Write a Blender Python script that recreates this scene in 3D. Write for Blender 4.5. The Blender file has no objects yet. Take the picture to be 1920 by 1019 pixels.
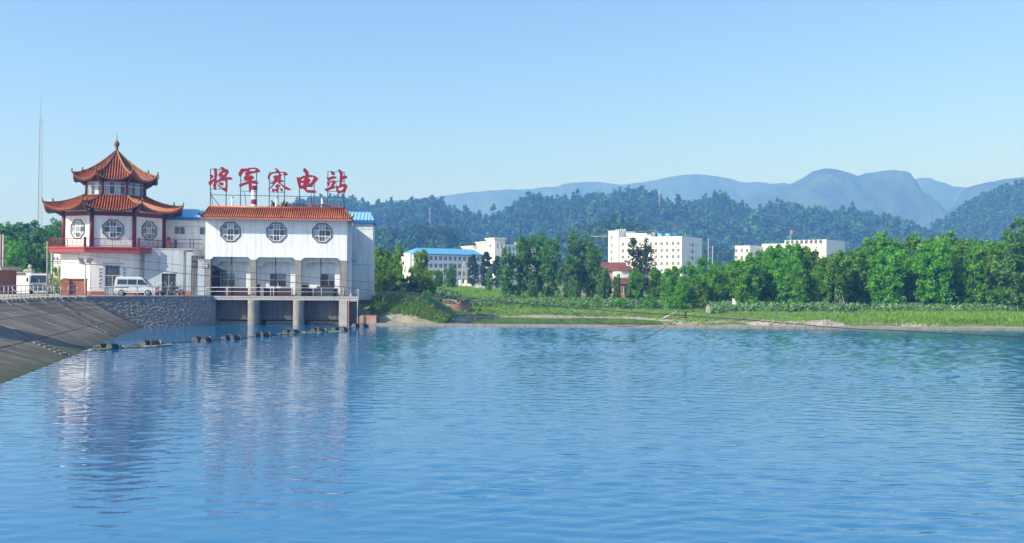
import bpy, bmesh, math, random
import numpy as np
from mathutils import Vector, Matrix

random.seed(7)
SC = bpy.context.scene
COL = SC.collection
PI = math.pi

# ------------------------------------------------------------------ camera, sky, sun, exposure
EYE = Vector((0.0, 0.0, 4.84))
FPX = 1700.0                                   # focal length in pixels of a 1920 px wide frame
ROLL, PITCH = math.radians(.45), math.atan(12.5 / FPX)
FWD = Vector((0, math.cos(PITCH), math.sin(PITCH)))
R0 = Vector((1, 0, 0)); U0 = R0.cross(FWD)
RGT = R0 * math.cos(ROLL) + U0 * math.sin(ROLL)
UPV = U0 * math.cos(ROLL) - R0 * math.sin(ROLL)
cam = bpy.data.cameras.new('camera')
cam.sensor_width = 36.0
cam.lens = 36.0 * FPX / 1920.0
cam.clip_start, cam.clip_end = .5, 20000
camo = bpy.data.objects.new('camera', cam); COL.objects.link(camo)
camo.matrix_world = Matrix(((RGT.x, UPV.x, -FWD.x, EYE.x), (RGT.y, UPV.y, -FWD.y, EYE.y), (RGT.z, UPV.z, -FWD.z, EYE.z), (0, 0, 0, 1)))
SC.camera = camo

SUN_TRAVEL = Vector((1.8, 1.33, -1.45)).normalized()     # the way the sunlight travels
world = bpy.data.worlds.new('World'); SC.world = world; world.use_nodes = True
wn = world.node_tree
sky = wn.nodes.new('ShaderNodeTexSky'); sky.sky_type = 'NISHITA'
sky.sun_disc = False
sky.sun_elevation = math.asin(-SUN_TRAVEL.z)
sky.sun_rotation = math.atan2(-SUN_TRAVEL.x, -SUN_TRAVEL.y) % (2 * PI)
sky.altitude = 0; sky.air_density = 1.0; sky.dust_density = 0.9; sky.ozone_density = 4.8
bg = wn.nodes['Background']; bg.inputs['Strength'].default_value = .133
wn.links.new(sky.outputs[0], bg.inputs['Color'])
sun = bpy.data.lights.new('sun', 'SUN'); sun.energy = 4.0; sun.angle = math.radians(.5); sun.color = (1, .95, .87)
suno = bpy.data.objects.new('sun', sun); COL.objects.link(suno)
suno.rotation_euler = SUN_TRAVEL.to_track_quat('-Z', 'Y').to_euler(); suno.location = (-60, -40, 80)
vs = SC.view_settings
SC.display_settings.display_device = 'sRGB'
vs.view_transform = 'Standard'; vs.look = 'None'; vs.exposure = .68; vs.gamma = 1.0; vs.use_curve_mapping = False
SC.render.engine = 'CYCLES'
cy = SC.cycles
cy.max_bounces = 6; cy.diffuse_bounces = 4; cy.glossy_bounces = 3; cy.transparent_max_bounces = 8; cy.volume_bounces = 3
cy.use_denoising = True; cy.sample_clamp_indirect = 4.0; cy.use_adaptive_sampling = False
try:
    cy.denoiser = 'OPENIMAGEDENOISE'; cy.denoising_input_passes = 'RGB_ALBEDO_NORMAL'; cy.denoising_prefilter = 'ACCURATE'
except Exception:
    pass

# ------------------------------------------------------------------ measuring: a picture point on a real plane
def ray(px, py):
    return FWD * FPX + RGT * (px - 960) + UPV * (509.5 - py)
def at(px, py, Y):
    d = ray(px, py); return EYE + d * (Y / d.y)
def onz(px, py, z):
    d = ray(px, py); return EYE + d * ((z - EYE.z) / d.z)
class Frame:
    def __init__(s, x, y, deg):
        s.o = Vector((x, y, 0)); s.a = math.radians(deg)
        s.ux = Vector((math.cos(s.a), math.sin(s.a), 0)); s.uy = Vector((-math.sin(s.a), math.cos(s.a), 0))
    def hit(s, px, py, yl):
        d = ray(px, py); t = (yl - (EYE - s.o).dot(s.uy)) / d.dot(s.uy)
        p = EYE + d * t - s.o; return p.dot(s.ux), p.z
    def w(s, x, y, z=0):
        p = s.o + s.ux * x + s.uy * y; return Vector((p.x, p.y, z))

# ------------------------------------------------------------------ materials
MATS = {}
def mat(name, col, rough=.75, var=.12, scale=1.5, metal=0.0, bump=0.0, bscale=None, streak=0.0, spec=.4, col2=None, rnd=0.0, coat=0.0):
    if name in MATS: return MATS[name]
    m = bpy.data.materials.new(name); m.use_nodes = True; MATS[name] = m
    nt = m.node_tree; N = nt.nodes; L = nt.links; b = N['Principled BSDF']
    b.inputs['Roughness'].default_value = rough; b.inputs['Metallic'].default_value = metal
    b.inputs['Specular IOR Level'].default_value = spec
    b.inputs['Coat Weight'].default_value = coat
    tc = N.new('ShaderNodeTexCoord')
    no = N.new('ShaderNodeTexNoise'); no.inputs['Scale'].default_value = scale; no.inputs['Detail'].default_value = 6; no.inputs['Roughness'].default_value = .62
    L.new(tc.outputs['Object'], no.inputs['Vector'])
    mr = N.new('ShaderNodeMapRange'); mr.inputs[1].default_value = .3; mr.inputs[2].default_value = .7
    L.new(no.outputs['Fac'], mr.inputs[0])
    mx = N.new('ShaderNodeMix'); mx.data_type = 'RGBA'
    c2 = col2 if col2 else [c * (1 + var) for c in col]
    c1 = col if col2 else [c * (1 - var) for c in col]
    mx.inputs['A'].default_value = (*c1, 1); mx.inputs['B'].default_value = (*c2, 1)
    L.new(mr.outputs[0], mx.inputs['Factor'])
    out = mx.outputs['Result']
    if streak:
        mp = N.new('ShaderNodeMapping'); mp.inputs['Scale'].default_value = (2.2, 2.2, .16)
        L.new(tc.outputs['Object'], mp.inputs['Vector'])
        n2 = N.new('ShaderNodeTexNoise'); n2.inputs['Scale'].default_value = 1.6; n2.inputs['Detail'].default_value = 5
        L.new(mp.outputs[0], n2.inputs['Vector'])
        r2 = N.new('ShaderNodeMapRange'); r2.inputs[1].default_value = .48; r2.inputs[2].default_value = .75; r2.inputs[3].default_value = 0; r2.inputs[4].default_value = streak
        L.new(n2.outputs['Fac'], r2.inputs[0])
        m2 = N.new('ShaderNodeMix'); m2.data_type = 'RGBA'
        L.new(r2.outputs[0], m2.inputs['Factor']); L.new(out, m2.inputs['A']); m2.inputs['B'].default_value = (col[0] * .38, col[1] * .37, col[2] * .34, 1)
        out = m2.outputs['Result']
    if rnd:
        oi = N.new('ShaderNodeObjectInfo'); hs = N.new('ShaderNodeHueSaturation')
        r3 = N.new('ShaderNodeMapRange'); r3.inputs[3].default_value = 1 - rnd; r3.inputs[4].default_value = 1 + rnd
        L.new(oi.outputs['Random'], r3.inputs[0]); L.new(r3.outputs[0], hs.inputs['Value']); L.new(out, hs.inputs['Color']); out = hs.outputs[0]
    L.new(out, b.inputs['Base Color'])
    if bump:
        bp = N.new('ShaderNodeBump'); bp.inputs['Strength'].default_value = bump; bp.inputs['Distance'].default_value = .05
        n4 = N.new('ShaderNodeTexNoise'); n4.inputs['Scale'].default_value = bscale or scale * 6; n4.inputs['Detail'].default_value = 5
        L.new(tc.outputs['Object'], n4.inputs['Vector']); L.new(n4.outputs['Fac'], bp.inputs['Height']); L.new(bp.outputs[0], b.inputs['Normal'])
    return m

def leafmat(name, dark, light, trans=.3, rnd=.12):
    """leaves: colour from each face's own tone attribute, some light through the blade"""
    m = bpy.data.materials.new(name); m.use_nodes = True; nt = m.node_tree; N = nt.nodes; L = nt.links
    b = N['Principled BSDF']; b.inputs['Roughness'].default_value = .6; b.inputs['Specular IOR Level'].default_value = .25
    at_ = N.new('ShaderNodeAttribute'); at_.attribute_name = 'tone'
    mx = N.new('ShaderNodeMix'); mx.data_type = 'RGBA'; mx.inputs['A'].default_value = (*dark, 1); mx.inputs['B'].default_value = (*light, 1)
    L.new(at_.outputs['Fac'], mx.inputs['Factor'])
    oi = N.new('ShaderNodeObjectInfo'); hs = N.new('ShaderNodeHueSaturation')
    r3 = N.new('ShaderNodeMapRange'); r3.inputs[3].default_value = 1 - rnd; r3.inputs[4].default_value = 1 + rnd
    r4 = N.new('ShaderNodeMapRange'); r4.inputs[3].default_value = .488; r4.inputs[4].default_value = .512
    L.new(oi.outputs['Random'], r3.inputs[0]); L.new(r3.outputs[0], hs.inputs['Value'])
    L.new(oi.outputs['Random'], r4.inputs[0]); L.new(r4.outputs[0], hs.inputs['Hue'])
    L.new(mx.outputs['Result'], hs.inputs['Color']); L.new(hs.outputs[0], b.inputs['Base Color'])
    tr = N.new('ShaderNodeBsdfTranslucent'); L.new(hs.outputs[0], tr.inputs['Color'])
    ms = N.new('ShaderNodeMixShader'); ms.inputs[0].default_value = trans
    L.new(b.outputs[0], ms.inputs[1]); L.new(tr.outputs[0], ms.inputs[2])
    L.new(ms.outputs[0], N['Material Output'].inputs['Surface'])
    MATS[name] = m
    return m

WHITE = mat('white_render', (.79, .785, .765), .85, .05, .8, streak=.42, bump=.15, bscale=9)
WHITE2 = mat('white_render_aged', (.73, .735, .73), .85, .07, .6, streak=.45, bump=.2, bscale=9)
GREYW = mat('shaded_grey_render', (.42, .47, .52), .85, .10, .7, streak=.4, bump=.2)  # blue-grey takes in the shade lying on these walls
CREAM = mat('cream_render', (.55, .5, .4), .85, .08)
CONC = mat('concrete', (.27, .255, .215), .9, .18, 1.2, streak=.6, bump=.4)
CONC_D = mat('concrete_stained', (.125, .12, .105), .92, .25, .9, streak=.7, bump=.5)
CONC_L = mat('concrete_pale', (.42, .40, .36), .9, .14, 1.1, streak=.3, bump=.3)
SLABJ = mat('slab_joint', (.07, .07, .06), .95, .2)
STONE = mat('rubble_stone', (.25, .24, .225), .9, .3, 3.0, bump=.5, bscale=12)
MORTAR = mat('mortar', (.20, .195, .185), .95, .2)
RED = mat('dark_red_paint', (.16, .028, .024), .55, .14, 2.0)
REDF = mat('red_fascia_paint', (.33, .055, .05), .6, .14, 1.2, streak=.3)
PLINTH = mat('red_plinth', (.42, .13, .08), .8, .15)
TILE = mat('glazed_tile', (.40, .11, .018), .38, .42, .9, spec=.5, streak=.35)
TILE_P = mat('tile_trough_shade', (.11, .02, .01), .5, .25, 2.0)  # darkened for the shade in the troughs between tile rows
TILE_D = mat('hip_tile', (.17, .085, .035), .5, .25, 2.5)
TILE_Y = mat('hip_tile_yellow', (.30, .17, .06), .5, .2, 2.5)
BLUE = mat('blue_sheet_roof', (.12, .40, .66), .45, .08, .8)
BLUE_D = mat('blue_trim', (.02, .16, .42), .5, .08)
BLUE_P = mat('pale_blue_sheet', (.26, .55, .72), .45, .08, .8)
CYAN = mat('cyan_stripe', (.30, .60, .66), .7, .1)
GLASS = mat('window_glass', (.035, .05, .065), .06, .2, 1.0, spec=.6, rnd=.35)
GLASS_C = mat('curtained_glass', (.30, .36, .42), .12, .25, 1.3, spec=.6, rnd=.35)
FRAMEW = mat('white_window_frame', (.70, .72, .74), .5, .05)
FRAMED = mat('dark_window_surround', (.09, .085, .09), .6, .1)
STEEL_D = mat('dark_steel', (.035, .045, .055), .5, .2, spec=.4)
STEEL_G = mat('galvanised_steel', (.45, .47, .47), .5, .12, 4, metal=.3)
STEEL_W = mat('white_painted_steel', (.48, .48, .46), .55, .1, 4)
BLACK = mat('black_rubber', (.02, .02, .022), .7, .2)
BROWN_D = mat('dark_brown_paint', (.045, .022, .022), .7, .2)
SIGNRED = mat('sign_red', (.27, .006, .013), .45, .1, 3.0)
ORANGE = mat('rusty_orange', (.45, .19, .06), .8, .3, 3.0)
BRICK = mat('orange_brick', (.40, .15, .07), .9, .25, 3.0, bump=.3)
BRICK_D = mat('brown_brick', (.22, .10, .06), .9, .25, 3.0, bump=.3)
TEAL = mat('teal_paint', (.12, .36, .38), .6, .1)
ASPH = mat('road_concrete', (.42, .38, .33), .92, .14, .4, bump=.3)
BARK = mat('pale_bark', (.34, .31, .26), .9, .25, 3.0, bump=.3)
BARK_D = mat('brown_bark', (.13, .10, .075), .9, .25, 3.0, bump=.3)
GRAVEL = mat('gravel', (.30, .25, .20), .95, .3, .9, bump=1.0, bscale=3, col2=(.44, .39, .33))
ROCKM = mat('pale_rock', (.36, .33, .29), .95, .2, 1.2, bump=.6)

# ------------------------------------------------------------------ building blocks
ZB = {}
def tag(o, label=None, cat=None, group=None, kind=None):
    if label: o['label'] = label
    if cat: o['category'] = cat
    if group: o['group'] = group
    if kind: o['kind'] = kind
    return o
def thing(name, label, cat, loc=(0, 0, 0), rot=0.0, group=None):
    o = bpy.data.objects.new(name, None); COL.objects.link(o)
    o.empty_display_size = .3
    o.location = loc; o.rotation_euler = (0, 0, rot)
    return tag(o, label, cat, group)
def link(name, me, parent=None):
    o = bpy.data.objects.new(name, me); COL.objects.link(o)
    if parent is not None: o.parent = parent
    return o

class MB:
    """collects shapes; build() links them as one mesh object"""
    def __init__(s, dz=0.0): s.v = []; s.f = []; s.m = []; s.dz = dz
    def add(s, vs_, fs, mi=0):
        n = len(s.v); s.v += [(p[0], p[1], p[2] + s.dz) for p in vs_]
        s.f += [tuple(i + n for i in f) for f in fs]; s.m += [mi] * len(fs); return s
    def box(s, x0, x1, y0, y1, z0, z1, mi=0):
        return s.add([(x0, y0, z0), (x1, y0, z0), (x1, y1, z0), (x0, y1, z0), (x0, y0, z1), (x1, y0, z1), (x1, y1, z1), (x0, y1, z1)],
                     [(0, 3, 2, 1), (4, 5, 6, 7), (0, 1, 5, 4), (1, 2, 6, 5), (2, 3, 7, 6), (3, 0, 4, 7)], mi)
    def prism(s, poly, a, b, axis='z', mi=0):
        n = len(poly)
        def P(p, t): return (p[0], p[1], t) if axis == 'z' else ((p[0], t, p[1]) if axis == 'y' else (t, p[0], p[1]))
        vv = [P(p, a) for p in poly] + [P(p, b) for p in poly]
        return s.add(vv, [tuple(range(n))[::-1], tuple(range(n, 2 * n))] + [(i, (i + 1) % n, n + (i + 1) % n, n + i) for i in range(n)], mi)
    def tube(s, pts, r, n=6, mi=0, caps=True, squash=1.0):
        pts = [Vector(p) for p in pts]; k = len(pts); rr = r if isinstance(r, (list, tuple)) else [r] * k
        vv = []
        for i, p in enumerate(pts):
            d = (pts[min(i + 1, k - 1)] - pts[max(i - 1, 0)])
            d = d.normalized() if d.length > 1e-9 else Vector((0, 0, 1))
            a = d.cross(Vector((0, 0, 1)))
            if a.length < 1e-3: a = Vector((1, 0, 0))
            a.normalize(); b = a.cross(d)
            for j in range(n):
                t = 2 * PI * j / n + PI / n
                vv.append(p + a * (rr[i] * math.cos(t)) + b * (rr[i] * squash * math.sin(t)))
        ff = [(i * n + j, i * n + (j + 1) % n, (i + 1) * n + (j + 1) % n, (i + 1) * n + j) for i in range(k - 1) for j in range(n)]
        if caps: ff += [tuple(range(n)), tuple(range((k - 1) * n, k * n))[::-1]]
        return s.add(vv, ff, mi)
    def bar(s, a, b, w, mi=0): return s.tube([a, b], w * .7071, 4, mi)
    def lathe(s, prof, n=12, c=(0, 0, 0), axis='z', mi=0):
        vv = []
        for (r, h) in prof:
            for j in range(n):
                t = 2 * PI * j / n
                x, y = r * math.cos(t), r * math.sin(t)
                p = (x, y, h) if axis == 'z' else ((x, h, y) if axis == 'y' else (h, x, y))
                vv.append((c[0] + p[0], c[1] + p[1], c[2] + p[2]))
        k = len(prof)
        ff = [(i * n + j, i * n + (j + 1) % n, (i + 1) * n + (j + 1) % n, (i + 1) * n + j) for i in range(k - 1) for j in range(n)]
        ff += [tuple(range(n))[::-1], tuple(range((k - 1) * n, k * n))]
        return s.add(vv, ff, mi)
    def quad(s, a, b, c, d, mi=0): return s.add([a, b, c, d], [(0, 1, 2, 3)], mi)
    def mesh(s, name, mats, smooth=False):
        me = bpy.data.meshes.new(name); me.from_pydata([tuple(p) for p in s.v], [], s.f)
        for m in (mats if isinstance(mats, (list, tuple)) else [mats]): me.materials.append(m)
        me.polygons.foreach_set('material_index', s.m)
        bm = bmesh.new(); bm.from_mesh(me); bmesh.ops.recalc_face_normals(bm, faces=bm.faces); bm.to_mesh(me); bm.free()
        if smooth: me.polygons.foreach_set('use_smooth', [True] * len(me.polygons))
        me.update(); return me
    def build(s, name, mats, parent=None, smooth=False, kind=None):
        o = link(name, s.mesh(name, mats, smooth), parent)
        if kind: o['kind'] = kind
        return o

def np_mesh(name, verts, quads, mats, tone=None, mi=None, smooth=False):
    me = bpy.data.meshes.new(name); nv, nf = len(verts), len(quads); k = quads.shape[1]
    me.vertices.add(nv); me.vertices.foreach_set('co', np.asarray(verts, np.float32).ravel())
    me.loops.add(nf * k); me.loops.foreach_set('vertex_index', np.asarray(quads, np.int32).ravel())
    me.polygons.add(nf); me.polygons.foreach_set('loop_start', np.arange(0, nf * k, k, dtype=np.int32)); me.polygons.foreach_set('loop_total', np.full(nf, k, np.int32))
    for m in (mats if isinstance(mats, (list, tuple)) else [mats]): me.materials.append(m)
    if mi is not None: me.polygons.foreach_set('material_index', np.asarray(mi, np.int32))
    if smooth: me.polygons.foreach_set('use_smooth', np.ones(nf, bool))
    if tone is not None:
        a = me.attributes.new('tone', 'FLOAT', 'FACE'); a.data.foreach_set('value', np.asarray(tone, np.float32))
    me.update(calc_edges=True); me.validate(); return me

def flat_shape(name, outer, holes, y0, y1, m, parent=None, dz=0.0, mats_extra=()):
    """a sheet in the xz plane with real holes, from y0 to y1 (y0 < y1)"""
    cu = bpy.data.curves.new('outline', 'CURVE'); cu.dimensions = '2D'; cu.fill_mode = 'BOTH'; cu.extrude = (y1 - y0) / 2
    for poly in [outer] + list(holes):
        sp = cu.splines.new('POLY'); sp.points.add(len(poly) - 1)
        for p, q in zip(sp.points, poly): p.co = (q[0], q[1], 0, 1)
        sp.use_cyclic_u = True
    co = bpy.data.objects.new('outline', cu)
    me = bpy.data.meshes.new_from_object(co); me.name = name
    bpy.data.objects.remove(co); bpy.data.curves.remove(cu)
    co_ = np.empty(len(me.vertices) * 3, np.float32); me.vertices.foreach_get('co', co_); co_ = co_.reshape(-1, 3)
    new = np.stack([co_[:, 0], (y0 + y1) / 2 - co_[:, 2], co_[:, 1] + dz], 1)
    me.vertices.foreach_set('co', new.ravel())
    me.materials.clear(); me.materials.append(m)
    bm = bmesh.new(); bm.from_mesh(me); bmesh.ops.remove_doubles(bm, verts=bm.verts, dist=1e-4); bmesh.ops.recalc_face_normals(bm, faces=bm.faces); bm.to_mesh(me); bm.free()
    me.update()
    return link(name, me, parent) if name else me

def smooth_poly(poly, it=1):
    for _ in range(it):
        out = []
        for i in range(len(poly)):
            a, b = poly[i], poly[(i + 1) % len(poly)]
            out += [(.85 * a[0] + .15 * b[0], .85 * a[1] + .15 * b[1]), (.15 * a[0] + .85 * b[0], .15 * a[1] + .85 * b[1])]
        poly = out
    return poly

def fatten(poly, d):
    """move an outline outwards by d (inwards when d is negative)"""
    n = len(poly); area = sum(poly[i][0] * poly[(i + 1) % n][1] - poly[(i + 1) % n][0] * poly[i][1] for i in range(n)); sg = 1 if area > 0 else -1; out = []
    for i in range(n):
        p, q = poly[i - 1], poly[(i + 1) % n]; dx, dy = q[0] - p[0], q[1] - p[1]; l = math.hypot(dx, dy) or 1
        out.append((poly[i][0] + sg * dy / l * d, poly[i][1] - sg * dx / l * d))
    return out

def octagon(cx, cz, half, sq=1.0):
    k = half * math.tan(PI / 8)
    return [(cx + x, cz + z * sq) for x, z in ((-half, -k), (-k, -half), (k, -half), (half, -k), (half, k), (k, half), (-k, half), (-half, k))]

def copy_tree(o, parent=None):
    c = o.copy(); COL.objects.link(c); c.parent = parent
    for ch in o.children: copy_tree(ch, c)
    return c

def fnoise(x, y, seed=0, octaves=4):
    """smooth value noise, numpy"""
    x = np.asarray(x, float); y = np.asarray(y, float); tot = np.zeros(np.broadcast(x, y).shape); amp = 1.0; norm = 0
    for o in range(octaves):
        f = 2.0 ** o; X = x * f + 17.3 * o + seed * 3.1; Y = y * f - 9.7 * o + seed * 7.7
        xi, yi = np.floor(X), np.floor(Y); fx, fy = X - xi, Y - yi
        fx = fx * fx * (3 - 2 * fx); fy = fy * fy * (3 - 2 * fy)
        def h(a, b):
            v = np.sin(a * 127.1 + b * 311.7 + seed * 13.7) * 43758.5453; return v - np.floor(v)
        n = (h(xi, yi) * (1 - fx) + h(xi + 1, yi) * fx) * (1 - fy) + (h(xi, yi + 1) * (1 - fx) + h(xi + 1, yi + 1) * fx) * fy
        tot = tot + amp * (n - .5); norm += amp; amp *= .5
    return tot / norm * 2

def sstep(a, b, x):
    t = np.clip((np.asarray(x, float) - a) / (b - a), 0, 1); return t * t * (3 - 2 * t)

# scatter for what nobody could count: points carrying instances
def scatter(name, pts, scl, rz, idx, sources, coll_name):
    cl = bpy.data.collections.get(coll_name)
    if cl is None:
        cl = bpy.data.collections.new(coll_name)
        for s_ in sources: cl.objects.link(s_)
    me = bpy.data.meshes.new(name); n = len(pts)
    me.vertices.add(n); me.vertices.foreach_set('co', np.asarray(pts, np.float32).ravel())
    for nm, tp, da in (('scl', 'FLOAT', scl), ('rz', 'FLOAT', rz), ('idx', 'INT', idx)):
        a = me.attributes.new(nm, tp, 'POINT'); a.data.foreach_set('value', np.asarray(da, np.float32 if tp == 'FLOAT' else np.int32))
    o = link(name, me)
    ng = bpy.data.node_groups.new(name + '_scatter', 'GeometryNodeTree')
    ng.interface.new_socket('Geometry', in_out='INPUT', socket_type='NodeSocketGeometry'); ng.interface.new_socket('Geometry', in_out='OUTPUT', socket_type='NodeSocketGeometry')
    N = ng.nodes; L = ng.links
    gi, go = N.new('NodeGroupInput'), N.new('NodeGroupOutput')
    ip = N.new('GeometryNodeInstanceOnPoints'); ci = N.new('GeometryNodeCollectionInfo')
    ci.inputs['Collection'].default_value = cl; ci.inputs['Separate Children'].default_value = True; ci.inputs['Reset Children'].default_value = True
    def attr(nm, tp):
        a = N.new('GeometryNodeInputNamedAttribute'); a.data_type = tp; a.inputs['Name'].default_value = nm; return a.outputs[0]
    cx = N.new('ShaderNodeCombineXYZ'); L.new(attr('rz', 'FLOAT'), cx.inputs[2])
    L.new(gi.outputs[0], ip.inputs['Points']); L.new(ci.outputs[0], ip.inputs['Instance']); ip.inputs['Pick Instance'].default_value = True
    L.new(attr('idx', 'INT'), ip.inputs['Instance Index']); L.new(cx.outputs[0], ip.inputs['Rotation']); L.new(attr('scl', 'FLOAT'), ip.inputs['Scale'])
    L.new(ip.outputs[0], go.inputs[0])
    md = o.modifiers.new('scatter', 'NODES'); md.node_group = ng
    o['kind'] = 'stuff'
    return o

# windows: frame, bars and every pane a piece of its own; local plane y (outside is -y)
def rect_window(parent, x0, x1, z0, z1, y, nx=2, nz=1, frame=FRAMEW, glass=GLASS, fw=.06, dz=0.0, name='window', lattice=None):
    """a framed opening set in the wall face at y; panes 4 cm behind the frame's face"""
    mb = MB(dz); e = .035
    mb.box(x0, x0 + fw, y - e, y + .03, z0, z1); mb.box(x1 - fw, x1, y - e, y + .03, z0, z1)
    mb.box(x0 + fw, x1 - fw, y - e, y + .03, z0, z0 + fw); mb.box(x0 + fw, x1 - fw, y - e, y + .03, z1 - fw, z1)
    for i in range(1, nx):
        x = x0 + (x1 - x0) * i / nx; mb.box(x - fw * .4, x + fw * .4, y - e + .004, y + .03, z0 + fw, z1 - fw)
    for j in range(1, nz):
        z = z0 + (z1 - z0) * j / nz; mb.box(x0 + fw, x1 - fw, y - e + .007, y + .03, z - fw * .4, z + fw * .4)
    w = mb.build(name, frame, parent)
    for i in range(nx):
        for j in range(nz):
            a0 = x0 + (x1 - x0) * i / nx + fw * .42; a1 = x0 + (x1 - x0) * (i + 1) / nx - fw * .42
            b0 = z0 + (z1 - z0) * j / nz + fw * .42; b1 = z0 + (z1 - z0) * (j + 1) / nz - fw * .42
            g = glass[(i + j) % len(glass)] if isinstance(glass, (list, tuple)) else glass
            MB(dz).box(a0, a1, y - .008, y + .01, b0, b1).build('pane', g, w)
    return w

def oct_window(parent, cx, cz, half, y, dz=0.0, glass=GLASS):
    """octagonal window in a real octagonal hole: dark surround, white muntins, nine panes"""
    w = flat_shape('window', octagon(cx, cz, half + .09), [octagon(cx, cz, half - .02)], y - .06, y + .12, FRAMED, parent, dz)
    flat_shape('frame', octagon(cx, cz, half - .021), [octagon(cx, cz, half - .09)], y + .0, y + .1, FRAMEW, w, dz)
    k = half * .34; mb = MB(dz)
    for s in (-1, 1):
        mb.box(cx + s * k - .035, cx + s * k + .035, y + .02, y + .09, cz - half + .08, cz + half - .08)
        for a, b in ((-half + .08, -k - .035), (-k + .035, k - .035), (k + .035, half - .08)):
            mb.box(cx + a, cx + b, y + .024, y + .086, cz + s * k - .035, cz + s * k + .035)
    for d in (0,):
        mb.box(cx - .014, cx + .014, y + .03, y + .08, cz - half + .09, cz - k - .036)
        mb.box(cx - .014, cx + .014, y + .03, y + .08, cz - k + .036, cz + k - .036)
        mb.box(cx - .014, cx + .014, y + .03, y + .08, cz + k + .036, cz + half - .09)
    mb.build('muntin', FRAMEW, w)
    o = half - .09; q = o * math.tan(PI / 8); e = .03
    cells = {}
    for i, (a0, a1) in enumerate(((-o, -k), (-k, k), (k, o))):
        for j, (b0, b1) in enumerate(((-o, -k), (-k, k), (k, o))):
            if i != 1 and j != 1:
                sx = -1 if i == 0 else 1; sz = -1 if j == 0 else 1
                poly = [(sx * k, sz * k), (sx * o, sz * k), (sx * o, sz * q), (sx * q, sz * o), (sx * k, sz * o)] if q > k else [(sx * k, sz * k), (sx * (o + q - k), sz * k), (sx * k, sz * (o + q - k))]
            else: poly = [(a0, b0), (a1, b0), (a1, b1), (a0, b1)]
            g = glass[(i * 2 + j) % len(glass)] if isinstance(glass, (list, tuple)) else glass
            MB(dz).prism([(cx + p[0], cz + p[1]) for p in poly], y + .055, y + .065, 'y').build('pane', g, w)
    return w
# ================================================================== SETTING
# ---- water
def water_mat(name, deep, amp, calm=False):
    m = bpy.data.materials.new(name); m.use_nodes = True; nt = m.node_tree; N = nt.nodes; L = nt.links; b = N['Principled BSDF']
    b.inputs['Base Color'].default_value = (*deep, 1); b.inputs['Roughness'].default_value = .04; b.inputs['IOR'].default_value = 1.333 if calm else 2.3; b.inputs['Specular Tint'].default_value = (.93, .98, 1, 1)
    b.inputs['Specular IOR Level'].default_value = .5
    tc = N.new('ShaderNodeTexCoord')
    def wave(scale, sx, sy, detail, rot):
        mp = N.new('ShaderNodeMapping'); mp.inputs['Scale'].default_value = (sx, sy, 1); mp.inputs['Rotation'].default_value = (0, 0, rot)
        L.new(tc.outputs['Object'], mp.inputs['Vector'])
        n = N.new('ShaderNodeTexNoise'); n.inputs['Scale'].default_value = scale; n.inputs['Detail'].default_value = detail; n.inputs['Roughness'].default_value = .55; n.inputs['Distortion'].default_value = .4
        L.new(mp.outputs[0], n.inputs['Vector']); return n.outputs['Fac']
    def math_(op, a, bb):
        n = N.new('ShaderNodeMath'); n.operation = op
        for i, q in enumerate((a, bb)):
            if isinstance(q, (int, float)): n.inputs[i].default_value = q
            else: L.new(q, n.inputs[i])
        return n.outputs[0]
    w0 = wave(.35, .6, 1.0, 2, .2); w1 = wave(1.6, .34, 1.0, 2.0, .10); w2 = wave(4.4, .42, 1.0, 2.5, -.12); w3 = wave(.06, .7, 1.6, 4, .3)
    patch = N.new('ShaderNodeMapRange'); patch.inputs[1].default_value = .35; patch.inputs[2].default_value = .65; patch.inputs[3].default_value = .5; patch.inputs[4].default_value = 1.3
    L.new(w3, patch.inputs[0])
    sep = N.new('ShaderNodeSeparateXYZ'); L.new(tc.outputs['Object'], sep.inputs[0])
    far = N.new('ShaderNodeMapRange'); far.inputs[1].default_value = 18; far.inputs[2].default_value = 75; far.inputs[3].default_value = .75; far.inputs[4].default_value = 1.0   # open reach ruffled more than the sheltered near water
    L.new(sep.outputs[1], far.inputs[0])
    h = math_('ADD', math_('MULTIPLY', w1, .006), math_('MULTIPLY', w2, .007))
    lee = N.new('ShaderNodeMapRange'); lee.interpolation_type = 'SMOOTHSTEP'; lee.inputs[1].default_value = -20; lee.inputs[2].default_value = 4; lee.inputs[3].default_value = .8; lee.inputs[4].default_value = 2.4   # sheltered beside the buildings, ruffled on the open right
    L.new(sep.outputs[0], lee.inputs[0])
    h = math_('MULTIPLY', math_('MULTIPLY', h, patch.outputs[0]), math_('MULTIPLY', far.outputs[0], lee.outputs[0]))
    bp = N.new('ShaderNodeBump'); bp.inputs['Strength'].default_value = 1.0; bp.inputs['Distance'].default_value = amp
    L.new(h, bp.inputs['Height']); L.new(bp.outputs[0], b.inputs['Normal'])
    return m
WATER = water_mat('reservoir_water', (.011, .14, .285), 1.0)
POOLM = water_mat('still_pool_water', (.03, .045, .03), .12, True)
def pool_poly():
    return [(-9, 91.95), (19.5, 91.95), (20, 98), (17, 107), (13, 114), (8, 117), (2, 118.5), (-4, 117), (-8, 110), (-10, 100)]
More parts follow.
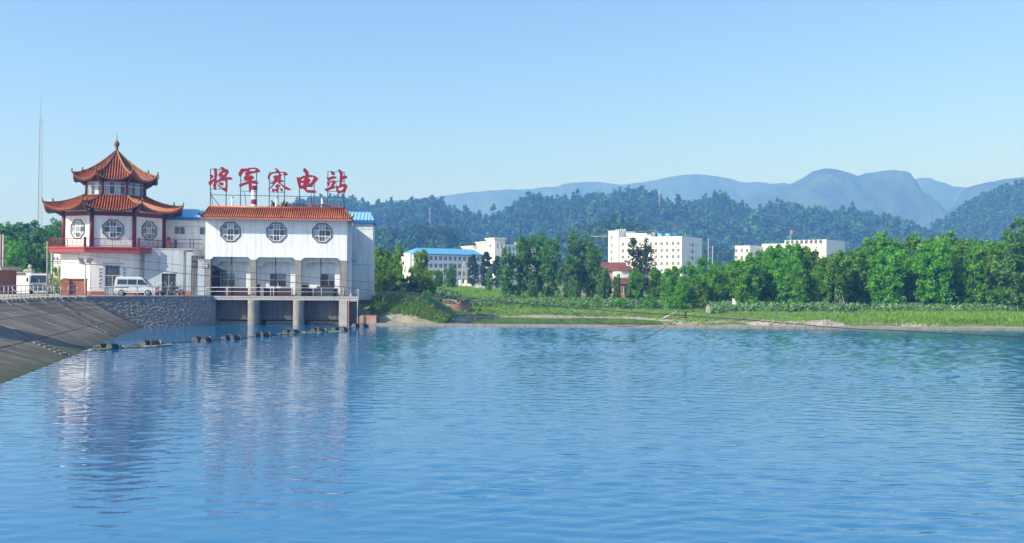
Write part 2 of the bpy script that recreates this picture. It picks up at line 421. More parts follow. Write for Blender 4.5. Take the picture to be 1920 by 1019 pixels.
def wave_sheet():
    """wind ripples as real relief: many wave trains, calmer in the lee of the buildings, ruffled on the open right"""
    xs = np.arange(-62, 66.01, .22); ys = np.concatenate([np.arange(7, 40, .1), np.arange(40, 90.61, .13)]); X, Y = np.meshgrid(xs, ys)
    r_ = np.random.RandomState(12); Z = np.zeros_like(X)
    wob = .5 * fnoise(X / 9, Y / 7, 5, 2)
    for k in range(46):
        lam = .30 * (1.25 / .30) ** r_.rand(); th = r_.normal(-PI / 2 + .12, .42); kk = 2 * PI / lam
        s = .030 * (lam / .7) ** (.1 if lam < .8 else -.55)
        gate = .7 + .7 * fnoise(X / (lam * 9) + k, Y / (lam * 6), 60 + k, 1)      # wave groups come and go
        Z += s / kk * np.clip(gate, 0, 1.6) * np.sin(kk * (X * math.cos(th) + Y * math.sin(th)) + wob * 2.2 + r_.uniform(0, 6.28))
    patch = .75 + .55 * fnoise(X / 16, Y / 9, 77, 3)
    lee = .58 + .46 * sstep(-17, 6, X + .10 * (Y - 50)) * (.65 + .35 * sstep(20, 60, Y))
    edge = sstep(-62, -58, X) * sstep(66, 62, X) * sstep(7, 10, Y) * sstep(90.55, 90.0, Y)
    Z *= np.clip(patch, .25, 1.5) * lee * edge
    nx, ny = len(xs), len(ys); ii, jj = np.meshgrid(np.arange(nx - 1), np.arange(ny - 1)); a = (jj * nx + ii).ravel()
    V = np.stack([X.ravel(), Y.ravel(), Z.ravel()], 1); Q = np.stack([a, a + 1, a + nx + 1, a + nx], 1)
    n = len(V); e = np.array([(-160, -60, 0), (160, -60, 0), (160, 7, 0), (-160, 7, 0), (-160, 90.6, 0), (-62, 90.6, 0), (-62, 7, 0), (66, 7, 0), (66, 90.6, 0), (160, 90.6, 0)], float)
    return np.concatenate([V, e]), np.concatenate([Q, n + np.array([(0, 1, 2, 3), (3, 6, 5, 4), (7, 2, 9, 8)])])
wv, wq = wave_sheet()
o = link('water', np_mesh('water', wv, wq, WATER, smooth=True)); o['kind'] = 'structure'
mb = MB(); mb.add([(p[0], p[1], -.02) for p in pool_poly()], [tuple(range(10))])
o = mb.build('pool_water', POOLM); o['kind'] = 'structure'

# ---- terrain beyond the weir
GY = [91.5, 96, 104, 112, 118, 124, 140, 160, 220, 300, 500, 750, 1500, 6000]
GZ = [.10, .16, .22, .28, .38, .52, .9, 1.2, 1.6, 2.0, 3.0, 8.0, 14.0, 14.0]
def ground_z(X, Y):
    X = np.asarray(X, float); Y = np.asarray(Y, float)
    z = np.interp(Y, GY, GZ)
    left = sstep(-6.2, -11, X) * sstep(92.3, 96.2, Y)
    z = z + left * np.maximum(0, 2.35 - z) * (1 - .25 * sstep(118, 150, Y))
    z = z - .9 * np.exp(-(((X - 5.5) / 11.5) ** 4) - ((Y - 102.5) / 11.5) ** 4)
    rise = sstep(20, 30, X) * sstep(93, 97, Y); z = z + .18 * rise
    z = z + .16 * fnoise(X / 5, Y / 4, 3) * sstep(92.5, 96, Y) + .1 * fnoise(X / 1.3, Y / 1.1, 5, 2) * sstep(93, 97, Y) * (1 - sstep(150, 220, Y))
    return z
def ground_at(x, y): return float(ground_z(np.array([x]), np.array([y]))[0])
xs = np.concatenate([np.arange(-2600, -120, 60), np.arange(-120, -40, 4), np.arange(-40, 100, .7), np.arange(100, 220, 4), np.arange(220, 2700, 60)])
ys = np.concatenate([np.arange(91.5, 130, .6), np.arange(130, 180, 2), np.arange(180, 600, 15), np.arange(600, 5200, 120)])
gx, gy = np.meshgrid(xs, ys)
gv = np.stack([gx.ravel(), gy.ravel(), ground_z(gx, gy).ravel()], 1)
nx_, ny_ = len(xs), len(ys); ii, jj = np.meshgrid(np.arange(nx_ - 1), np.arange(ny_ - 1)); a_ = (jj * nx_ + ii).ravel()
gq = np.stack([a_, a_ + 1, a_ + nx_ + 1, a_ + nx_], 1)
def ground_mat():
    m = bpy.data.materials.new('bank_ground'); m.use_nodes = True; nt = m.node_tree; N = nt.nodes; L = nt.links; b = N['Principled BSDF']
    b.inputs['Roughness'].default_value = .95; b.inputs['Specular IOR Level'].default_value = .1
    tc = N.new('ShaderNodeTexCoord')
    n1 = N.new('ShaderNodeTexNoise'); n1.inputs['Scale'].default_value = .16; n1.inputs['Detail'].default_value = 7; n1.inputs['Roughness'].default_value = .65
    n2 = N.new('ShaderNodeTexNoise'); n2.inputs['Scale'].default_value = .9; n2.inputs['Detail'].default_value = 8; n2.inputs['Roughness'].default_value = .7
    L.new(tc.outputs['Object'], n1.inputs['Vector']); L.new(tc.outputs['Object'], n2.inputs['Vector'])
    r1 = N.new('ShaderNodeValToRGB'); e = r1.color_ramp.elements
    e[0].position = .36; e[0].color = (.08, .15, .03, 1); e[1].position = .60; e[1].color = (.36, .31, .19, 1)
    k = e.new(.5); k.color = (.17, .22, .07, 1)
    L.new(n1.outputs['Fac'], r1.inputs[0])
    r2 = N.new('ShaderNodeValToRGB'); e = r2.color_ramp.elements
    e[0].position = .3; e[0].color = (.55, .55, .55, 1); e[1].position = .72; e[1].color = (1.35, 1.35, 1.3, 1)
    L.new(n2.outputs['Fac'], r2.inputs[0])
    mx = N.new('ShaderNodeMix'); mx.data_type = 'RGBA'; mx.blend_type = 'MULTIPLY'; mx.inputs['Factor'].default_value = 1
    ga = N.new('ShaderNodeAttribute'); ga.attribute_name = 'tone'
    gm = N.new('ShaderNodeMix'); gm.data_type = 'RGBA'; gm.inputs['B'].default_value = (.40, .36, .29, 1); L.new(ga.outputs['Fac'], gm.inputs['Factor']); L.new(r1.outputs[0], gm.inputs['A'])
    L.new(gm.outputs['Result'], mx.inputs['A']); L.new(r2.outputs[0], mx.inputs['B']); L.new(mx.outputs['Result'], b.inputs['Base Color'])
    bp = N.new('ShaderNodeBump'); bp.inputs['Strength'].default_value = .8; bp.inputs['Distance'].default_value = .15; L.new(n2.outputs['Fac'], bp.inputs['Height']); L.new(bp.outputs[0], b.inputs['Normal'])
    return m
GROUND = ground_mat()
def gravel_mask(X, Y):
    z = ground_z(X, Y); n1 = fnoise(X / 4, Y / 3, 31, 3); n2 = fnoise(X / 9, Y / 5, 41, 3)
    shore = .85 * sstep(.22, .02, z + .14 * n1) * (np.abs(X - 5) < 19) * (Y < 119)
    strip = np.exp(-((Y - 124 - 1.5 * n2) / 1.6) ** 2) * sstep(-12, -4, X) * sstep(34, 22, X) * .6
    weir_side = sstep(95.5, 93.5, Y + 1.2 * n1) * .8
    track = np.exp(-((Y - 116.5 - 1.2 * n2) / 1.3) ** 2) * sstep(26, 30, X) * sstep(50, 44, X)
    left = sstep(-4, -7, X) * sstep(94.6, 93.6, Y + .9 * n1) * .3
    return np.clip(np.maximum.reduce([shore, strip, weir_side, track, left]) + .25 * n1 * (n1 > .2), 0, 1)
fc = gv[gq].mean(1)
o = link('river_bank', np_mesh('river_bank', gv, gq, GROUND, tone=gravel_mask(fc[:, 0], fc[:, 1]) * (fc[:, 1] < 150), smooth=True)); o['kind'] = 'structure'

# ---- weir holding the water back, from the sluice house to beyond the right edge
mb = MB(); wx = np.arange(-14.6, 120, 4.0)
wz_ = [.2 + .02 * math.sin(i * 1.7) for i in range(len(wx))]
for i in range(len(wx) - 1):
    x0, x1 = wx[i], wx[i + 1] - .03
    y0 = 90.3 + (x0 + 14.6) * .012; y1 = 90.3 + (x1 + 14.6) * .012
    mb.add([(x0, y0, -1), (x1, y1, -1), (x1, y1 + 1.2, -1), (x0, y0 + 1.2, -1), (x0, y0, .2), (x1, y1, .2), (x1, y1 + 1.2, .22), (x0, y0 + 1.2, .22)],
           [(0, 3, 2, 1), (4, 5, 6, 7), (0, 1, 5, 4), (1, 2, 6, 5), (2, 3, 7, 6), (3, 0, 4, 7)])
tag(mb.build('weir', CONC), 'long low grey concrete weir along the far edge of the blue water', 'weir')

# ---- concrete embankment at the left
def slope_mat():
    # weathered slabs: runs and stains down the slope, algae along the waterline
    m = mat('slab_concrete', (.175, .155, .118), .9, .3, .5, bump=.5, bscale=7, rnd=.16); nt = m.node_tree; N = nt.nodes; L = nt.links; b_ = N['Principled BSDF']
    src = b_.inputs['Base Color'].links[0].from_socket; tc = N.new('ShaderNodeTexCoord')
    mp = N.new('ShaderNodeMapping'); mp.inputs['Rotation'].default_value = (0, 0, .76); mp.inputs['Scale'].default_value = (.10, 1.5, .1); L.new(tc.outputs['Object'], mp.inputs['Vector'])
    n = N.new('ShaderNodeTexNoise'); n.inputs['Scale'].default_value = 1.0; n.inputs['Detail'].default_value = 6; n.inputs['Roughness'].default_value = .65; L.new(mp.outputs[0], n.inputs['Vector'])
    r = N.new('ShaderNodeValToRGB'); e = r.color_ramp.elements; e[0].position = .34; e[0].color = (.38, .36, .34, 1); e[1].position = .68; e[1].color = (1.45, 1.42, 1.35, 1); L.new(n.outputs['Fac'], r.inputs[0])
    mu = N.new('ShaderNodeMix'); mu.data_type = 'RGBA'; mu.blend_type = 'MULTIPLY'; mu.inputs['Factor'].default_value = 1; L.new(src, mu.inputs['A']); L.new(r.outputs[0], mu.inputs['B'])
    sp = N.new('ShaderNodeSeparateXYZ'); L.new(tc.outputs['Object'], sp.inputs[0])
    n2 = N.new('ShaderNodeTexNoise'); n2.inputs['Scale'].default_value = .8; n2.inputs['Detail'].default_value = 5; L.new(tc.outputs['Object'], n2.inputs['Vector'])
    ad = N.new('ShaderNodeMath'); ad.operation = 'MULTIPLY_ADD'; ad.inputs[1].default_value = 1.3; L.new(n2.outputs['Fac'], ad.inputs[0]); L.new(sp.outputs[2], ad.inputs[2])
    al = N.new('ShaderNodeMapRange'); al.inputs[1].default_value = 1.25; al.inputs[2].default_value = .75; L.new(ad.outputs[0], al.inputs[0])
    ag = N.new('ShaderNodeMix'); ag.data_type = 'RGBA'; L.new(al.outputs[0], ag.inputs['Factor']); L.new(mu.outputs['Result'], ag.inputs['A']); ag.inputs['B'].default_value = (.075, .085, .040, 1)
    wt = N.new('ShaderNodeMapRange'); wt.inputs[1].default_value = .62; wt.inputs[2].default_value = .5; wt.inputs[4].default_value = .7; L.new(ad.outputs[0], wt.inputs[0])
    a2 = N.new('ShaderNodeMix'); a2.data_type = 'RGBA'; L.new(wt.outputs[0], a2.inputs['Factor']); L.new(ag.outputs['Result'], a2.inputs['A']); a2.inputs['B'].default_value = (.035, .035, .025, 1)
    L.new(a2.outputs['Result'], b_.inputs['Base Color']); return m
SLABM = slope_mat()
CR = [(-33, 35), (-36, 48), (-38.5, 62), (-39.7, 71), (-40.3, 77.5), (-39.8, 80.6), (-38.6, 82.2)]
WL = [(-20, 30), (-23, 42), (-26, 53.3), (-28.6, 62.5), (-31, 71), (-33, 79), (-34.2, 84.5)]
def interp_line(line, s):
    s = max(0, min(.99999, s)) * (len(line) - 1); i = int(s); f = s - i
    # gentle curve through the points
    p0, p1, p2, p3 = (line[max(i - 1, 0)], line[i], line[i + 1], line[min(i + 2, len(line) - 1)])
    def c(a, b, c_, d): return b + .5 * f * (c_ - a + f * (2 * a - 5 * b + 4 * c_ - d + f * (3 * (b - c_) + d - a)))
    return (c(p0[0], p1[0], p2[0], p3[0]), c(p0[1], p1[1], p2[1], p3[1]))
ROADZ = 2.84
def slope_pt(s, t, lift=0.0):
    """s along the bank (0 near, 1 at the stone wall), t from the crest 0 to the water 1 (1.35 under water)"""
    a = interp_line(CR, s); b = interp_line(WL, s)
    x = a[0] + (b[0] - a[0]) * t; y = a[1] + (b[1] - a[1]) * t
    return Vector((x, y, ROADZ - .06 + (0 - (ROADZ - .06)) * t + lift))
emb = tag(thing('embankment', None, None), kind='structure')
S0 = -.0
mb = MB(); ns = 60
vv = []
for i in range(ns + 1):
    for t in (0, .33, .66, 1.0, 1.4): vv.append(slope_pt(i / ns, t, -.03))
mb.add(vv, [(i * 5 + j, (i + 1) * 5 + j, (i + 1) * 5 + j + 1, i * 5 + j + 1) for i in range(ns) for j in range(4)])
mb.build('slope_bed', SLABJ, emb)
joints = [0, .07, .14, .21, .28, .35, .42, .49, .56, .63, .70, .77, .84, .92, 1.0]
trow = [0.0, .36, .72, 1.4]
rs = random.Random(3)
for i in range(len(joints) - 1):
    for j in range(3):
        a, b = joints[i] + .0016, joints[i + 1] - .0016; c, d = trow[j] + .005, trow[j + 1] - .005
        lift = rs.uniform(-.006, .012); n = 3; vv = []
        for k in range(n + 1):
            for t in (c, (c + d) / 2, d): vv.append(slope_pt(a + (b - a) * k / n, t, lift))
        for k in range(n + 1):
            for t in (c, (c + d) / 2, d): vv.append(slope_pt(a + (b - a) * k / n, t, lift - .028))
        q = (n + 1) * 3
        ff = [(k * 3 + l, k * 3 + l + 1, (k + 1) * 3 + l + 1, (k + 1) * 3 + l) for k in range(n) for l in range(2)]
        ff += [(0, 1, q + 1, q), (1, 2, q + 2, q + 1)] + [(n * 3, q + n * 3, q + n * 3 + 1, n * 3 + 1), (n * 3 + 1, q + n * 3 + 1, q + n * 3 + 2, n * 3 + 2)]
        ff += [(k * 3, (k + 1) * 3, q + (k + 1) * 3, q + k * 3) for k in range(n)] + [(k * 3 + 2, q + k * 3 + 2, q + (k + 1) * 3 + 2, (k + 1) * 3 + 2) for k in range(n)]
        MB().add(vv, ff).build('concrete_slab', SLABM, emb)
# rows of narrow steps down the slope
def slope_z(x, y):
    best = None
    for i in range(241):
        s = i / 240; a = interp_line(CR, s); b = interp_line(WL, s); dx, dy = b[0] - a[0], b[1] - a[1]; L2 = dx * dx + dy * dy
        t = ((x - a[0]) * dx + (y - a[1]) * dy) / L2; d = math.hypot(a[0] + dx * t - x, a[1] + dy * t - y)
        if best is None or d < best[0]: best = (d, t)
    return (ROADZ - .06) * (1 - best[1])
def step_row(p0, p1, n, label):
    t = thing('step_row', label, 'steps', (p0[0], p0[1], 0), math.atan2(p1[1] - p0[1], p1[0] - p0[0]))
    L_ = math.hypot(p1[0] - p0[0], p1[1] - p0[1]); pit = L_ / n
    for k in range(n):
        f = (k + .5) / n; z = slope_z(p0[0] + (p1[0] - p0[0]) * f, p0[1] + (p1[1] - p0[1]) * f)
        m2 = MB(); m2.box(pit * (k + .12), pit * (k + .60), -.2, .2, z - .15, z + .13)
        m2.build('step', CONC, t)
    for s in (-1, 1):
        m2 = MB(); pts = []
        for k in range(n + 1):
            f = k / n; z = slope_z(p0[0] + (p1[0] - p0[0]) * f, p0[1] + (p1[1] - p0[1]) * f); pts.append((L_ * f, s * .26, z + .015))
        m2.tube(pts, .07, 4); m2.build('step_edging', CONC_D, t)
step_row((-39.9, 79.2), (-31.2, 70.9), 22, 'long row of narrow concrete steps down the slope below the brick gate pier')
step_row((-38.2, 61.2), (-26.2, 53.4), 26, 'row of narrow concrete steps down the slope nearest the left edge')

# ---- road and yard on top
road_edge = [interp_line(CR, i / 40) for i in range(41)]
top_l, top_r = (-38.6, 82.2), (-29.5, 89.02)
poly = [(-150, 20)] + [(-29.5, 20)] + road_edge + [top_r, (-29.4, 96.5), (-14, 99), (-17, 128), (-150, 150)]
mb = MB(); mb.prism(poly, -1.5, ROADZ); o = mb.build('road', ASPH); o['kind'] = 'structure'

# ---- rubble stone retaining wall, warped from the slope to upright
SW = tag(thing('stone_wall', 'grey rubble stone retaining wall below the railing, between concrete slope and sluice gates', 'wall', (-34, 86, 0)))
def sw_pt(s, t, lift=0.0):
    b0, b1 = Vector((-34.5, 84.2, -.5)), Vector((-29.36, 89.05, -.5)); t0, t1 = Vector((-38.62, 82.16, 2.80)), Vector((-29.36, 88.98, 2.80))
    b = b0.lerp(b1, s); tp = t0.lerp(t1, s); p = b.lerp(tp, t)
    ds = (t1 - t0).lerp(b1 - b0, 1 - t); dt = tp - b; n = ds.cross(dt).normalized()
    if n.y > 0: n = -n
    return p + n * lift - Vector((-34, 86, 0))
mb = MB(); n1, n2 = 24, 6
mb.add([sw_pt(i / n1, j / n2) for i in range(n1 + 1) for j in range(n2 + 1)], [(i * (n2 + 1) + j, (i + 1) * (n2 + 1) + j, (i + 1) * (n2 + 1) + j + 1, i * (n2 + 1) + j + 1) for i in range(n1) for j in range(n2)])
mb.build('wall_core', MORTAR, SW)
rs = random.Random(11); vv, qq, tn = [], [], []
rows_ = 15; prev = None
edges_t = [0] + sorted(min(.985, max(.02, (j + rs.uniform(-.15, .15)) / rows_)) for j in range(1, rows_)) + [1.0]
for j in range(rows_):
    cuts = [0.0]
    while cuts[-1] < 1: cuts.append(cuts[-1] + rs.uniform(.011, .036))
    cuts[-1] = 1.0
    for a, b in zip(cuts[:-1], cuts[1:]):
        if b - a < .012: continue
        lift = rs.uniform(.012, .04); g = .0035; gt = .012; jit = lambda k: rs.uniform(-k, k); row_ = rs.uniform(-.03, .03)
        c = [(a + .002 + jit(.004), edges_t[j] + .006 + row_ + jit(.02)), (b - .002 + jit(.004), edges_t[j] + .006 + row_ + jit(.02)), (b - .002 + jit(.004), edges_t[j + 1] - .006 + row_ + jit(.02)), (a + .002 + jit(.004), edges_t[j + 1] - .006 + row_ + jit(.02))]
        c = [(max(0, min(1, p)), max(0, min(1, q))) for p, q in c]
        m_ = ((c[0][0] + c[2][0]) / 2, (c[0][1] + c[2][1]) / 2); k0 = len(vv)
        for p in c: vv.append(tuple(sw_pt(p[0], p[1], -.02)))
        for p in c: vv.append(tuple(sw_pt(m_[0] + (p[0] - m_[0]) * .86, m_[1] + (p[1] - m_[1]) * .86, lift + jit(.02))))
        qq += [(k0 + 4, k0 + 5, k0 + 6, k0 + 7)] + [(k0 + e, k0 + (e + 1) % 4, k0 + 4 + (e + 1) % 4, k0 + 4 + e) for e in range(4)]
o = link('stone_facing', np_mesh('stone_facing', np.array(vv), np.array(qq), STONE), SW); o['kind'] = 'stuff'
mb = MB()   # coping along the wall top
dv = Vector((top_r[0] - top_l[0], top_r[1] - top_l[1], 0)); dl = dv.length; dv.normalize(); nv = Vector((dv.y, -dv.x, 0))
pa, pb = Vector((top_l[0], top_l[1], 0)), Vector((top_r[0], top_r[1], 0))
b0, b1 = pa + nv * .16 - Vector((-34, 86, 0)), pb + nv * .16 - Vector((-34, 86, 0)); c0, c1 = pa - nv * .25 - Vector((-34, 86, 0)), pb - nv * .25 - Vector((-34, 86, 0))
mb.add([(b0.x, b0.y, 2.79), (b1.x, b1.y, 2.79), (c1.x, c1.y, 2.79), (c0.x, c0.y, 2.79), (b0.x, b0.y, 2.93), (b1.x, b1.y, 2.93), (c1.x, c1.y, 2.93), (c0.x, c0.y, 2.93)],
       [(0, 3, 2, 1), (4, 5, 6, 7), (0, 1, 5, 4), (1, 2, 6, 5), (2, 3, 7, 6), (3, 0, 4, 7)])
mb.build('coping', CONC_L, SW)

# ---- hills: heightfields under woods, mountains behind
def ridge(points, Y):
    """picture points of a ridge line standing at distance Y -> (x, z) table"""
    ps = [at(u, v, Y) for u, v in points]; return np.array([p.x for p in ps]), np.array([p.z for p in ps])
def hill_field(name, tab, Y, front, back, dx, dy, base, rough, seed, m, x0, x1, power=1.0, lower=0.0, crag=0.0):
    xs_ = np.arange(x0, x1, dx); ys_ = np.arange(Y - front, Y + back, dy); gx_, gy_ = np.meshgrid(xs_, ys_)
    def z_of(X, Y_):
        h = np.interp(X * Y / np.maximum(Y_, 1) , tab[0], tab[1]) - lower
        h2 = np.interp(X, tab[0], tab[1]) - lower
        prof = np.where(Y_ < Y, sstep(Y - front, Y, Y_) ** power, 1 - .75 * sstep(Y, Y + back, Y_))
        return base + (h2 - base) * prof * (1 + rough * fnoise(X / (front * .30), Y_ / (front * .38), seed, 5) * np.where(Y_ < Y, 1 - prof ** 3, .0))
    zz = z_of(gx_, gy_)
    zz = zz + np.where(zz > base + 40, 1, 0) * crag * fnoise(gx_ / 34, gy_ / 40, seed + 5, 4)
    nx, ny = len(xs_), len(ys_); i_, j_ = np.meshgrid(np.arange(nx - 1), np.arange(ny - 1)); a = (j_ * nx + i_).ravel()
    o = link(name, np_mesh(name, np.stack([gx_.ravel(), gy_.ravel(), zz.ravel()], 1), np.stack([a, a + 1, a + nx + 1, a + nx], 1), m, smooth=True)); o['kind'] = 'structure'
    return z_of
HILLM = mat('wooded_slope_ground', (.035, .065, .025), .95, .4, .01)
MOUNTM = mat('mountain_wood', (.045, .075, .032), .95, .55, .022, bump=.0)
MA = ridge([(300, 420), (600, 395), (690, 385), (750, 376), (790, 372), (830, 368), (870, 362), (900, 359), (930, 358), (960, 355), (1000, 354), (1040, 350), (1070, 344), (1100, 342), (1130, 342), (1165, 346), (1200, 343), (1230, 337), (1260, 331), (1290, 327), (1320, 327), (1345, 331), (1370, 337), (1400, 344), (1430, 346), (1470, 344), (1510, 350), (1560, 355), (1700, 340), (1720, 337), (1740, 341), (1765, 350), (1800, 352), (1850, 350), (1920, 350), (2000, 345), (2300, 340), (2700, 380)], 3700)
MBt = ridge([(1150, 420), (1300, 398), (1380, 380), (1440, 360), (1480, 346), (1505, 334), (1525, 321), (1545, 317), (1570, 319), (1590, 325), (1605, 331), (1625, 325), (1650, 321), (1668, 320), (1680, 322), (1690, 332), (1697, 342), (1710, 352), (1725, 372), (1745, 390), (1770, 398), (1800, 380), (1815, 352), (1840, 344), (1870, 338), (1920, 333), (1990, 328), (2100, 345), (2300, 330), (2600, 370)], 2700)
hill_field('far_mountains', MA, 3700, 500, 300, 12, 12, 10, .6, 4, MOUNTM, -1500, 3400, crag=5.0)
hill_field('peaked_mountains', MBt, 2700, 400, 250, 7, 7, 10, .65, 9, MOUNTM, 200, 2500, 1.1, crag=3.5)
H1 = ridge([(-400, 420), (0, 470), (300, 440), (520, 400), (560, 388), (600, 374), (640, 367), (665, 371), (690, 382), (712, 390), (740, 382), (780, 379), (810, 371), (830, 376), (850, 390), (872, 402), (905, 408), (925, 402), (945, 392), (970, 374), (1000, 362), (1020, 366), (1045, 369), (1080, 369), (1110, 365), (1145, 369), (1170, 362), (1205, 360), (1230, 366), (1262, 389), (1285, 386), (1305, 375), (1325, 366), (1345, 372), (1375, 386), (1405, 398), (1425, 388), (1450, 384), (1480, 394), (1520, 398), (1560, 391), (1580, 394), (1600, 404), (1625, 416), (1650, 430), (1690, 432), (1730, 438), (1760, 434), (1775, 420), (1800, 398), (1822, 384), (1845, 362), (1868, 345), (1890, 352), (1915, 366), (1960, 385), (2050, 405), (2300, 440), (2600, 420)], 1200)
HZ1 = hill_field('wooded_hills', H1, 1200, 430, 250, 9, 12, 6, .22, 21, HILLM, -900, 1150, .9, lower=15.0)
H2 = ridge([(560, 480), (640, 470), (690, 452), (720, 436), (760, 424), (800, 419), (840, 426), (870, 440), (900, 455), (960, 470), (1040, 452), (1080, 432), (1120, 412), (1150, 398), (1180, 404), (1215, 424), (1240, 440), (1290, 455), (1330, 470), (1400, 480)], 640)
HZ2 = hill_field('lower_hill', H2, 640, 100, 150, 5, 6, 4, .25, 33, HILLM, -220, 220, .9, lower=8.0)
# ================================================================== SLUICE HOUSE (frame S: x along the front, y into the house)
S = Frame(-30.11, 89.4, 7); G = ROADZ; D = -G
def at_S(name, label, cat, x=0, y=0, z=G, group=None, rot=0.0):
    p = S.w(x, y, z); return thing(name, label, cat, p, S.a + rot, group)
SH = at_S('sluice_house', 'white sluice gate house with orange tiled eave and three octagonal windows above open bays', 'building')
X0, X1 = -.15, 13.62
arch = [(.37, 4.21), (4.74, 8.56), (9.13, 12.96)]
outer = [(X0, 10.78), (X0, 6.47)]
for a, b in arch: outer += [(a, 6.47), (a + .27, 6.73), (b - .27, 6.73), (b, 6.47)]
outer += [(X1, 6.47), (X1, 10.78)]
WC = [2.24, 6.69, 11.15]
flat_shape('front_wall', outer, [octagon(c, 9.2, .89) for c in WC], 0, .3, WHITE, SH, D)
gset = [GLASS, GLASS_C, GLASS]
for c in WC: oct_window(SH, c, 9.2, .89, 0.0, D, gset)
for a, b in ((X0, .37), (4.21, 4.74), (8.56, 9.13), (12.96, X1)):
    MB(D).box(a + .004, b - .004, .012, .5, G, 6.468).build('column', CONC, SH)
mb = MB(D)                                  # upper storey side walls, floor, back
mb.box(X0, X0 + .25, .302, 6.98, 6.47, 10.78); mb.box(X1 - .25, X1, .302, 2.6, 6.47, 10.78)
mb.box(12.0, 12.25, 2.6, 6.98, G, 10.78); mb.box(12.25, X1 - .25, 2.35, 2.6, 6.9, 10.78)
mb.box(X0, X0 + .25, 2.4, 6.98, G, 6.468); mb.box(X0 + .25, 12.0, 6.7, 6.98, G, 10.78)
mb.build('side_wall', WHITE, SH)
MB(D).box(X0 + .26, X1 - .26, .31, 2.6, 6.735, 6.9).build('bay_ceiling', WHITE, SH)
# recessed back wall of the bays with windows
bw = [(.95, 2.42), (5.75, 7.47), (10.88, 12.50)]
outer = [(X0 + .26, G), (12.7, G), (12.7, 6.73), (X0 + .26, 6.73)]
flat_shape('back_wall', outer, [[(a, 3.74), (b, 3.74), (b, 5.2), (a, 5.2)] for a, b in bw], 2.0, 2.2, WHITE, SH, D)
for a, b in bw:
    rect_window(SH, a, b, 3.74, 5.2, 2.06, 2, 2, FRAMEW, [GLASS, GLASS, GLASS_C], .07, D)
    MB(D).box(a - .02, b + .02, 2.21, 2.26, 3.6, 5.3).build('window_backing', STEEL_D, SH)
for xa, xb in arch:                           # haunched beam across each bay, with a pilaster
    poly = [(xa - .1, 6.73), (xb + .1, 6.73), (xb + .1, 5.9), (xb - .25, 5.9), (xb - .62, 6.3), (xa + .75, 6.3), (xa + .4, 5.9), (xa - .1, 5.9)]
    MB(D).prism(poly, 1.25, 1.5, 'y').build('beam', WHITE2, SH)
    MB(D).box(xb - .62, xb - .1, 1.26, 1.49, G, 5.898).build('pilaster', WHITE, SH)
MB(D).box(13.25, 13.95, 2.62, 3.1, G, 10.7).build('pilaster', WHITE, SH)
# deck slab, round nosed piers, gates
MB(D).box(X0, 14.82, -.32, 2.38, 2.48, G + .006).build('deck_slab', CONC_L, SH)
MB(D).box(X0, 14.82, -.36, -.3, 2.72, G + .03).build('deck_edging', CONC_L, SH)
for a, b in ((4.06, 5.06), (8.43, 9.41)):
    c, r_ = (a + b) / 2, (b - a) / 2
    pl_ = [(c + r_ * math.cos(PI + k * PI / 14), -.45 + r_ * math.sin(PI + k * PI / 14)) for k in range(15)] + [(b, 2.3), (a, 2.3)]
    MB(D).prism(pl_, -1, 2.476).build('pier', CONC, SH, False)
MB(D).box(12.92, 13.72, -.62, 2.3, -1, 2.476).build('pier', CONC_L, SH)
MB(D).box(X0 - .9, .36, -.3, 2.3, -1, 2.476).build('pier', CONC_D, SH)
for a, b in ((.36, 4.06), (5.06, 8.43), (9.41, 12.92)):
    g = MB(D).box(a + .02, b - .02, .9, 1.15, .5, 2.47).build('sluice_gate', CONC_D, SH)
    mb = MB(D)
    for k in range(4):
        x = a + (b - a) * (k + .5) / 4; mb.box(x - .05, x + .05, .84, .9, .62, 2.3)
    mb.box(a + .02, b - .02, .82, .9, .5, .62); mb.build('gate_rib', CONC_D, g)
    MB(D).box(a + .5, b - .02, 1.5, 1.8, -.4, .34).build('pale_strip', CONC_L, SH)  # pale strip standing in for the daylight seen under the gate
    m_ = (a + b) / 2
    mb = MB(D); mb.box(a - .02 + .36, b - .2, .7, .78, G + .01, 3.64); 
    ob = mb.build('hoist_cover', BROWN_D, SH)
for x in (2.27, 6.55, 11.0):
    MB(D).tube([(x, .66, 3.0), (x, .66, 6.73)], .06, 8).build('gate_spindle', STEEL_D, SH, True)
for x0, x1, z1 in ((4.76, 5.05, 4.0), (9.15, 9.75, 3.93), (10.6, 12.3, 3.82)):
    MB(D).box(x0, x1, .55, .69, G + .01, z1).prism([(x0 + .04, z1), (x1 - .04, z1), (x1 - .1, z1 + .07), (x0 + .1, z1 + .07)], .57, .67, 'y').build('hoist_motor', STEEL_D, SH)
mb = MB(D)                                      # small closet, its wall's shade put into the dark brown, under a sloping canopy
mb.box(.39, .95, 1.0, 1.98, G + .01, 5.35); mb.build('closet', BROWN_D, SH)
mb = MB(D); mb.add([(.38, .7, 5.72), (1.55, .7, 5.18), (1.55, 1.95, 5.18), (.38, 1.95, 5.72), (.38, .7, 5.84), (1.55, .7, 5.3), (1.55, 1.95, 5.3), (.38, 1.95, 5.84)],
                   [(0, 3, 2, 1), (4, 5, 6, 7), (0, 1, 5, 4), (1, 2, 6, 5), (2, 3, 7, 6), (3, 0, 4, 7)]); mb.build('canopy', BROWN_D, SH)
for x, z in ((1.9, 6.72), (11.6, 6.72)):
    MB(D).lathe([(.02, 0), (.14, -.02), (.12, -.1), (.03, -.13)], 10, (x, 1.1, z)).build('bay_lamp', FRAMEW, SH)
MB(D).tube([(13.86, -.5, -.6), (13.86, -.5, 2.5)], .09, 8).build('gauge_pipe', ORANGE, SH)
MB(D).box(13.72, 14.8, .3, 2.3, -1, 2.476).build('pier', CONC_D, SH)
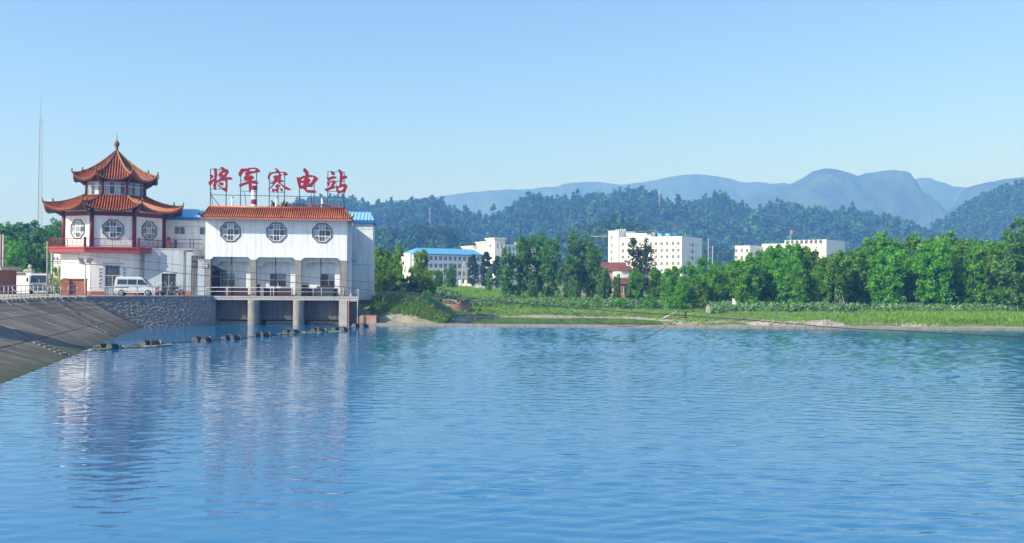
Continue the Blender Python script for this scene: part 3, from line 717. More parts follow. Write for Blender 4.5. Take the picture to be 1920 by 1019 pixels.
MB(D).tube([(13.95, -.42, 2.42), (14.74, -.42, 2.42), (14.74, -.42, -.3)], .055, 6).build('drain_pipe', STEEL_W, SH)
# tiled skirt roof round the parapet
EZ, RZ = 10.52, 11.62
E0, E1, EY0, EY1 = -.36, 14.06, -1.0, 3.55
R0_, R1_, RY0, RY1 = .12, 13.42, .45, 2.3
pan = MB(D); ov = .1
quads = [((E0, EY0), (E1, EY0), (R1_, RY0), (R0_, RY0)), ((E1, EY0), (E1, EY1), (R1_, RY1), (R1_, RY0)), ((E1, EY1), (E0, EY1), (R0_, RY1), (R1_, RY1)), ((E0, EY1), (E0, EY0), (R0_, RY0), (R0_, RY1))]
for q in quads:
    pan.add([(q[0][0], q[0][1], EZ + ov), (q[1][0], q[1][1], EZ + ov), (q[2][0], q[2][1], RZ), (q[3][0], q[3][1], RZ)], [(0, 1, 2, 3)])
pan.add([(R0_, RY0, RZ), (R1_, RY0, RZ), (R1_, RY1, RZ), (R0_, RY1, RZ)], [(0, 1, 2, 3)])
RF = pan.build('roof', TILE_P, SH)
mb = MB(D)
for k in range(69):
    x = E0 + .14 + k * .2095
    if x > E1 - .1: break
    top = 1.0
    if x < R0_: top = (x - E0) / (R0_ - E0)
    if x > R1_: top = (E1 - x) / (E1 - R1_)
    top = max(.08, min(1, top)); y1 = EY0 + (RY0 - EY0) * top; z1 = EZ + ov + (RZ - EZ - ov) * top
    mb.tube([(x, EY0 - .06, EZ + ov + .0), (x, EY0 + .4 * (y1 - EY0), EZ + ov + .4 * (z1 - EZ - ov) + .045), (x, y1, z1 + .045)], .072, 7)
mb.build('tile_rows', TILE, RF, True, 'stuff')
mb = MB(D)
for k in range(20):
    y = EY0 + .2 + k * .2095
    if y > EY1 - .1: break
    for (xe, xr) in ((E0, R0_), (E1, R1_)):
        top = max(.1, min(1, (y - EY0) / (RY0 - EY0), (EY1 - y) / (EY1 - RY1)))
        mb.tube([(xe + (-.05 if xe < 5 else .05), y, EZ + ov), (xe + (xr - xe) * top, y, EZ + ov + (RZ - EZ - ov) * top + .045)], .072, 7)
mb.build('side_tile_rows', TILE, RF, True, 'stuff')
for sx, e, r_ in ((-1, E0, R0_), (1, E1, R1_)):
    mb = MB(D); mb.tube([(r_, RY0, RZ + .06), (r_ + (e - r_) * .6, RY0 + (EY0 - RY0) * .6, RZ + (EZ - RZ) * .52), (e, EY0, EZ + .22), (e + sx * .22, EY0 - .2, EZ + .34), (e + sx * .3, EY0 - .28, EZ + .62)], [.11, .11, .11, .1, .04], 7); mb.build('hip_ridge', TILE_D, RF, True)
MB(D).tube([(R0_, RY0 + .05, RZ + .08), (R1_, RY0 + .05, RZ + .08)], .13, 8).build('ridge_cap', TILE, RF, True)
mb = MB(D); mb.box(E0 - .02, E1 + .02, EY0 - .03, EY0 + .06, EZ - .12, EZ + .08); mb.box(E0 - .02, E0 + .06, EY0 + .06, EY1, EZ - .12, EZ + .08); mb.box(E1 - .06, E1 + .02, EY0 + .06, EY1, EZ - .12, EZ + .08)
mb.build('eave_board', PLINTH, SH)
mb = MB(D); mb.box(E0 + .06, E1 - .06, EY0 + .06, -.003, EZ - .05, EZ + .02); mb.build('soffit', CREAM, SH)
# crest of curled tiles with ridge beasts on the back ridge
mb = MB(D); mb.box(5.6, 12.8, 2.9, 3.15, 10.9, 11.92); mb.box(5.5, 12.9, 2.86, 3.19, 11.92, 12.02); CRB = mb.build('crest_wall', TILE, SH)
for k in range(17):
    x = 7.55 + k * .315; mb = MB(D)
    mb.tube([(x - .16, 3.02, 12.03), (x - .1, 3.02, 12.26), (x + .04, 3.02, 12.37), (x + .14, 3.02, 12.28), (x + .12, 3.02, 12.17), (x + .05, 3.02, 12.16)], [.05, .06, .06, .055, .045, .03], 6)
    mb.build('crest_tile', TILE, CRB, True)
for x, sc, fl in ((5.85, 1.0, -1), (6.95, 1.05, 1), (7.25, .8, 1)):
    mb = MB(D); z = 12.02
    mb.tube([(x - .14 * fl, 3.02, z), (x - .12 * fl, 3.02, z + .22 * sc), (x - .02 * fl, 3.02, z + .42 * sc), (x + .1 * fl, 3.02, z + .56 * sc), (x + .2 * fl, 3.02, z + .52 * sc)], [.12, .13, .1, .09, .05], 7)
    mb.tube([(x + .08 * fl, 3.02, z), (x + .06 * fl, 3.02, z + .3 * sc)], [.05, .07], 6)
    mb.tube([(x - .16 * fl, 3.02, z + .15), (x - .26 * fl, 3.02, z + .35 * sc), (x - .2 * fl, 3.02, z + .5 * sc)], [.06, .05, .02], 6)
    mb.tube([(x + .08 * fl, 3.02, z + .58 * sc), (x + .02 * fl, 3.02, z + .72 * sc)], [.04, .015], 5)
    mb.build('ridge_beast', TILE_D, CRB, True)

# ---- roof sign: five brush characters on a steel frame
SG = at_S('roof_sign', 'red brush-written Chinese rooftop sign of five characters on a dark steel frame', 'sign', 0, 0, RZ + .0)
SY = .62; mb = MB(-RZ)
pairs = [((394.5, 424), 317), ((451, 481), 321), ((505, 533.5), 323), ((561.5, 589), 332), ((614.6, 645), 322)]
def sx(u, v): return S.hit(u, v, SY)
for (ua, ub), vt in pairs:
    xa = S.hit(ua, 360, SY)[0]; xb = S.hit(ub, 360, SY)[0]; zt = S.hit(ua, vt, SY)[1]
    f = MB(-RZ)
    for x in (xa, xb): f.bar((x, SY, RZ - .05), (x, SY, zt), .075)
    zs = [zt - .02, zt - .95 - (.2 if ua == 394.5 else 0), zt - 2.0]
    if ua == 561.5: zs = [zt - .9]
    for z in zs: f.bar((xa, SY + .005, z), (xb, SY + .005, z), .05)
    if ua == 614.6: f.bar((xa, SY, zt - 1.0), (xb, SY, zt - .95), .05); f.bar(((xa + xb) / 2, SY, zt - .95), ((xa + xb) / 2 + .05, SY, zt - 2.0), .045)
    if ua == 561.5: f.bar((xa + .2, SY, zt + .1), (xb, SY, zt + .02), .045)
    if ua == 394.5: f.bar(((xa + xb) / 2 + .1, SY, zt), ((xa + xb) / 2 + .1, SY, zt - 1.1), .05); f.bar((xa + .55, SY, zt - 1.3), (xa + .95, SY, zt - 2.0), .045)
    f.build('letter_frame', STEEL_D, SG)
za = S.hit(395, 365.5, SY)[1]
mb.bar((.2, SY + .08, za), (13.25, SY + .08, za), .055)
mb.build('cross_rail', STEEL_D, SG)
mb = MB(-RZ)
mb.bar((.18, SY + .08, za), (1.15, SY + .5, RZ), .055); mb.bar((13.2, SY + .08, za - .3), (12.3, SY + .5, RZ), .055)
for k in range(5):
    x = .19 + k * 3.26; mb.bar((x, SY + .04, za + .3), (x, SY + 1.35, RZ - .0), .045)
mb.build('brace', STEEL_D, SG)
Z = 54 / 1019.0
LET = [
 ((388, 310), [([(245,120),(330,118),(352,190),(356,290),(372,345),(348,385),(338,480),(330,560),(322,640),(326,780),(315,860),(285,880),(255,860),(230,760),(215,660),(240,680),(250,600),(262,480),(265,360),(268,240),(250,170)], []),
   ([(95,350),(150,335),(200,360),(228,410),(205,445),(160,465),(130,500),(95,525),(120,480),(135,440),(115,395)], []),
   ([(60,640),(75,575),(120,580),(180,520),(265,480),(265,540),(210,580),(170,650),(130,700),(90,715)], []),
   ([(470,110),(490,75),(545,65),(600,95),(645,150),(735,150),(765,230),(745,290),(700,350),(650,410),(625,445),(620,520),(560,540),(500,520),(470,480),(520,410),(440,410),(410,370),(425,320),(480,270),(530,200),(525,140)], [[(525,300),(610,255),(662,240),(640,300),(605,360),(570,330)]]),
   ([(320,560),(400,530),(470,490),(540,440),(640,450),(740,435),(830,425),(885,460),(905,505),(830,510),(740,510),(640,520),(560,530),(480,570),(400,605),(340,610)], []),
   ([(640,500),(725,500),(718,640),(715,800),(705,950),(660,940),(580,890),(520,820),(440,750),(395,705),(430,705),(540,790),(625,815),(660,790),(668,640)], []),
   ([(415,655),(460,620),(530,608),(580,640),(585,680),(545,720),(490,715),(440,680)], [])]),
 ((444, 310), [([(155,125),(260,130),(380,125),(440,100),(560,92),(700,100),(780,150),(828,215),(800,245),(740,255),(680,265),(600,285),(520,300),(450,330),(410,395),(330,420),(300,300),(280,270),(340,265),(365,205),(300,205),(240,230),(190,310),(150,385),(120,410),(75,370),(60,300),(100,230)], [[(440,145),(590,132),(690,150),(650,200),(560,235),(500,235),(450,200)]]),
   ([(330,340),(410,395),(455,400),(460,360),(520,365),(590,410),(608,450),(575,485),(530,495),(520,570),(440,570),(400,530),(320,545),(270,510),(245,450),(290,400)], []),
   ([(75,720),(110,670),(200,640),(320,600),(380,570),(420,575),(520,580),(620,565),(700,575),(755,640),(745,675),(690,675),(600,650),(520,640),(410,655),(300,690),(200,735),(120,765)], []),
   ([(430,520),(525,520),(525,640),(510,760),(495,900),(462,985),(440,930),(430,780),(415,650)], [])]),
 ((498, 312), [([(320,55),(390,85),(450,130),(505,200),(510,250),(570,320),(555,355),(500,350),(470,260),(400,245),(350,240),(280,255),(200,290),(160,340),(140,420),(105,475),(75,430),(85,350),(130,270),(210,245),(300,215),(375,190),(375,130)], []),
   ([(500,205),(690,205),(745,235),(775,295),(760,320),(690,320),(610,312),(600,295),(650,285),(650,235),(500,228)], []),
   ([(325,330),(390,325),(380,420),(365,520),(340,600),(290,660),(220,740),(150,800),(85,830),(75,820),(140,780),(220,700),(280,620),(300,540),(300,440)], []),
   ([(465,250),(530,300),(525,400),(520,500),(510,590),(450,600),(465,480),(470,380)], []),
   ([(245,380),(330,350),(480,320),(480,360),(380,410),(300,400)], []), ([(300,430),(480,390),(545,400),(555,430),(500,450),(380,470),(300,470)], []),
   ([(150,600),(230,595),(300,530),(400,480),(520,490),(620,500),(610,530),(580,545),(500,530),(400,560),(320,600),(200,630)], []),
   ([(480,560),(520,590),(600,660),(700,710),(800,765),(885,810),(890,840),(800,840),(700,815),(640,760),(560,670),(490,620),(440,600)], []),
   ([(400,620),(460,660),(530,670),(520,700),(460,730),(450,800),(450,880),(430,945),(405,920),(370,870),(300,870),(260,920),(235,880),(230,820),(260,780),(290,820),(390,820),(385,750),(310,715),(380,700)], []),
   ([(470,775),(540,785),(595,800),(610,850),(580,890),(540,870),(530,820)], [])]),
 ((552, 312), [([(80,380),(140,410),(215,410),(280,370),(360,345),(440,330),(540,310),(650,325),(750,360),(830,420),(840,465),(790,510),(740,570),(700,620),(640,670),(620,700),(640,740),(560,735),(470,730),(430,740),(430,800),(460,850),(560,850),(720,850),(780,915),(740,940),(600,945),(460,930),(400,890),(340,810),(290,795),(190,790),(150,720),(115,590),(95,480)],
      [[(215,525),(250,460),(340,415),(360,430),(345,480),(290,520)], [(225,570),(340,610),(290,680),(240,700),(230,640)], [(470,405),(560,380),(690,370),(670,450),(620,560),(540,625),(510,590),(575,510),(540,450),(480,430)], [(440,650),(490,630),(500,660),(445,672)]]),
   ([(310,110),(350,70),(410,95),(450,150),(500,200),(500,290),(490,350),(395,350),(385,290),(390,210),(360,180),(350,235),(325,190)], [])]),
 ((606, 314), [([(255,140),(290,130),(390,180),(415,245),(395,285),(340,275),(280,250),(290,215)], []), ([(105,365),(200,370),(320,325),(410,315),(460,360),(470,390),(380,395),(280,430),(190,465),(150,420)], []),
   ([(175,480),(195,545),(240,540),(290,490),(350,455),(400,480),(440,550),(400,600),(360,670),(420,670),(440,700),(400,740),(300,770),(200,810),(110,855),(65,810),(60,765),(150,750),(230,710),(290,630),(340,500),(290,510),(240,570),(200,660),(180,670),(145,620),(135,550)], []),
   ([(530,95),(570,70),(640,130),(690,180),(685,320),(690,420),(665,500),(650,580),(610,630),(570,650),(590,540),(585,400),(600,300),(575,180)], []),
   ([(600,340),(680,330),(760,295),(830,310),(852,355),(820,390),(740,410),(680,430),(600,430)], []),
   ([(460,620),(500,680),(580,650),(680,600),(760,585),(830,620),(855,680),(820,760),(790,830),(775,905),(700,890),(620,900),(540,950),(500,900),(480,800),(455,710)], [[(525,735),(600,715),(735,680),(720,740),(690,800),(620,830),(545,825)]])])]
LY = SY - .2
for (ou, ov_), strokes in LET:
    bmj = bmesh.new()
    for k, (op, holes) in enumerate(strokes):
        conv = lambda P, f=5: [S.hit(ou + p[0] * Z, ov_ + p[1] * Z, LY) for p in fatten(smooth_poly(P), f)]
        tmp = flat_shape('stroke', conv(op), [conv(h, -5) for h in holes], LY - .05 - .004 * k, LY + .1 + .004 * k, SIGNRED, None, -RZ)
        bmj.from_mesh(tmp.data); md = tmp.data; bpy.data.objects.remove(tmp); bpy.data.meshes.remove(md)
    me = bpy.data.meshes.new('letter'); bmj.to_mesh(me); bmj.free(); me.materials.append(SIGNRED); lo = link('letter', me, SG)
    # stand-offs that hold the character on its frame
    xs_ = [v.co.x for v in me.vertices]; zs_ = [v.co.z for v in me.vertices]; mx_ = (min(xs_) + max(xs_)) / 2
    mb = MB()
    for q in (.35, .62): mb.bar((mx_, LY + .1, min(zs_) + (max(zs_) - min(zs_)) * q), (mx_, SY, min(zs_) + (max(zs_) - min(zs_)) * q), .04)
    mb.build('stand_off', STEEL_D, lo)

# ---- deck railing
def railing(name, label, pts, heights, mat_, posts, r=.03, foot=True, pick=None, cat='railing', origin=None, footing=None):
    """pts: world polyline on the ground; a rail per height, a post per distance in posts"""
    o0 = Vector(pts[0]); t = thing(name, label, cat, o0)
    P = [Vector(p) - o0 for p in pts]; seg = [(P[i + 1] - P[i]).length for i in range(len(P) - 1)]; tot = sum(seg)
    def along(d):
        for i, sl in enumerate(seg):
            if d <= sl or i == len(seg) - 1: return P[i].lerp(P[i + 1], d / sl), (P[i + 1] - P[i]).normalized()
            d -= sl
    for h in heights: MB().tube([p + Vector((0, 0, h)) for p in P], r, 6).build('rail', mat_, t, True)
    hm = max(heights)
    for d in posts:
        p, dr = along(min(d, tot)); mb = MB()
        if foot: mb.tube([p + Vector((0, 0, hm)), p + Vector((0, 0, .14)), p - dr * .05 + Vector((0, 0, .05)), p - dr * .2 + Vector((0, 0, .02))], r * 1.15, 6)
        else: mb.tube([p + Vector((0, 0, hm + .01)), p + Vector((0, 0, -.02))], r * 1.15, 6)
        mb.build('post', mat_, t, True)
        if footing: 
            n_ = Vector((dr.y, -dr.x, 0)); mb = MB(); c = p + n_ * .12; w = .2
            a1, a2, a3, a4 = c - dr * w - n_ * .2, c + dr * w - n_ * .2, c + dr * w + n_ * .3, c - dr * w + n_ * .3
            mb.add([(q.x, q.y, -.22) for q in (a1, a2, a3, a4)] + [(q.x, q.y, .04) for q in (a1, a2, a3, a4)], [(0, 3, 2, 1), (4, 5, 6, 7), (0, 1, 5, 4), (1, 2, 6, 5), (2, 3, 7, 6), (3, 0, 4, 7)])
            mb.build('footing', footing, t)
    return t, along, tot
p0, p1 = S.w(-.05, -.22, G + .01), S.w(14.75, -.22, G + .01); p2 = S.w(14.75, 2.2, G + .01)
railing('deck_railing', 'white two-rail railing in front of the three open bays above the sluice gates', [p0, p1, p2], (.46, .86), STEEL_W, [0.05, 2.02, 2.12, 4.2, 6.25, 6.55, 8.3, 10.4, 11.2, 13.05, 13.35, 14.75, 16.9], .028, foot=False)
wa, wb = Vector((-38.5, 82.28, 2.93)), Vector((-29.55, 89.0, 2.93))
railing('wall_railing', 'grey metal railing with bent post feet on top of the stone wall', [wa, wb], (.42, .84), STEEL_G, [.25 + k * 1.36 for k in range(9)], .028)
ce = [interp_line(CR, s) for s in np.linspace(.22, .985, 40)]
cpts = [Vector((p[0] - .12, p[1] + .05, ROADZ)) for p in ce]
t, along, tot = railing('bank_railing', 'grey picket railing along the crest of the concrete slope', cpts, (.2, .62, 1.08), STEEL_G, [k * .78 for k in range(60) if k * .78 < 40 and k * .78 <= sum((cpts[i + 1] - cpts[i]).length for i in range(39))], .026, foot=False, footing=CONC)
for k in range(8):                                # raking stays down to the slope
    d = 3 + k * 3.4
    if d > tot - 1: break
    p, dr = along(d); n_ = Vector((dr.y, -dr.x, 0)); q = p + n_ * 1.4; w0 = cpts[0]
    MB().bar(p + Vector((0, 0, .95)), Vector((q.x, q.y, slope_z(q.x + w0.x, q.y + w0.y) - w0.z + .02)), .04).build('stay', STEEL_G, t)

# ---- long white hall behind with the blue sheet roof
RH = at_S('power_hall', 'long white hall with pale blue sheet roof standing behind the sluice house', 'building')
HX0, HX1, HY = -5.9, 15.98, 7.0
def hx(u, v): return S.hit(u, v, HY)
w1 = (hx(326.5, 425), hx(347, 440)); w2 = (hx(373.5, 426), hx(392, 441))
w1 = (w1[0][0], w1[1][0], w1[1][1], w1[0][1]); w2 = (w2[0][0], w2[1][0], w2[1][1], w2[0][1])
ETOP = 10.86
flat_shape('front_wall', [(HX0, 1.2), (HX1, 1.2), (HX1, ETOP), (HX0, ETOP)], [[(a, c), (b, c), (b, d), (a, d)] for a, b, c, d in (w1, w2)], HY, HY + .3, WHITE, RH, D)
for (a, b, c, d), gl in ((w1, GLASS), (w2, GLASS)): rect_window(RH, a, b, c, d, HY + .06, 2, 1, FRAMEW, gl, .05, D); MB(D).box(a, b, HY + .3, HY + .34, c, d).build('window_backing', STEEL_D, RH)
mb = MB(D); mb.box(HX0, HX0 + .3, HY + .301, 13.5, 1.2, ETOP); mb.box(HX1 - .3, HX1, HY + .301, 13.5, 1.2, ETOP); mb.box(HX0 + .3, HX1 - .3, 13.2, 13.5, 1.2, ETOP)
mb.build('side_wall', WHITE, RH)
for z in (10.0, 6.15): MB(D).box(HX0, HX1 + .002, HY - .012, HY, z, z + .09).build('cyan_stripe', CYAN, RH)
mb = MB(D); e0, e1 = HX0 - .2, HX1 + .14; ry, rz = 10.2, 12.1; ez = ETOP + .12
mb.add([(e0, HY - .3, ez), (e1, HY - .3, ez), (e1 - .5, ry, rz), (e0, ry, rz), (e0, 13.8, ez), (e1, 13.8, ez)], [(0, 1, 2, 3), (3, 2, 5, 4), (1, 5, 2), (0, 3, 4)])
RRF = mb.build('roof', BLUE_P, RH)
mb = MB(D); n_ = 58
for k in range(n_ + 1):
    x = e0 + .1 + (e1 - e0 - .2) * k / n_; top = 1 if x < e1 - .5 else (e1 - x) / .5
    mb.bar((x, HY - .3, ez + .03), (x, HY - .3 + (ry - HY + .3) * top, ez + .03 + (rz - ez) * top), .07)
mb.build('roof_rib', BLUE_P, RRF, False, 'stuff')
mb = MB(D); mb.box(e0 - .01, e1 + .01, HY - .34, HY - .26, ez - .28, ez + .01); mb.box(e1 - .06, e1 + .02, HY - .26, 13.8, ez - .28, ez + .01); mb.box(e0 - .02, e0 + .06, HY - .26, 13.8, ez - .28, ez + .01)
mb.build('gutter', BLUE_D, RH)
for x in (HX0 + .35, hx(660, 440)[0]):
    MB(D).tube([(x + .1, HY - .3, ez - .25), (x, HY - .09, ez - .7), (x, HY - .09, 3.2)], .06, 7).build('downpipe', FRAMEW, RH, True)
# small balcony and lamp beside the sluice house
bx0, bx1 = S.hit(651, 486, 5.2)[0], S.hit(667.5, 486, 5.2)[0]; bz = S.hit(660, 486.5, 5.2)[1]
mb = MB(D); mb.box(bx0 - .6, bx1, 5.2, HY - .01, bz - .12, bz); mb.build('balcony_slab', CYAN, RH)
mb = MB(D)
for z in (.45, .85): mb.tube([(bx0 - .5, 5.26, bz + z), (bx1 - .05, 5.26, bz + z), (bx1 - .05, HY - .02, bz + z)], .025, 5)
for x in (bx0, (bx0 + bx1) / 2, bx1 - .05): mb.bar((x, 5.26, bz), (x, 5.26, bz + .86 + (.5 if x == (bx0 + bx1) / 2 else 0)), .05)
mb.build('balcony_railing', STEEL_W, RH)
lx, lz = S.hit(656, 447, HY - .35)
mb = MB(D); mb.lathe([(.02, .0), (.2, -.05), (.26, -.25), (.2, -.42), (.05, -.5)], 10, (lx, HY - .4, lz + .25)); mb.bar((lx, HY - .4, lz + .1), (lx + .3, HY - .01, lz + .1), .06); mb.build('wall_lamp', STEEL_D, RH)
dx0, dx1 = S.hit(651, 455, HY)[0], S.hit(661, 455, HY)[0]
MB(D).box(dx0 - .4, dx1, HY - .03, HY - .004, bz, bz + 2.0).build('balcony_door', STEEL_D, RH)

# concrete blocks at the foot of the hall, by the water
b0, b1 = at(673, 565, 96), at(698, 595, 96)
t = thing('concrete_block', 'dark stained concrete block against the foot of the white hall', 'block', (b0.x, 95.2, 0), S.a)
w = b1.x - b0.x
MB().box(0, w * .98, 0, 2.2, .3, 2.4).build('upper_course', CONC_D, t); MB().box(.1, w * 1.18, -.5, 1.8, -.6, 1.2).build('lower_course', CONC_D, t); MB().box(w * .8, w * 1.25, -.9, 0, .2, 1.5).build('corner_stub', CONC_D, t)
c0, c1 = at(673, 597, 91.5), at(709, 617, 91.5)
t = thing('orange_block', 'low block with flaking orange paint at the water edge right of the sluice', 'block', (c0.x, 91.2, 0), S.a * .6)
w = c1.x - c0.x
MB().prism([(0, -.7), (w * .95, -.7), (w * .9, .95), (w * .12, .98), (0, .8)], 0, 1.5, 'y').build('body', mat('flaking_orange', (.40, .16, .08), .9, .3, 1.2, col2=(.40, .33, .24), bump=.3), t)
MB().box(w * .28, w * .4, -.02, .0, .15, .9).build('recess_shade', CONC_D, t); MB().box(w * .93, w * 1.03, .3, 1.5, -.7, .7).build('side_ledge', CONC_D, t)  # dark strip on the face paints the shade of a recess

# ---- flat roofed link block with metal door, and the grille gate
LB = at_S('link_block', 'pale flat-roofed block between pagoda and sluice house with dark double door', 'building')
LY_ = 3.0
l0, l1 = S.hit(300, 500, LY_)[0], S.hit(362, 500, LY_)[0]; ltop = S.hit(330, 468.5, LY_)[1]
d0, d1 = S.hit(303, 540, LY_)[0], S.hit(329.5, 540, LY_)[0]; dt = S.hit(316, 513.5, LY_)[1]
flat_shape('front_wall', [(l0 - 1.5, G), (d0, G), (d0, dt), (d1, dt), (d1, G), (l1, G), (l1, ltop), (l0 - 1.5, ltop)], [], LY_, LY_ + .25, GREYW, LB, D)
mb = MB(D); mb.box(l1 - .25, l1, LY_ + .251, 6.9, G, ltop); mb.box(l0 - 1.5, l1 - .25, 6.6, 6.9, G, ltop); mb.box(l0 - 1.5, l0 - 1.25, LY_ + .251, 6.6, G, ltop); mb.build('side_wall', GREYW, LB)
MB(D).box(l0 - 1.55, l1 + .05, LY_ - .05, 6.9, ltop, ltop + .12).build('roof_slab', CONC_L, LB)
MB(D).box(l0 - .6, d0, LY_ - .02, LY_ - .002, G, G + .38).box(d1, l1, LY_ - .02, LY_ - .002, G, G + .38).build('plinth', PLINTH, LB)
dm = (d0 + d1) / 2
for a, b in ((d0, dm - .02), (dm + .02, d1)):
    dd = MB(D).box(a + .03, b - .03, LY_ + .1, LY_ + .15, G + .02, dt - .04).build('door', STEEL_D, LB)
    mb = MB(D)
    for q in range(7): zq = G + .2 + q * (dt - G - .3) / 7; mb.box(a + .08, b - .08, LY_ + .085, LY_ + .1, zq, zq + .05)
    mb.build('louvre', STEEL_D, dd)
MB(D).box(dm - .03, dm + .03, LY_ + .05, LY_ + .16, G, dt).box(d0 - .02, d1 + .02, LY_ - .06, LY_ + .1, dt + .002, dt + .09).build('door_frame', STEEL_G, LB)
xp = S.hit(345, 520, LY_)[0]; MB(D).tube([(xp, LY_ - .07, G), (xp, LY_ - .07, ltop - .1), (l1 - .02, LY_ - .07, ltop - .08)], .04, 6).build('conduit', STEEL_D, LB)
mb = MB(D)
zt = ltop + .12
for h in (.5, .95): mb.tube([(l0 + .9, LY_ + .1, zt + h), (l1 + .9, LY_ + .1, zt + h)], .03, 6)
for x in (l0 + 2.9, l1 + .02): mb.bar((x, LY_ + .1, zt - .05), (x, LY_ + .1, zt + .96), .08)
mb.bar((l0 + .9, LY_ + .1, zt + .6), (l0 + 1.6, LY_ + .1, zt), .05)
mb.build('roof_railing', STEEL_D, LB)
mb = MB(D); mb.box(l0 + .62, l0 + .92, LY_ + .0, LY_ + .3, zt, zt + 1.15); mb.build('roof_post', RED, LB)
GG = at_S('grille_gate', 'tall dark barred metal gate between the link block and the sluice house', 'gate', l1, 2.2)
gw = -.12 - l1 - .25; gh = S.hit(372, 480, 2.2)[1] - G
mb = MB(); mb.box(0, .08, -.05, .05, 0, gh); mb.box(gw - .08, gw, -.05, .05, 0, gh); mb.box(.08, gw - .08, -.05, .05, gh - .09, gh); mb.box(.08, gw - .08, -.04, .04, .62, .7); mb.box(.08, gw - .08, -.04, .04, gh * .68, gh * .68 + .08); mb.build('frame', mat('green_gate_frame', (.05, .11, .11), .6), GG)
for k in range(7): MB().bar((.08 + (gw - .16) * (k + .5) / 7, 0, .02), (.08 + (gw - .16) * (k + .5) / 7, 0, gh * .68), .045).build('bar', STEEL_G, GG)
mb = MB()
for k in range(3):
    for j in range(2):
        cx_, cz_ = .08 + (gw - .16) * (k + .5) / 3, gh * .70 + .12 + (gh * .28) * (j + .5) / 2 - .06
        mb.tube([(cx_ + .13 * math.cos(q * PI / 5), 0, cz_ + .13 * math.sin(q * PI / 5)) for q in range(11)], .018, 4)
mb.build('scrollwork', STEEL_G, GG)
MB().box(.02, gw - .02, .35, .4, 0, gh).build('passage_shade_sheet', BROWN_D, GG)  # dark sheet standing in for the unlit passage behind the bars
vg = at_S('vent', 'small white pierced vent panel on the wall beside the barred gate', 'vent', -.42, -.02, 0)
v0, v1 = S.hit(385, 502, -.02), S.hit(396, 494, -.02)
pw, ph_ = v1[0] - v0[0], v1[1] - v0[1]; holes = []
for i in range(4):
    for j in range(2): cx_, cz_ = pw * (i + .5) / 4, ph_ * (j + .5) / 2; holes.append([(cx_ - .05, cz_ - .08), (cx_ + .05, cz_ - .08), (cx_ + .05, cz_ + .08), (cx_ - .05, cz_ + .08)])
flat_shape('grille_plate', [(0, 0), (pw, 0), (pw, ph_), (0, ph_)], holes, -.06, 0, FRAMEW, vg, v0[1])
MB(v0[1]).box(-.02, pw + .02, .01, .05, -.02, ph_ + .02).build('backing', STEEL_D, vg)
lw = at_S('gate_wall', 'narrow grey wall pier between barred gate and the first open bay', 'wall', -.5, 0)
MB().box(-.35, .3, .05, 2.3, 0, 3.5).build('pier', GREYW, lw); MB().box(-.4, .34, -.02, 2.35, 3.5, 3.62).build('cap', CONC_L, lw)
# chimney and vent pipes behind the roof
cx_, ct = S.hit(476, 350, 12)
t = at_S('chimney', 'tall white chimney pipe with red top and red band behind the sign', 'chimney', cx_, 12.2, 9)
zc = 0
prof = [(.33, 0, 'w'), (.33, ct - 9 - 1.15, 'r'), (.33, ct - 9 - .78, 'w'), (.33, ct - 9 - .42, 'r'), (.36, ct - 9 - .40, 'r'), (.36, ct - 9 + .08, 'r')]
MB().lathe([(.33, 0), (.33, ct - 9 - 2.0)], 14).lathe([(.33, ct - 9 - 1.45), (.33, ct - 9 - .42)], 14).build('shaft', FRAMEW, t, False)
MB().lathe([(.335, ct - 9 - 2.0), (.335, ct - 9 - 1.45)], 14).build('red_band', SIGNRED, t, False)
MB().lathe([(.335, ct - 9 - .42), (.37, ct - 9 - .38), (.37, ct - 9 + .1), (.3, ct - 9 + .1), (.3, ct - 9 - .1)], 14).build('red_top', SIGNRED, t, False)
for u, v, lab in ((435.5, 371, 'slim white vent pipe on the roof below the first sign character'), (518, 371.5, 'slim white vent pipe among the orange ridge beasts'), (604, 373.5, 'slim white vent pipe behind the crest of curled tiles at its right')):
    x, z = S.hit(u, v, 6); t = at_S('vent_pipe', lab, 'vent pipe', x, 6, 10.5, 'white vent pipes behind the tiled roof')
    MB().tube([(0, 0, -.2), (0, 0, z - 10.5)], .11, 8).build('pipe', FRAMEW, t, True); MB().lathe([(.15, z - 10.5), (.15, z - 10.42), (.04, z - 10.3)], 10).build('cowl', STEEL_G, t)
MB(D).box(X0 + .26, X1 - .26, .31, 6.7, 10.62, 10.74).build('flat_roof', CONC, SH)
# ================================================================== PAGODA (frame P, octagonal)
P_ = Frame(-41.55, 95, 20.5); PG = ROADZ
PV = thing('pagoda', 'two-tiered octagonal pagoda with upturned orange tile roofs above a white ground floor', 'pagoda', (-41.55, 95, PG), P_.a)
T8 = math.tan(PI / 8)
def corner(a, k):                     # k-th corner of an octagon of apothem a; side k runs from corner k to k+1, side 0 faces the viewer
    t = -PI / 2 - PI / 8 + k * PI / 4; R_ = a / math.cos(PI / 8); return (R_ * math.cos(t), R_ * math.sin(t))
def side_obj(o, k):                   # turn a piece built for side 0 to side k
    o.rotation_euler = (0, 0, k * PI / 4); return o
def ring(name, a0, a1, z0, z1, m):
    mb = MB(D)
    vv = [(*corner(a, k), z) for z in (z0, z1) for a in (a0, a1) for k in range(8)]
    ff = []
    for k in range(8):
        q = (k + 1) % 8
        ff += [(k, q, 8 + q, 8 + k), (16 + k, 16 + q, 24 + q, 24 + k), (k, q, 16 + q, 16 + k), (8 + k, 8 + q, 24 + q, 24 + k)]
    mb.add(vv, ff); return mb.build(name, m, PV)
A0, A1, AB = 4.95, 4.70, 6.0
s0 = A0 * T8
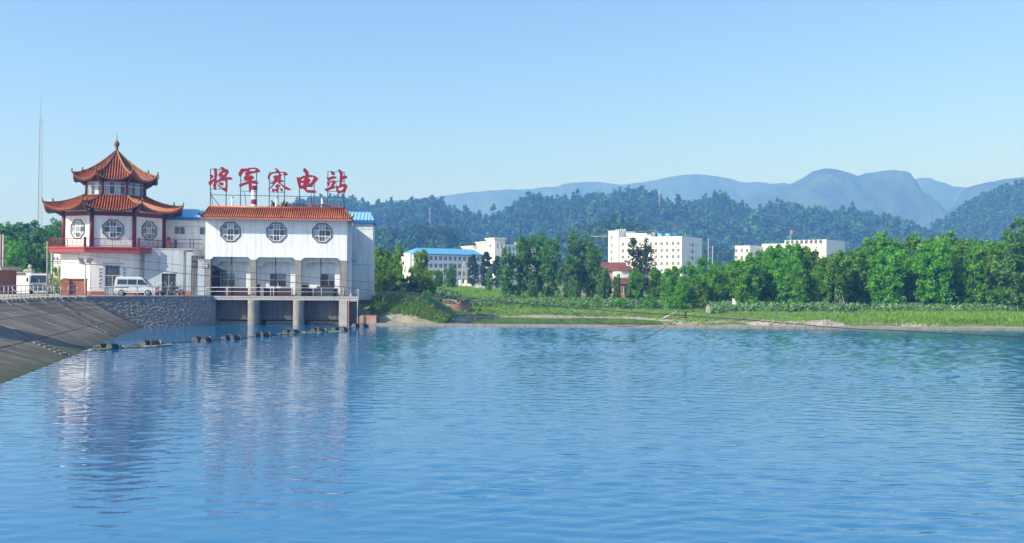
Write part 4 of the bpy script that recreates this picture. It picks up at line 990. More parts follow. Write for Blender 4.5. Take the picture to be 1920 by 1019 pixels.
for k in range(8):
    if k == 0:
        outer = [(-s0, PG), (-.72, PG), (-.72, 5.85), (.72, 5.85), (.72, PG), (s0, PG), (s0, 7.05), (-s0, 7.05)]
        w = flat_shape('ground_wall', outer, [], -A0, -A0 + .25, WHITE, PV, D)
    else:
        w = flat_shape('ground_wall', [(-s0, PG), (s0, PG), (s0, 7.05), (-s0, 7.05)], [], -A0, -A0 + .25, WHITE, PV, D)
    side_obj(w, k)
    if k in (0, 7, 1):
        mb = MB(D)
        for a, b in (((-s0, -.74), (.74, s0)) if k == 0 else ((-s0, s0),)): mb.box(a, b, -A0 - .03, -A0 - .002, PG, PG + .42)
        side_obj(mb.build('plinth', PLINTH, PV), k)
# metal door with fret grille in the ground floor
mb = MB(D)
mb.box(-.72, -.62, -A0 + .05, -A0 + .15, PG, 5.85); mb.box(.62, .72, -A0 + .05, -A0 + .15, PG, 5.85); mb.box(-.62, .62, -A0 + .05, -A0 + .15, 5.75, 5.85); mb.box(-.62, .62, -A0 + .05, -A0 + .15, 4.72, 4.84); mb.box(-.05, .05, -A0 + .05, -A0 + .15, PG, 4.72); mb.box(-.62, .62, -A0 + .06, -A0 + .14, 3.62, 3.7)
DR = mb.build('door_frame', STEEL_G, PV)
MB(D).box(-.62, .62, -A0 + .2, -A0 + .24, PG, 5.85).build('door_backing', STEEL_D, DR)
for s in (-1, 1): MB(D).box(min(s * .05, s * .62), max(s * .05, s * .62), -A0 + .1, -A0 + .13, PG + .05, 3.62).build('kick_panel', STEEL_G, DR)
mb = MB(D); yg = -A0 + .1
for s in (-1, 1):
    for k in range(5): x = s * (.12 + k * .11); mb.bar((x, yg, 3.7), (x, yg, 4.72), .022)
    for zc in (4.0, 4.4):
        mb.tube([(s * .335 + .13 * math.cos(q * PI / 4 + .4), yg - .02, zc + .16 * math.sin(q * PI / 4 + .4)) for q in range(9)], .014, 4)
for k in range(9): x = -.56 + k * .14; mb.bar((x, yg, 4.84), (x, yg, 5.75), .022)
for k in range(4):
    mb.tube([(-.45 + k * .3 + .11 * math.cos(q * PI / 4), yg - .02, 5.3 + .2 * math.sin(q * PI / 4)) for q in range(9)], .014, 4)
mb.build('grille', STEEL_G, DR)
MB(D).box(-.95, .95, -A0 - .12, -A0 + .0, 5.95, 6.03).build('door_canopy', CONC_L, PV)
for s in (-1, 1):                               # scrolled ironwork strips beside the door
    mb = MB(D); x = s * 1.1
    mb.box(x - .2, x + .2, -A0 - .03, -A0 - .002, 3.45, 5.6, 0)
    p = mb.build('side_panel', WHITE2, PV); mb = MB(D)
    for k in range(6):
        zc = 3.68 + k * .345
        mb.tube([(x + .13 * math.cos(q * .8 + k), -A0 - .045, zc + .02 * q - .06 + .06 * math.sin(q * 1.3)) for q in range(8)], .018, 4)
        mb.tube([(x - .1, -A0 - .045, zc - .1), (x + .02 * (k % 3), -A0 - .045, zc), (x + .1, -A0 - .045, zc + .12)], .015, 4)
    mb.build('scrollwork', STEEL_D, p)
# balcony
mb = MB(D); mb.prism([corner(AB, k) for k in range(8)], 7.05, 7.46); mb.build('balcony_slab', REDF, PV)
mb = MB(D); mb.prism([corner(AB + .07, k) for k in range(8)], 7.462, 7.62); mb.build('balcony_edge', REDF, PV)
sb = (AB - .12) * T8
for k in (5, 6, 7, 0, 1, 2, 3, 4):
    mb = MB(D); y = -(AB - .12)
    mb.bar((-sb, y, 8.42), (sb, y, 8.42), .06); mb.bar((-sb, y, 7.72), (sb, y, 7.72), .05); mb.bar((0, y, 7.62), (0, y, 8.42), .05)
    rl = side_obj(mb.build('balcony_rail', RED, PV), k)
    mb = MB(D)                                  # key pattern between the rails
    for h in (-1, 1):
        for j in range(4):
            x0 = h * (.18 + j * .56) if h > 0 else h * (.18 + j * .56) - .46
            zs = (7.80, 7.93, 8.06, 8.19, 8.32); xs = [x0 + q * .115 for q in range(5)]
            for a, b in (((0, 0), (4, 0)), ((4, 0), (4, 3)), ((4, 3), (2, 3)), ((2, 3), (2, 2)), ((0, 0), (0, 4)), ((0, 4), (4, 4)), ((1, 1), (3, 1)), ((1, 1), (1, 3))):
                if abs(xs[b[0]]) > sb - .12 or abs(xs[a[0]]) > sb - .12: continue
                mb.bar((xs[a[0]], y, zs[a[1]]), (xs[b[0]], y, zs[b[1]]), .022)
    if k in (7, 0, 1, 2, 6): mb.build('fret_panel', STEEL_D if k != 7 else RED, rl)
    c = corner(AB - .12, k); MB(D).box(c[0] - .12, c[0] + .12, c[1] - .12, c[1] + .12, 7.622, 8.56).build('balcony_post', RED, PV)
# upper storey: walls with octagonal windows, red columns and beam
s1 = A1 * T8
for k in range(8):
    win = k in (6, 7, 0, 1, 2)
    w = flat_shape('upper_wall', [(-s1, 7.62), (s1, 7.62), (s1, 11.9), (-s1, 11.9)], [octagon(0, 9.41, .89)] if win else [], -A1, -A1 + .2, WHITE, PV, D)
    side_obj(w, k)
    if win:
        w = oct_window(PV, 0, 9.41, .89, -A1, D, [GLASS_C, GLASS, GLASS] if k != 7 else [GLASS_C, GLASS_C, GLASS]); side_obj(w, k)
    b = MB(D).box(-s1 - .02, s1 + .02, -A1 - .1, -A1 + .02, 10.76, 11.16).build('red_beam', RED, PV); side_obj(b, k)
    c = corner(A1 + .02, k); cm = MB(D).lathe([(.2, 7.622), (.2, 11.7)], 10, (c[0], c[1], 0)).build('red_column', RED, PV, True)
MB(D).prism([corner(A1 - .3, k) for k in range(8)], 7.9, 8.0).build('floor', CONC_D, PV)
MB(D).prism([corner(A1 - .25, k) for k in range(8)], 11.3, 11.4).build('ceiling', CREAM, PV)

# ---- curved tile roofs
def roof_tier(ae, zt_e, at_, zt, lift, hip_out, pw, pitch_rows, rname):
    """ae: eave apothem, zt_e: eave height mid-side, lift: corner rise; at_, zt: top apothem and height"""
    he, ht = ae * T8, at_ * T8
    def surf(s, t):                     # s -1..1 along the side, t 0 at the eave, 1 at the top, side 0
        half = he + (ht - he) * t; cu = (1 - t) ** 2
        x = s * half; y = -(ae + (at_ - ae) * t)
        z = zt_e + (zt - zt_e) * (t ** pw) + lift * abs(s) ** 2.6 * cu
        out = hip_out * abs(s) ** 4 * cu
        return (x * (1 + out / max(half, .1)), y * (1 + out / max(ae, .1)), z)
    for k in range(8):
        mb = MB(D); ns_, nt_ = 14, 8
        vv = [surf(-1 + 2 * i / ns_, j / nt_) for i in range(ns_ + 1) for j in range(nt_ + 1)]
        ff = [(i * (nt_ + 1) + j, (i + 1) * (nt_ + 1) + j, (i + 1) * (nt_ + 1) + j + 1, i * (nt_ + 1) + j + 1) for i in range(ns_) for j in range(nt_)]
        mb.add(vv, ff)
        # underside and eave board
        und = [surf(-1 + 2 * i / ns_, 0) for i in range(ns_ + 1)]
        n0 = len(mb.v); lo = [(p[0] * .985, p[1] * .985, p[2] - .13) for p in und]
        mb.add(und + lo, [(i, i + 1, ns_ + 1 + i + 1, ns_ + 1 + i) for i in range(ns_)], 1)
        inn = [(p[0] * .62, -(ae - 1.9 if ae > 5 else ae - 1.3), zt_e + .1 + (p[2] - zt_e) * .25) for p in und]
        mb.add(lo + inn, [(i, i + 1, ns_ + 1 + i + 1, ns_ + 1 + i) for i in range(ns_)], 2)
        face = mb.build('roof_face', [TILE_P, TILE_D, mat('eave_underside', (.11, .075, .055), .85, .2)], PV, True); side_obj(face, k)
        mb = MB(D); nrow = int(he / pitch_rows)
        for r_ in range(-nrow, nrow + 1):
            x = r_ * pitch_rows
            tmax = 1.0 if abs(x) <= ht else (he - abs(x)) / (he - ht)
            tmax = max(.05, min(1, tmax) - .02); pts = []
            for j in range(8):
                t = tmax * j / 7; half = he + (ht - he) * t; p = surf(max(-1, min(1, x / half)), t); pts.append((p[0], p[1], p[2] + .035))
            p0 = pts[0]; pts[0] = (p0[0], p0[1] - .05, p0[2] - .01)
            mb.tube(pts, .068, 6)
        side_obj(mb.build('tile_rows', TILE, face if False else PV, True, 'stuff'), k)
        # hip ridge at corner k with an upturned end
        pts, rr = [], []
        for j in range(10):
            t = 1 - j / 9; p = surf(-1, t); pts.append((p[0], p[1], p[2] + .07)); rr.append(.10)
        d = Vector((pts[-1][0], pts[-1][1], 0)).normalized(); e = Vector(pts[-1])
        pts += [tuple(e + d * .08 + Vector((0, 0, .08))), tuple(e + d * .12 + Vector((0, 0, .28))), tuple(e + d * .06 + Vector((0, 0, .44)))]; rr += [.11, .08, .03]
        mb = MB(D); mb.tube(pts, rr, 7)
        hp = side_obj(mb.build('hip_ridge', TILE_D if k in (7, 6, 5, 0) else TILE_Y, PV, True), k)
        m2 = MB(D); q = Vector(pts[7]); m2.lathe([(.05, 0), (.1, .08), (.06, .2), (.09, .28), (.02, .4)], 7, (q.x, q.y, q.z + .06)); m2.build('hip_figure', TILE_D, hp, True)
        # bracket under the corner
        pb = surf(-1, 0); mb = MB(D); q = Vector((pb[0], pb[1], 0)) * .97; q2 = q * ((A1 if ae > 5 else 2.75) / math.cos(PI / 8) / q.length)
        mb.tube([(q.x, q.y, pb[2] - .22), ((q.x + q2.x) / 2, (q.y + q2.y) / 2, zt_e - .05), (q2.x, q2.y, zt_e - .45)], [.13, .13, .11], 6)
        side_obj(mb.build('corner_bracket', TILE_D, PV), k)
roof_tier(6.5, 11.22, 2.85, 13.02, .78, .0, 1.18, .252, 'lower')
# lantern storey
AL = 2.75; sl = AL * T8
for k in range(8):
    w = MB(D).box(-sl, sl, -AL, -AL + .15, 12.5, 13.03).build('lantern_sill', WHITE2, PV); side_obj(w, k)
    h = MB(D).box(-sl, sl, -AL - .04, -AL + .15, 14.36, 15.0).build('lantern_beam', RED, PV); side_obj(h, k)
    b = rect_window(PV, -sl + .13, sl - .13, 13.03, 14.36, -AL + .06, 4, 1, FRAMEW, [GLASS_C, GLASS], .055, D, 'window'); side_obj(b, k)
    tb = MB(D).box(-sl + .13, sl - .13, -AL + .015, -AL + .05, 13.92, 13.99).build('transom', FRAMEW, b)
    c = corner(AL + .02, k); MB(D).lathe([(.13, 12.6), (.13, 15.0)], 8, (c[0], c[1], 0)).build('lantern_column', RED, PV, True)
MB(D).prism([corner(AL - .2, k) for k in range(8)], 12.6, 12.7).build('lantern_floor', CONC_D, PV)
MB(D).prism([corner(AL - .2, k) for k in range(8)], 14.62, 14.7).build('lantern_ceiling', CREAM, PV)
roof_tier(3.98, 14.5, .13, 17.75, .68, .0, 1.32, .252, 'upper')
MB(D).lathe([(.3, 17.5), (.24, 17.72), (.15, 17.95), (.13, 18.2), (.2, 18.34), (.27, 18.55), (.26, 18.72), (.16, 18.86), (.05, 18.95), (.03, 19.3), (.02, 19.72)], 14).build('finial', TILE_D, PV, True)

# ================================================================== things in the yard
# ---- white microvan
def van():
    t = thing('van', 'small silver-white passenger van parked by the railing before the pagoda door', 'van', P_.w(0, 0), 0)
    L_, W_, H_ = 3.75, 1.5, 1.86
    # side profile (x forward, z up)
    low = [(-1.85, .32), (1.80, .30), (1.88, .45), (1.86, .72), (1.72, .92), (1.38, 1.0), (.72, 1.0), (-1.86, 1.0), (-1.90, .55)]
    top = [(-1.86, 1.0), (1.38, 1.0), (1.02, 1.30), (.72, 1.66), (.55, 1.80), (.2, 1.86), (-1.5, 1.86), (-1.72, 1.80), (-1.82, 1.45)]
    bm = bmesh.new()
    def section(poly, ws):
        rings = []
        for y, sc, dz in ws:
            rings.append([bm.verts.new((x * sc, y, z + dz)) for x, z in poly])
        for a, b in zip(rings[:-1], rings[1:]):
            for i in range(len(poly)):
                j = (i + 1) % len(poly); bm.faces.new((a[i], a[j], b[j], b[i]))
        bm.faces.new(rings[0][::-1]); bm.faces.new(rings[-1])
    section(low, [(-.75, .985, 0), (-.71, 1, 0), (.71, 1, 0), (.75, .985, 0)])
    bmesh.ops.recalc_face_normals(bm, faces=bm.faces)
    me = bpy.data.meshes.new('body'); bm.to_mesh(me); bm.free(); paint = mat('van_paint', (.60, .64, .68), .3, .04, 1.0, spec=.5, coat=.4); me.materials.append(paint); body = link('body', me, t)
    # cabin leans in towards the roof
    bm = bmesh.new(); rings = []
    for s in (-1, 1):
        rings.append([bm.verts.new((x, s * (.74 - .11 * max(0, z - 1.0) / .86), z)) for x, z in top])
    for i in range(len(top)): j = (i + 1) % len(top); bm.faces.new((rings[0][i], rings[0][j], rings[1][j], rings[1][i]))
    bm.faces.new(rings[0][::-1]); bm.faces.new(rings[1])
    bmesh.ops.recalc_face_normals(bm, faces=bm.faces)
    bmesh.ops.bevel(bm, geom=[e for e in bm.edges if abs(e.verts[0].co.y - e.verts[1].co.y) < .05], offset=.04, segments=2, affect='EDGES')
    me = bpy.data.meshes.new('cabin'); bm.to_mesh(me); bm.free(); me.materials.append(paint); link('cabin', me, t)
    for s in (-1, 1):
        def side(x, z, o): return (x, s * (.742 + o - .11 * max(0, z - 1.0) / .86), z)
        wins = [[(-1.62, 1.12), (-.72, 1.10), (-.72, 1.60), (-1.58, 1.60)], [(-.66, 1.10), (.14, 1.08), (.14, 1.60), (-.66, 1.60)], [(.22, 1.08), (1.06, 1.06), (.92, 1.28), (.66, 1.58), (.22, 1.60)]]
        for poly in wins:
            mb = MB(); mb.add([side(x, z, .0) for x, z in poly] + [side(x, z, .014) for x, z in poly], [tuple(range(len(poly), 2 * len(poly)))] + [(i, (i + 1) % len(poly), len(poly) + (i + 1) % len(poly), len(poly) + i) for i in range(len(poly))])
            mb.build('side_window', GLASS, t)
        MB().box(-1.82, -.55, s * .755 - .008, s * .755 + .008, .80, .86).build('trim_strip', BLACK, t)
        for x in (.05, .34): MB().box(x - .09, x + .09, s * .765 - .015, s * .765 + .015, .88, .93).build('door_handle', BLACK, t)
        MB().box(-.70, -.685, s * .753 - .004, s * .753 + .004, .4, 1.0).box(.17, .185, s * .753 - .004, s * .753 + .004, .4, 1.0).build('door_gap', BLACK, t)
        MB().box(1.02, 1.12, s * .78 - .03, s * .9, 1.05, 1.24).build('mirror', BLACK, t)
        for xw in (-1.22, 1.18):
            c = [(xw + .36 * math.cos(a), .30 + .36 * math.sin(a)) for a in [PI * q / 10 for q in range(11)]]; c2 = [(xw + .30 * math.cos(a), .30 + .30 * math.sin(a)) for a in [PI * q / 10 for q in range(11)]]
            MB().prism(c + c2[::-1], min(s * .74, s * .775), max(s * .74, s * .775), 'y').build('wheel_arch', paint, t)
            MB().prism(c2 + [(xw - .3, .28), (xw + .3, .28)], min(s * .752, s * .757), max(s * .752, s * .757), 'y').build('arch_well', BLACK, t)
            w = thing('wheel', None, None, (xw, s * .68, .275)); w.parent = t
            tp = [(.17, -.09), (.26, -.085), (.275, -.05), (.275, .05), (.26, .085), (.17, .09)]
            MB().lathe(tp, 20, axis='y').build('tyre', BLACK, w, True)
            MB().lathe([(.02, .06 * s), (.08, .1 * s), (.12, .085 * s), (.175, .095 * s), (.175, .02 * s)], 14, axis='y').build('hub_cap', STEEL_G, w, True)
        MB().box(-1.93, -1.86, s * .6 - .1, s * .6 + .1, .78, 1.22).build('tail_light', mat('tail_light_red', (.4, .04, .03), .3), t)
        MB().box(1.80, 1.89, s * .55 - .15, s * .55 + .15, .68, .84).build('headlight', GLASS_C, t)
    for x0, x1 in ((1.82, 2.0), (-2.0, -1.85)): MB().box(x0, x1, -.74, .74, .36, .56).build('bumper', mat('van_bumper', (.30, .31, .32), .6), t)
    MB().add([(1.385, -.68, 1.04), (1.385, .68, 1.04), (.74, .6, 1.66), (.74, -.6, 1.66)], [(0, 1, 2, 3)]).add([(1.40, -.66, 1.05), (1.40, .66, 1.05), (.76, .58, 1.66), (.76, -.58, 1.66)], [(0, 1, 2, 3)]).build('windscreen', GLASS, t)
    MB().box(-1.885, -1.84, -.58, .58, 1.2, 1.62).build('rear_window', GLASS, t)
    return t
V = van(); a0, a1 = at(215.5, 553.5, 87.9), at(291, 553.5, 87.9)
V.location = (a0.x + 1.93, 88.2, ROADZ); V.rotation_euler = (0, 0, math.radians(14))

# ---- motorcycles
def motorcycle(label, x, y, rz, tankm, z=ROADZ):
    t = thing('motorcycle', label, 'motorcycle', (x, y, z), rz, 'motorcycles parked beside the van')
    for xw in (-.62, .62):
        w = MB(); w.lathe([(.22, -.05), (.30, -.04), (.31, 0), (.30, .04), (.22, .05)], 18, (xw, 0, .31), 'y'); wo = w.build('wheel', BLACK, t, True)
        m2 = MB(); m2.lathe([(.05, -.06), (.05, .06)], 8, (xw, 0, .31), 'y')
        for q in range(6): m2.bar((xw, 0, .31), (xw + .23 * math.cos(q * PI / 3), 0, .31 + .23 * math.sin(q * PI / 3)), .022)
        m2.build('spokes', STEEL_G, wo)
    for s in (-1, 1): MB().tube([(.62, s * .08, .31), (.42, s * .09, .82), (.36, s * .09, .98)], .028, 6).build('fork', STEEL_G, t, True)
    MB().tube([(.40, 0, .8), (.1, 0, .38), (-.3, 0, .36), (-.62, 0, .31)], .04, 6).tube([(.38, 0, .86), (-.2, 0, .62), (-.75, 0, .72)], .035, 6).build('frame', STEEL_D, t, True)
    MB().box(-.14, .16, -.13, .13, .28, .54).build('engine', STEEL_D, t)
    MB().tube([(-.1, 0, .74), (.0, 0, .80), (.16, 0, .82), (.3, 0, .80), (.38, 0, .76)], [.06, .14, .16, .13, .06], 8).build('fuel_tank', tankm, t, True)
    MB().tube([(-.1, 0, .74), (-.3, 0, .75), (-.55, 0, .79), (-.78, 0, .84)], [.07, .12, .12, .06], 8, squash=.5).build('seat', BLACK, t, True)
    MB().tube([(.5, 0, .62), (.62, 0, .655), (.8, 0, .6), (.9, 0, .5)], [.05, .09, .09, .05], 6, squash=.3).build('front_mudguard', tankm, t, True)
    MB().tube([(.3, -.36, 1.04), (.37, -.2, 1.06), (.38, 0, 1.0), (.37, .2, 1.06), (.3, .36, 1.04)], .02, 6).build('handlebar', STEEL_G, t, True)
    for s in (-1, 1):
        MB().tube([(.35, s * .28, 1.06), (.33, s * .34, 1.24)], .012, 5).lathe([(.005, -.02), (.075, -.01), (.07, .015), (.005, .02)], 10, (.33, s * .36, 1.28), 'x').build('mirror', STEEL_W, t, True)
    MB().lathe([(.03, -.1), (.1, -.02), (.1, .06), (.02, .08)], 12, (.5, 0, .92), 'x').build('headlight', GLASS_C, t, True)
    MB().tube([(.05, -.17, .3), (-.3, -.18, .28), (-.8, -.18, .36)], [.03, .05, .055], 7).build('exhaust', STEEL_G, t, True)
    return t
q = at(296, 554, 88.6); motorcycle('orange and black motorcycle just ahead of the white van, its nose turned to the water', q.x, 88.5, math.radians(-62), mat('orange_paint', (.5, .17, .05), .35))
q = at(312, 554, 88.9); motorcycle('dark motorcycle with a pale front before the link block door', q.x, 88.9, math.radians(-35), mat('purple_paint', (.09, .05, .12), .35))
q = at(325, 554, 89.2); motorcycle('black motorcycle parked furthest from the white van', q.x, 89.8, math.radians(-20), mat('black_paint', (.02, .02, .025), .35))

# ---- white truck seen from the front
def truck():
    a = at(73, 554, 93.2); t = thing('truck', 'white flat-fronted light truck behind the picket railing at left', 'truck', (a.x, 93.2, ROADZ), math.radians(24))
    paint = mat('truck_paint', (.70, .72, .70), .4, .05); W = .88
    prof = [(0, .45), (-.06, .6), (-.06, 1.1), (.22, 1.98), (.36, 2.06), (1.5, 2.06), (1.55, .45)]
    MB().prism(prof, -W, W, 'x').build('cab', paint, t)
    MB().add([(-W + .1, -.055, 1.16), (W - .1, -.055, 1.16), (W - .16, .2, 1.92), (-W + .16, .2, 1.92), (-W + .1, -.085, 1.16), (W - .1, -.085, 1.16), (W - .16, .17, 1.92), (-W + .16, .17, 1.92)], [(0, 1, 2, 3), (4, 5, 6, 7), (0, 1, 5, 4), (1, 2, 6, 5), (2, 3, 7, 6), (3, 0, 4, 7)]).build('windscreen', GLASS, t)
    MB().box(-.02, .02, -.12, .1, 1.16, 1.5).build('windscreen_bar', paint, t)
    MB().box(-W, W, -.2, -.05, .38, .62).build('bumper', mat('truck_bumper', (.2, .2, .2), .6), t)
    g = MB()
    for k in range(4): g.box(-.5, .5, -.085, -.062, .7 + k * .08, .74 + k * .08)
    g.build('grille', BLACK, t); MB().box(-.24, .24, -.215, -.2, .42, .56).build('number_plate', BLUE_D, t)
    for s in (-1, 1):
        MB().box(min(s * .55, s * .82), max(s * .55, s * .82), -.1, -.055, .72, .92).build('headlight', GLASS_C, t)
        MB().tube([(s * W, .1, 1.75), (s * (W + .18), -.02, 1.7), (s * (W + .18), -.02, 1.2)], .015, 5).box(min(s * (W + .1), s * (W + .26)), max(s * (W + .1), s * (W + .26)), -.06, -.02, 1.25, 1.62).build('mirror', BLACK, t)
        for y in (.75, 3.4): MB().lathe([(.2, -.1), (.36, -.09), (.37, .09), (.2, .1)], 16, (s * .78, y, .37), 'x').build('wheel', BLACK, t, True)
    MB().box(-.92, .92, 1.65, 4.6, .75, 1.35).build('load_bed', paint, t); MB().box(-.75, .75, .3, 1.3, 2.06, 2.16).build('roof_rack', STEEL_G, t)
truck()
# ---- boundary wall with coping tiles and gate post
a, b = at(7, 555, 97), at(50, 555, 97)
t = thing('boundary_wall', 'white yard wall with scalloped tile coping behind the picket railing', 'wall', (a.x, 97, ROADZ)); w = b.x - a.x
MB().box(-3, w, 0, .25, 0, 2.05).build('wall', WHITE2, t); MB().box(-3, w, -.08, .33, 2.05, 2.13).build('coping', CONC_D, t)
for k in range(26): MB().tube([(-2.9 + k * (w + 2.8) / 25, -.14, 2.17), (-2.9 + k * (w + 2.8) / 25, .39, 2.17)], .085, 6).build('coping_tile', CONC_L, t, True)
MB().box(-3, w, -.02, -.002, 1.86, 2.0).build('dark_band', mat('grey_band', (.3, .27, .25), .9), t)
a, b = at(50, 555, 96.6), at(60, 555, 96.6)
t = thing('gate_post', 'white square gate post with a ball on top beside the truck', 'gate post', ((a.x + b.x) / 2, 96.7, ROADZ)); w = (b.x - a.x) / 2
MB().box(-w, w, -w, w, 0, 2.3).build('shaft', WHITE, t); MB().box(-w - .1, w + .1, -w - .1, w + .1, 2.3, 2.42).box(-w - .02, w + .02, -w - .02, w + .02, 2.42, 2.62).build('cap', CONC_L, t)
MB().lathe([(.02, 2.6), (.12, 2.64), (.2, 2.78), (.2, 2.9), (.12, 3.02), (.02, 3.06)], 12).build('ball', CREAM, t, True)
t = thing('gate_post', 'far slimmer gate post with small ball behind the white yard wall', 'gate post', (at(47, 530, 101).x, 101, ROADZ))
MB().box(-.22, .22, -.22, .22, 0, 2.2).build('shaft', WHITE2, t); MB().lathe([(.02, 2.2), (.2, 2.34), (.2, 2.44), (.02, 2.58)], 10).build('ball', CREAM, t, True)
# ---- brick hut at the left edge
a = at(7, 556, 90)
t = thing('brick_hut', 'brown brick hut with sloping concrete roof cut by the left edge', 'hut', (a.x - .4, 90, ROADZ))
MB().box(-3.5, 0, 0, 3, 0, 2.5).build('wall', BRICK_D, t); MB().add([(-3.9, -.5, 2.65), (.45, -.5, 2.4), (.45, 3.4, 2.4), (-3.9, 3.4, 2.65), (-3.9, -.5, 2.8), (.3, -.5, 2.75), (.3, 3.4, 2.75), (-3.9, 3.4, 2.8)], [(0, 3, 2, 1), (4, 5, 6, 7), (0, 1, 5, 4), (1, 2, 6, 5), (2, 3, 7, 6), (3, 0, 4, 7)]).build('roof', CONC_L, t)
MB().box(-.32, -.02, -.03, .0, 0, 2.0).build('door', RED, t)
# ---- teal and white posts at the left edge
a = at(4, 500, 93)
t = thing('billboard_post', 'tall teal and white billboard post at the left edge of the picture', 'post', (a.x - .55, 93.5, ROADZ))
z1 = at(4, 440, 93.5).z - ROADZ
MB().box(-.5, .12, -.06, .06, .0, z1).build('teal_board', TEAL, t); MB().box(.14, .26, -.1, .1, 0, z1 - .1).build('dark_board', RED, t); MB().lathe([(.07, 0), (.07, z1)], 10, (.38, -.05, 0)).build('white_pole', STEEL_W, t, True)
# ---- brick gate pier and orange brick panel
a = at(121, 556, 86.8); h0 = at(121, 522, 86.8).z - ROADZ
t = thing('brick_pier', 'orange brick gate pier with rounded top beside the floodlight pole', 'pier', (a.x, 86.8, ROADZ), math.radians(15)); w = 8 / 1700 * 86.8
def brick_wall(parent, x0, x1, y, z0, z1, m, dep, clip=None):
    bl, bh = .26, .085; j = 0; z = z0; rr_ = random.Random(5)
    proto = {}
    while z < z1 - .02:
        x = x0 - (bl / 2 if j % 2 else 0)
        while x < x1 - .02:
            a_, b_ = max(x0, x) + .006, min(x1, x + bl) - .006
            if b_ - a_ > .03 and (clip is None or clip((a_ + b_) / 2, z + bh / 2)):
                key = round(b_ - a_, 3)
                if key not in proto:
                    l = b_ - a_; proto[key] = MB().box(-l / 2, l / 2, -dep, 0, .006, bh - .006).mesh('brick', m)
                o = link('brick', proto[key], parent); o.location = ((a_ + b_) / 2, y + rr_.uniform(-.006, .006), z)
            x += bl
        z += bh; j += 1
BRK = mat('orange_brick_face', (.42, .155, .065), .9, .22, 4.0, rnd=.25)
arc = [(w * math.cos(PI * q / 10), h0 - w + w * math.sin(PI * q / 10)) for q in range(11)]
MB().prism([(-w, 0), (w, 0)] + arc[0:] , 0, .55, 'y').build('core', mat('brick_mortar', (.30, .2, .15), .95), t)
brick_wall(t, -w, w, -.001, 0, h0 - w, BRK, .03)
c_ = MB()
for q in range(8):
    t0, t1 = PI * q / 8 + .03, PI * (q + 1) / 8 - .03
    MB().prism([(w * 1.04 * math.cos(t0), h0 - w + w * 1.04 * math.sin(t0)), (w * 1.04 * math.cos(t1), h0 - w + w * 1.04 * math.sin(t1)), (w * .6 * math.cos(t1), h0 - w + w * .6 * math.sin(t1)), (w * .6 * math.cos(t0), h0 - w + w * .6 * math.sin(t0))], -.03, .57, 'y').build('arch_brick', BRK, t)
a, b = at(129, 556, 87.2), at(158, 556, 87.2); h0 = at(140, 522.5, 87.2).z - ROADZ
t = thing('brick_panel_wall', 'recessed orange brick wall between the rounded pier and the pagoda', 'wall', (a.x, 87.2, ROADZ), math.radians(6)); w = b.x - a.x
MB().box(0, w + .1, 0, .3, 0, h0 - .12).build('core', BRICK, t); MB().box(-.02, w + .12, -.12, .34, h0 - .12, h0).build('coping', BRICK_D, t); brick_wall(t, 0, w, -.002, 0, h0 - .14, BRK, .02)
# ---- floodlight pole
a = at(159.5, 556, 83.6); z1 = at(159.5, 497, 83.6).z - ROADZ
t = thing('floodlight_pole', 'white pole with two black floodlights on a crossbar at the stone wall corner', 'floodlight', (a.x, 83.6, ROADZ))
MB().tube([(0, 0, 0), (0, 0, z1)], .07, 10).build('pole', STEEL_W, t, True); MB().box(-.52, .5, -.07, .07, z1, z1 + .12).build('crossbar', STEEL_W, t)
for x, tilt in ((-.3, .5), (.42, -.5)):
    MB().add([(x - .26 + tilt * .2, -.22, z1 + .2), (x + .26 + tilt * .2, -.22, z1 + .14), (x + .26 - tilt * .2, -.1, z1 + .62), (x - .26 - tilt * .2, -.1, z1 + .66), (x - .12 + tilt * .2, .12, z1 + .3), (x + .12 + tilt * .2, .12, z1 + .26), (x + .12 - tilt * .2, .16, z1 + .52), (x - .12 - tilt * .2, .16, z1 + .55)],
             [(0, 1, 2, 3), (4, 7, 6, 5), (0, 4, 5, 1), (1, 5, 6, 2), (2, 6, 7, 3), (3, 7, 4, 0)]).bar((x, .02, z1 + .1), (x, .02, z1 + .3), .05).build('lamp_head', STEEL_D, t)
# ---- concrete pole, notice board, insulator pole
a = at(89, 556, 84.5); z1 = at(86.5, 453, 84.5).z - ROADZ
t = thing('concrete_pole', 'slim grey concrete pole rising in front of the white truck', 'pole', (a.x, 84.5, ROADZ))
MB().tube([(0, 0, -.3), (-.06, 0, z1)], [.11, .07], 10).build('pole', CONC, t, True)
MB().bar((-.2, 0, z1 - .4), (.1, 0, z1 - .4), .05).build('crossarm', STEEL_D, t)
a, b = at(95, 530, 99.5), at(113, 472, 99.5)
t = thing('notice_board', 'tall white board with blue top strip at the pagoda left side', 'board', (a.x, 99.5, ROADZ), math.radians(4)); w = b.x - a.x; h_ = b.z - ROADZ
MB().box(.28, w, 0, .12, .4, h_ - .25).build('board', WHITE, t); MB().box(.28, w, -.01, .12, h_ - .248, h_).build('blue_strip', BLUE, t); MB().box(0, .14, -.05, .1, 0, h_).build('post', STEEL_W, t); MB().box(w - .1, w + .0, .121, .2, 0, h_).build('post', STEEL_D, t)
a = at(105, 556, 96); z1 = at(105, 486, 96).z - ROADZ
t = thing('insulator_pole', 'thin leaning pole with ceramic insulators before the white board', 'pole', (a.x + .5, 96, ROADZ))
MB().tube([(.1, 0, 0), (-.5, 0, z1)], .05, 7).build('pole', STEEL_G, t, True); MB().bar((-.8, 0, z1 - .05), (.1, 0, z1 - .05), .07).bar((-.75, 0, z1 - .45), (0, 0, z1 - .5), .05).build('crossarm', STEEL_D, t)
for x in (-.75, -.4, .05): MB().lathe([(.03, 0), (.09, .03), (.05, .08), (.09, .12), (.03, .2)], 8, (x, 0, z1)).build('insulator', STEEL_D, t, True)

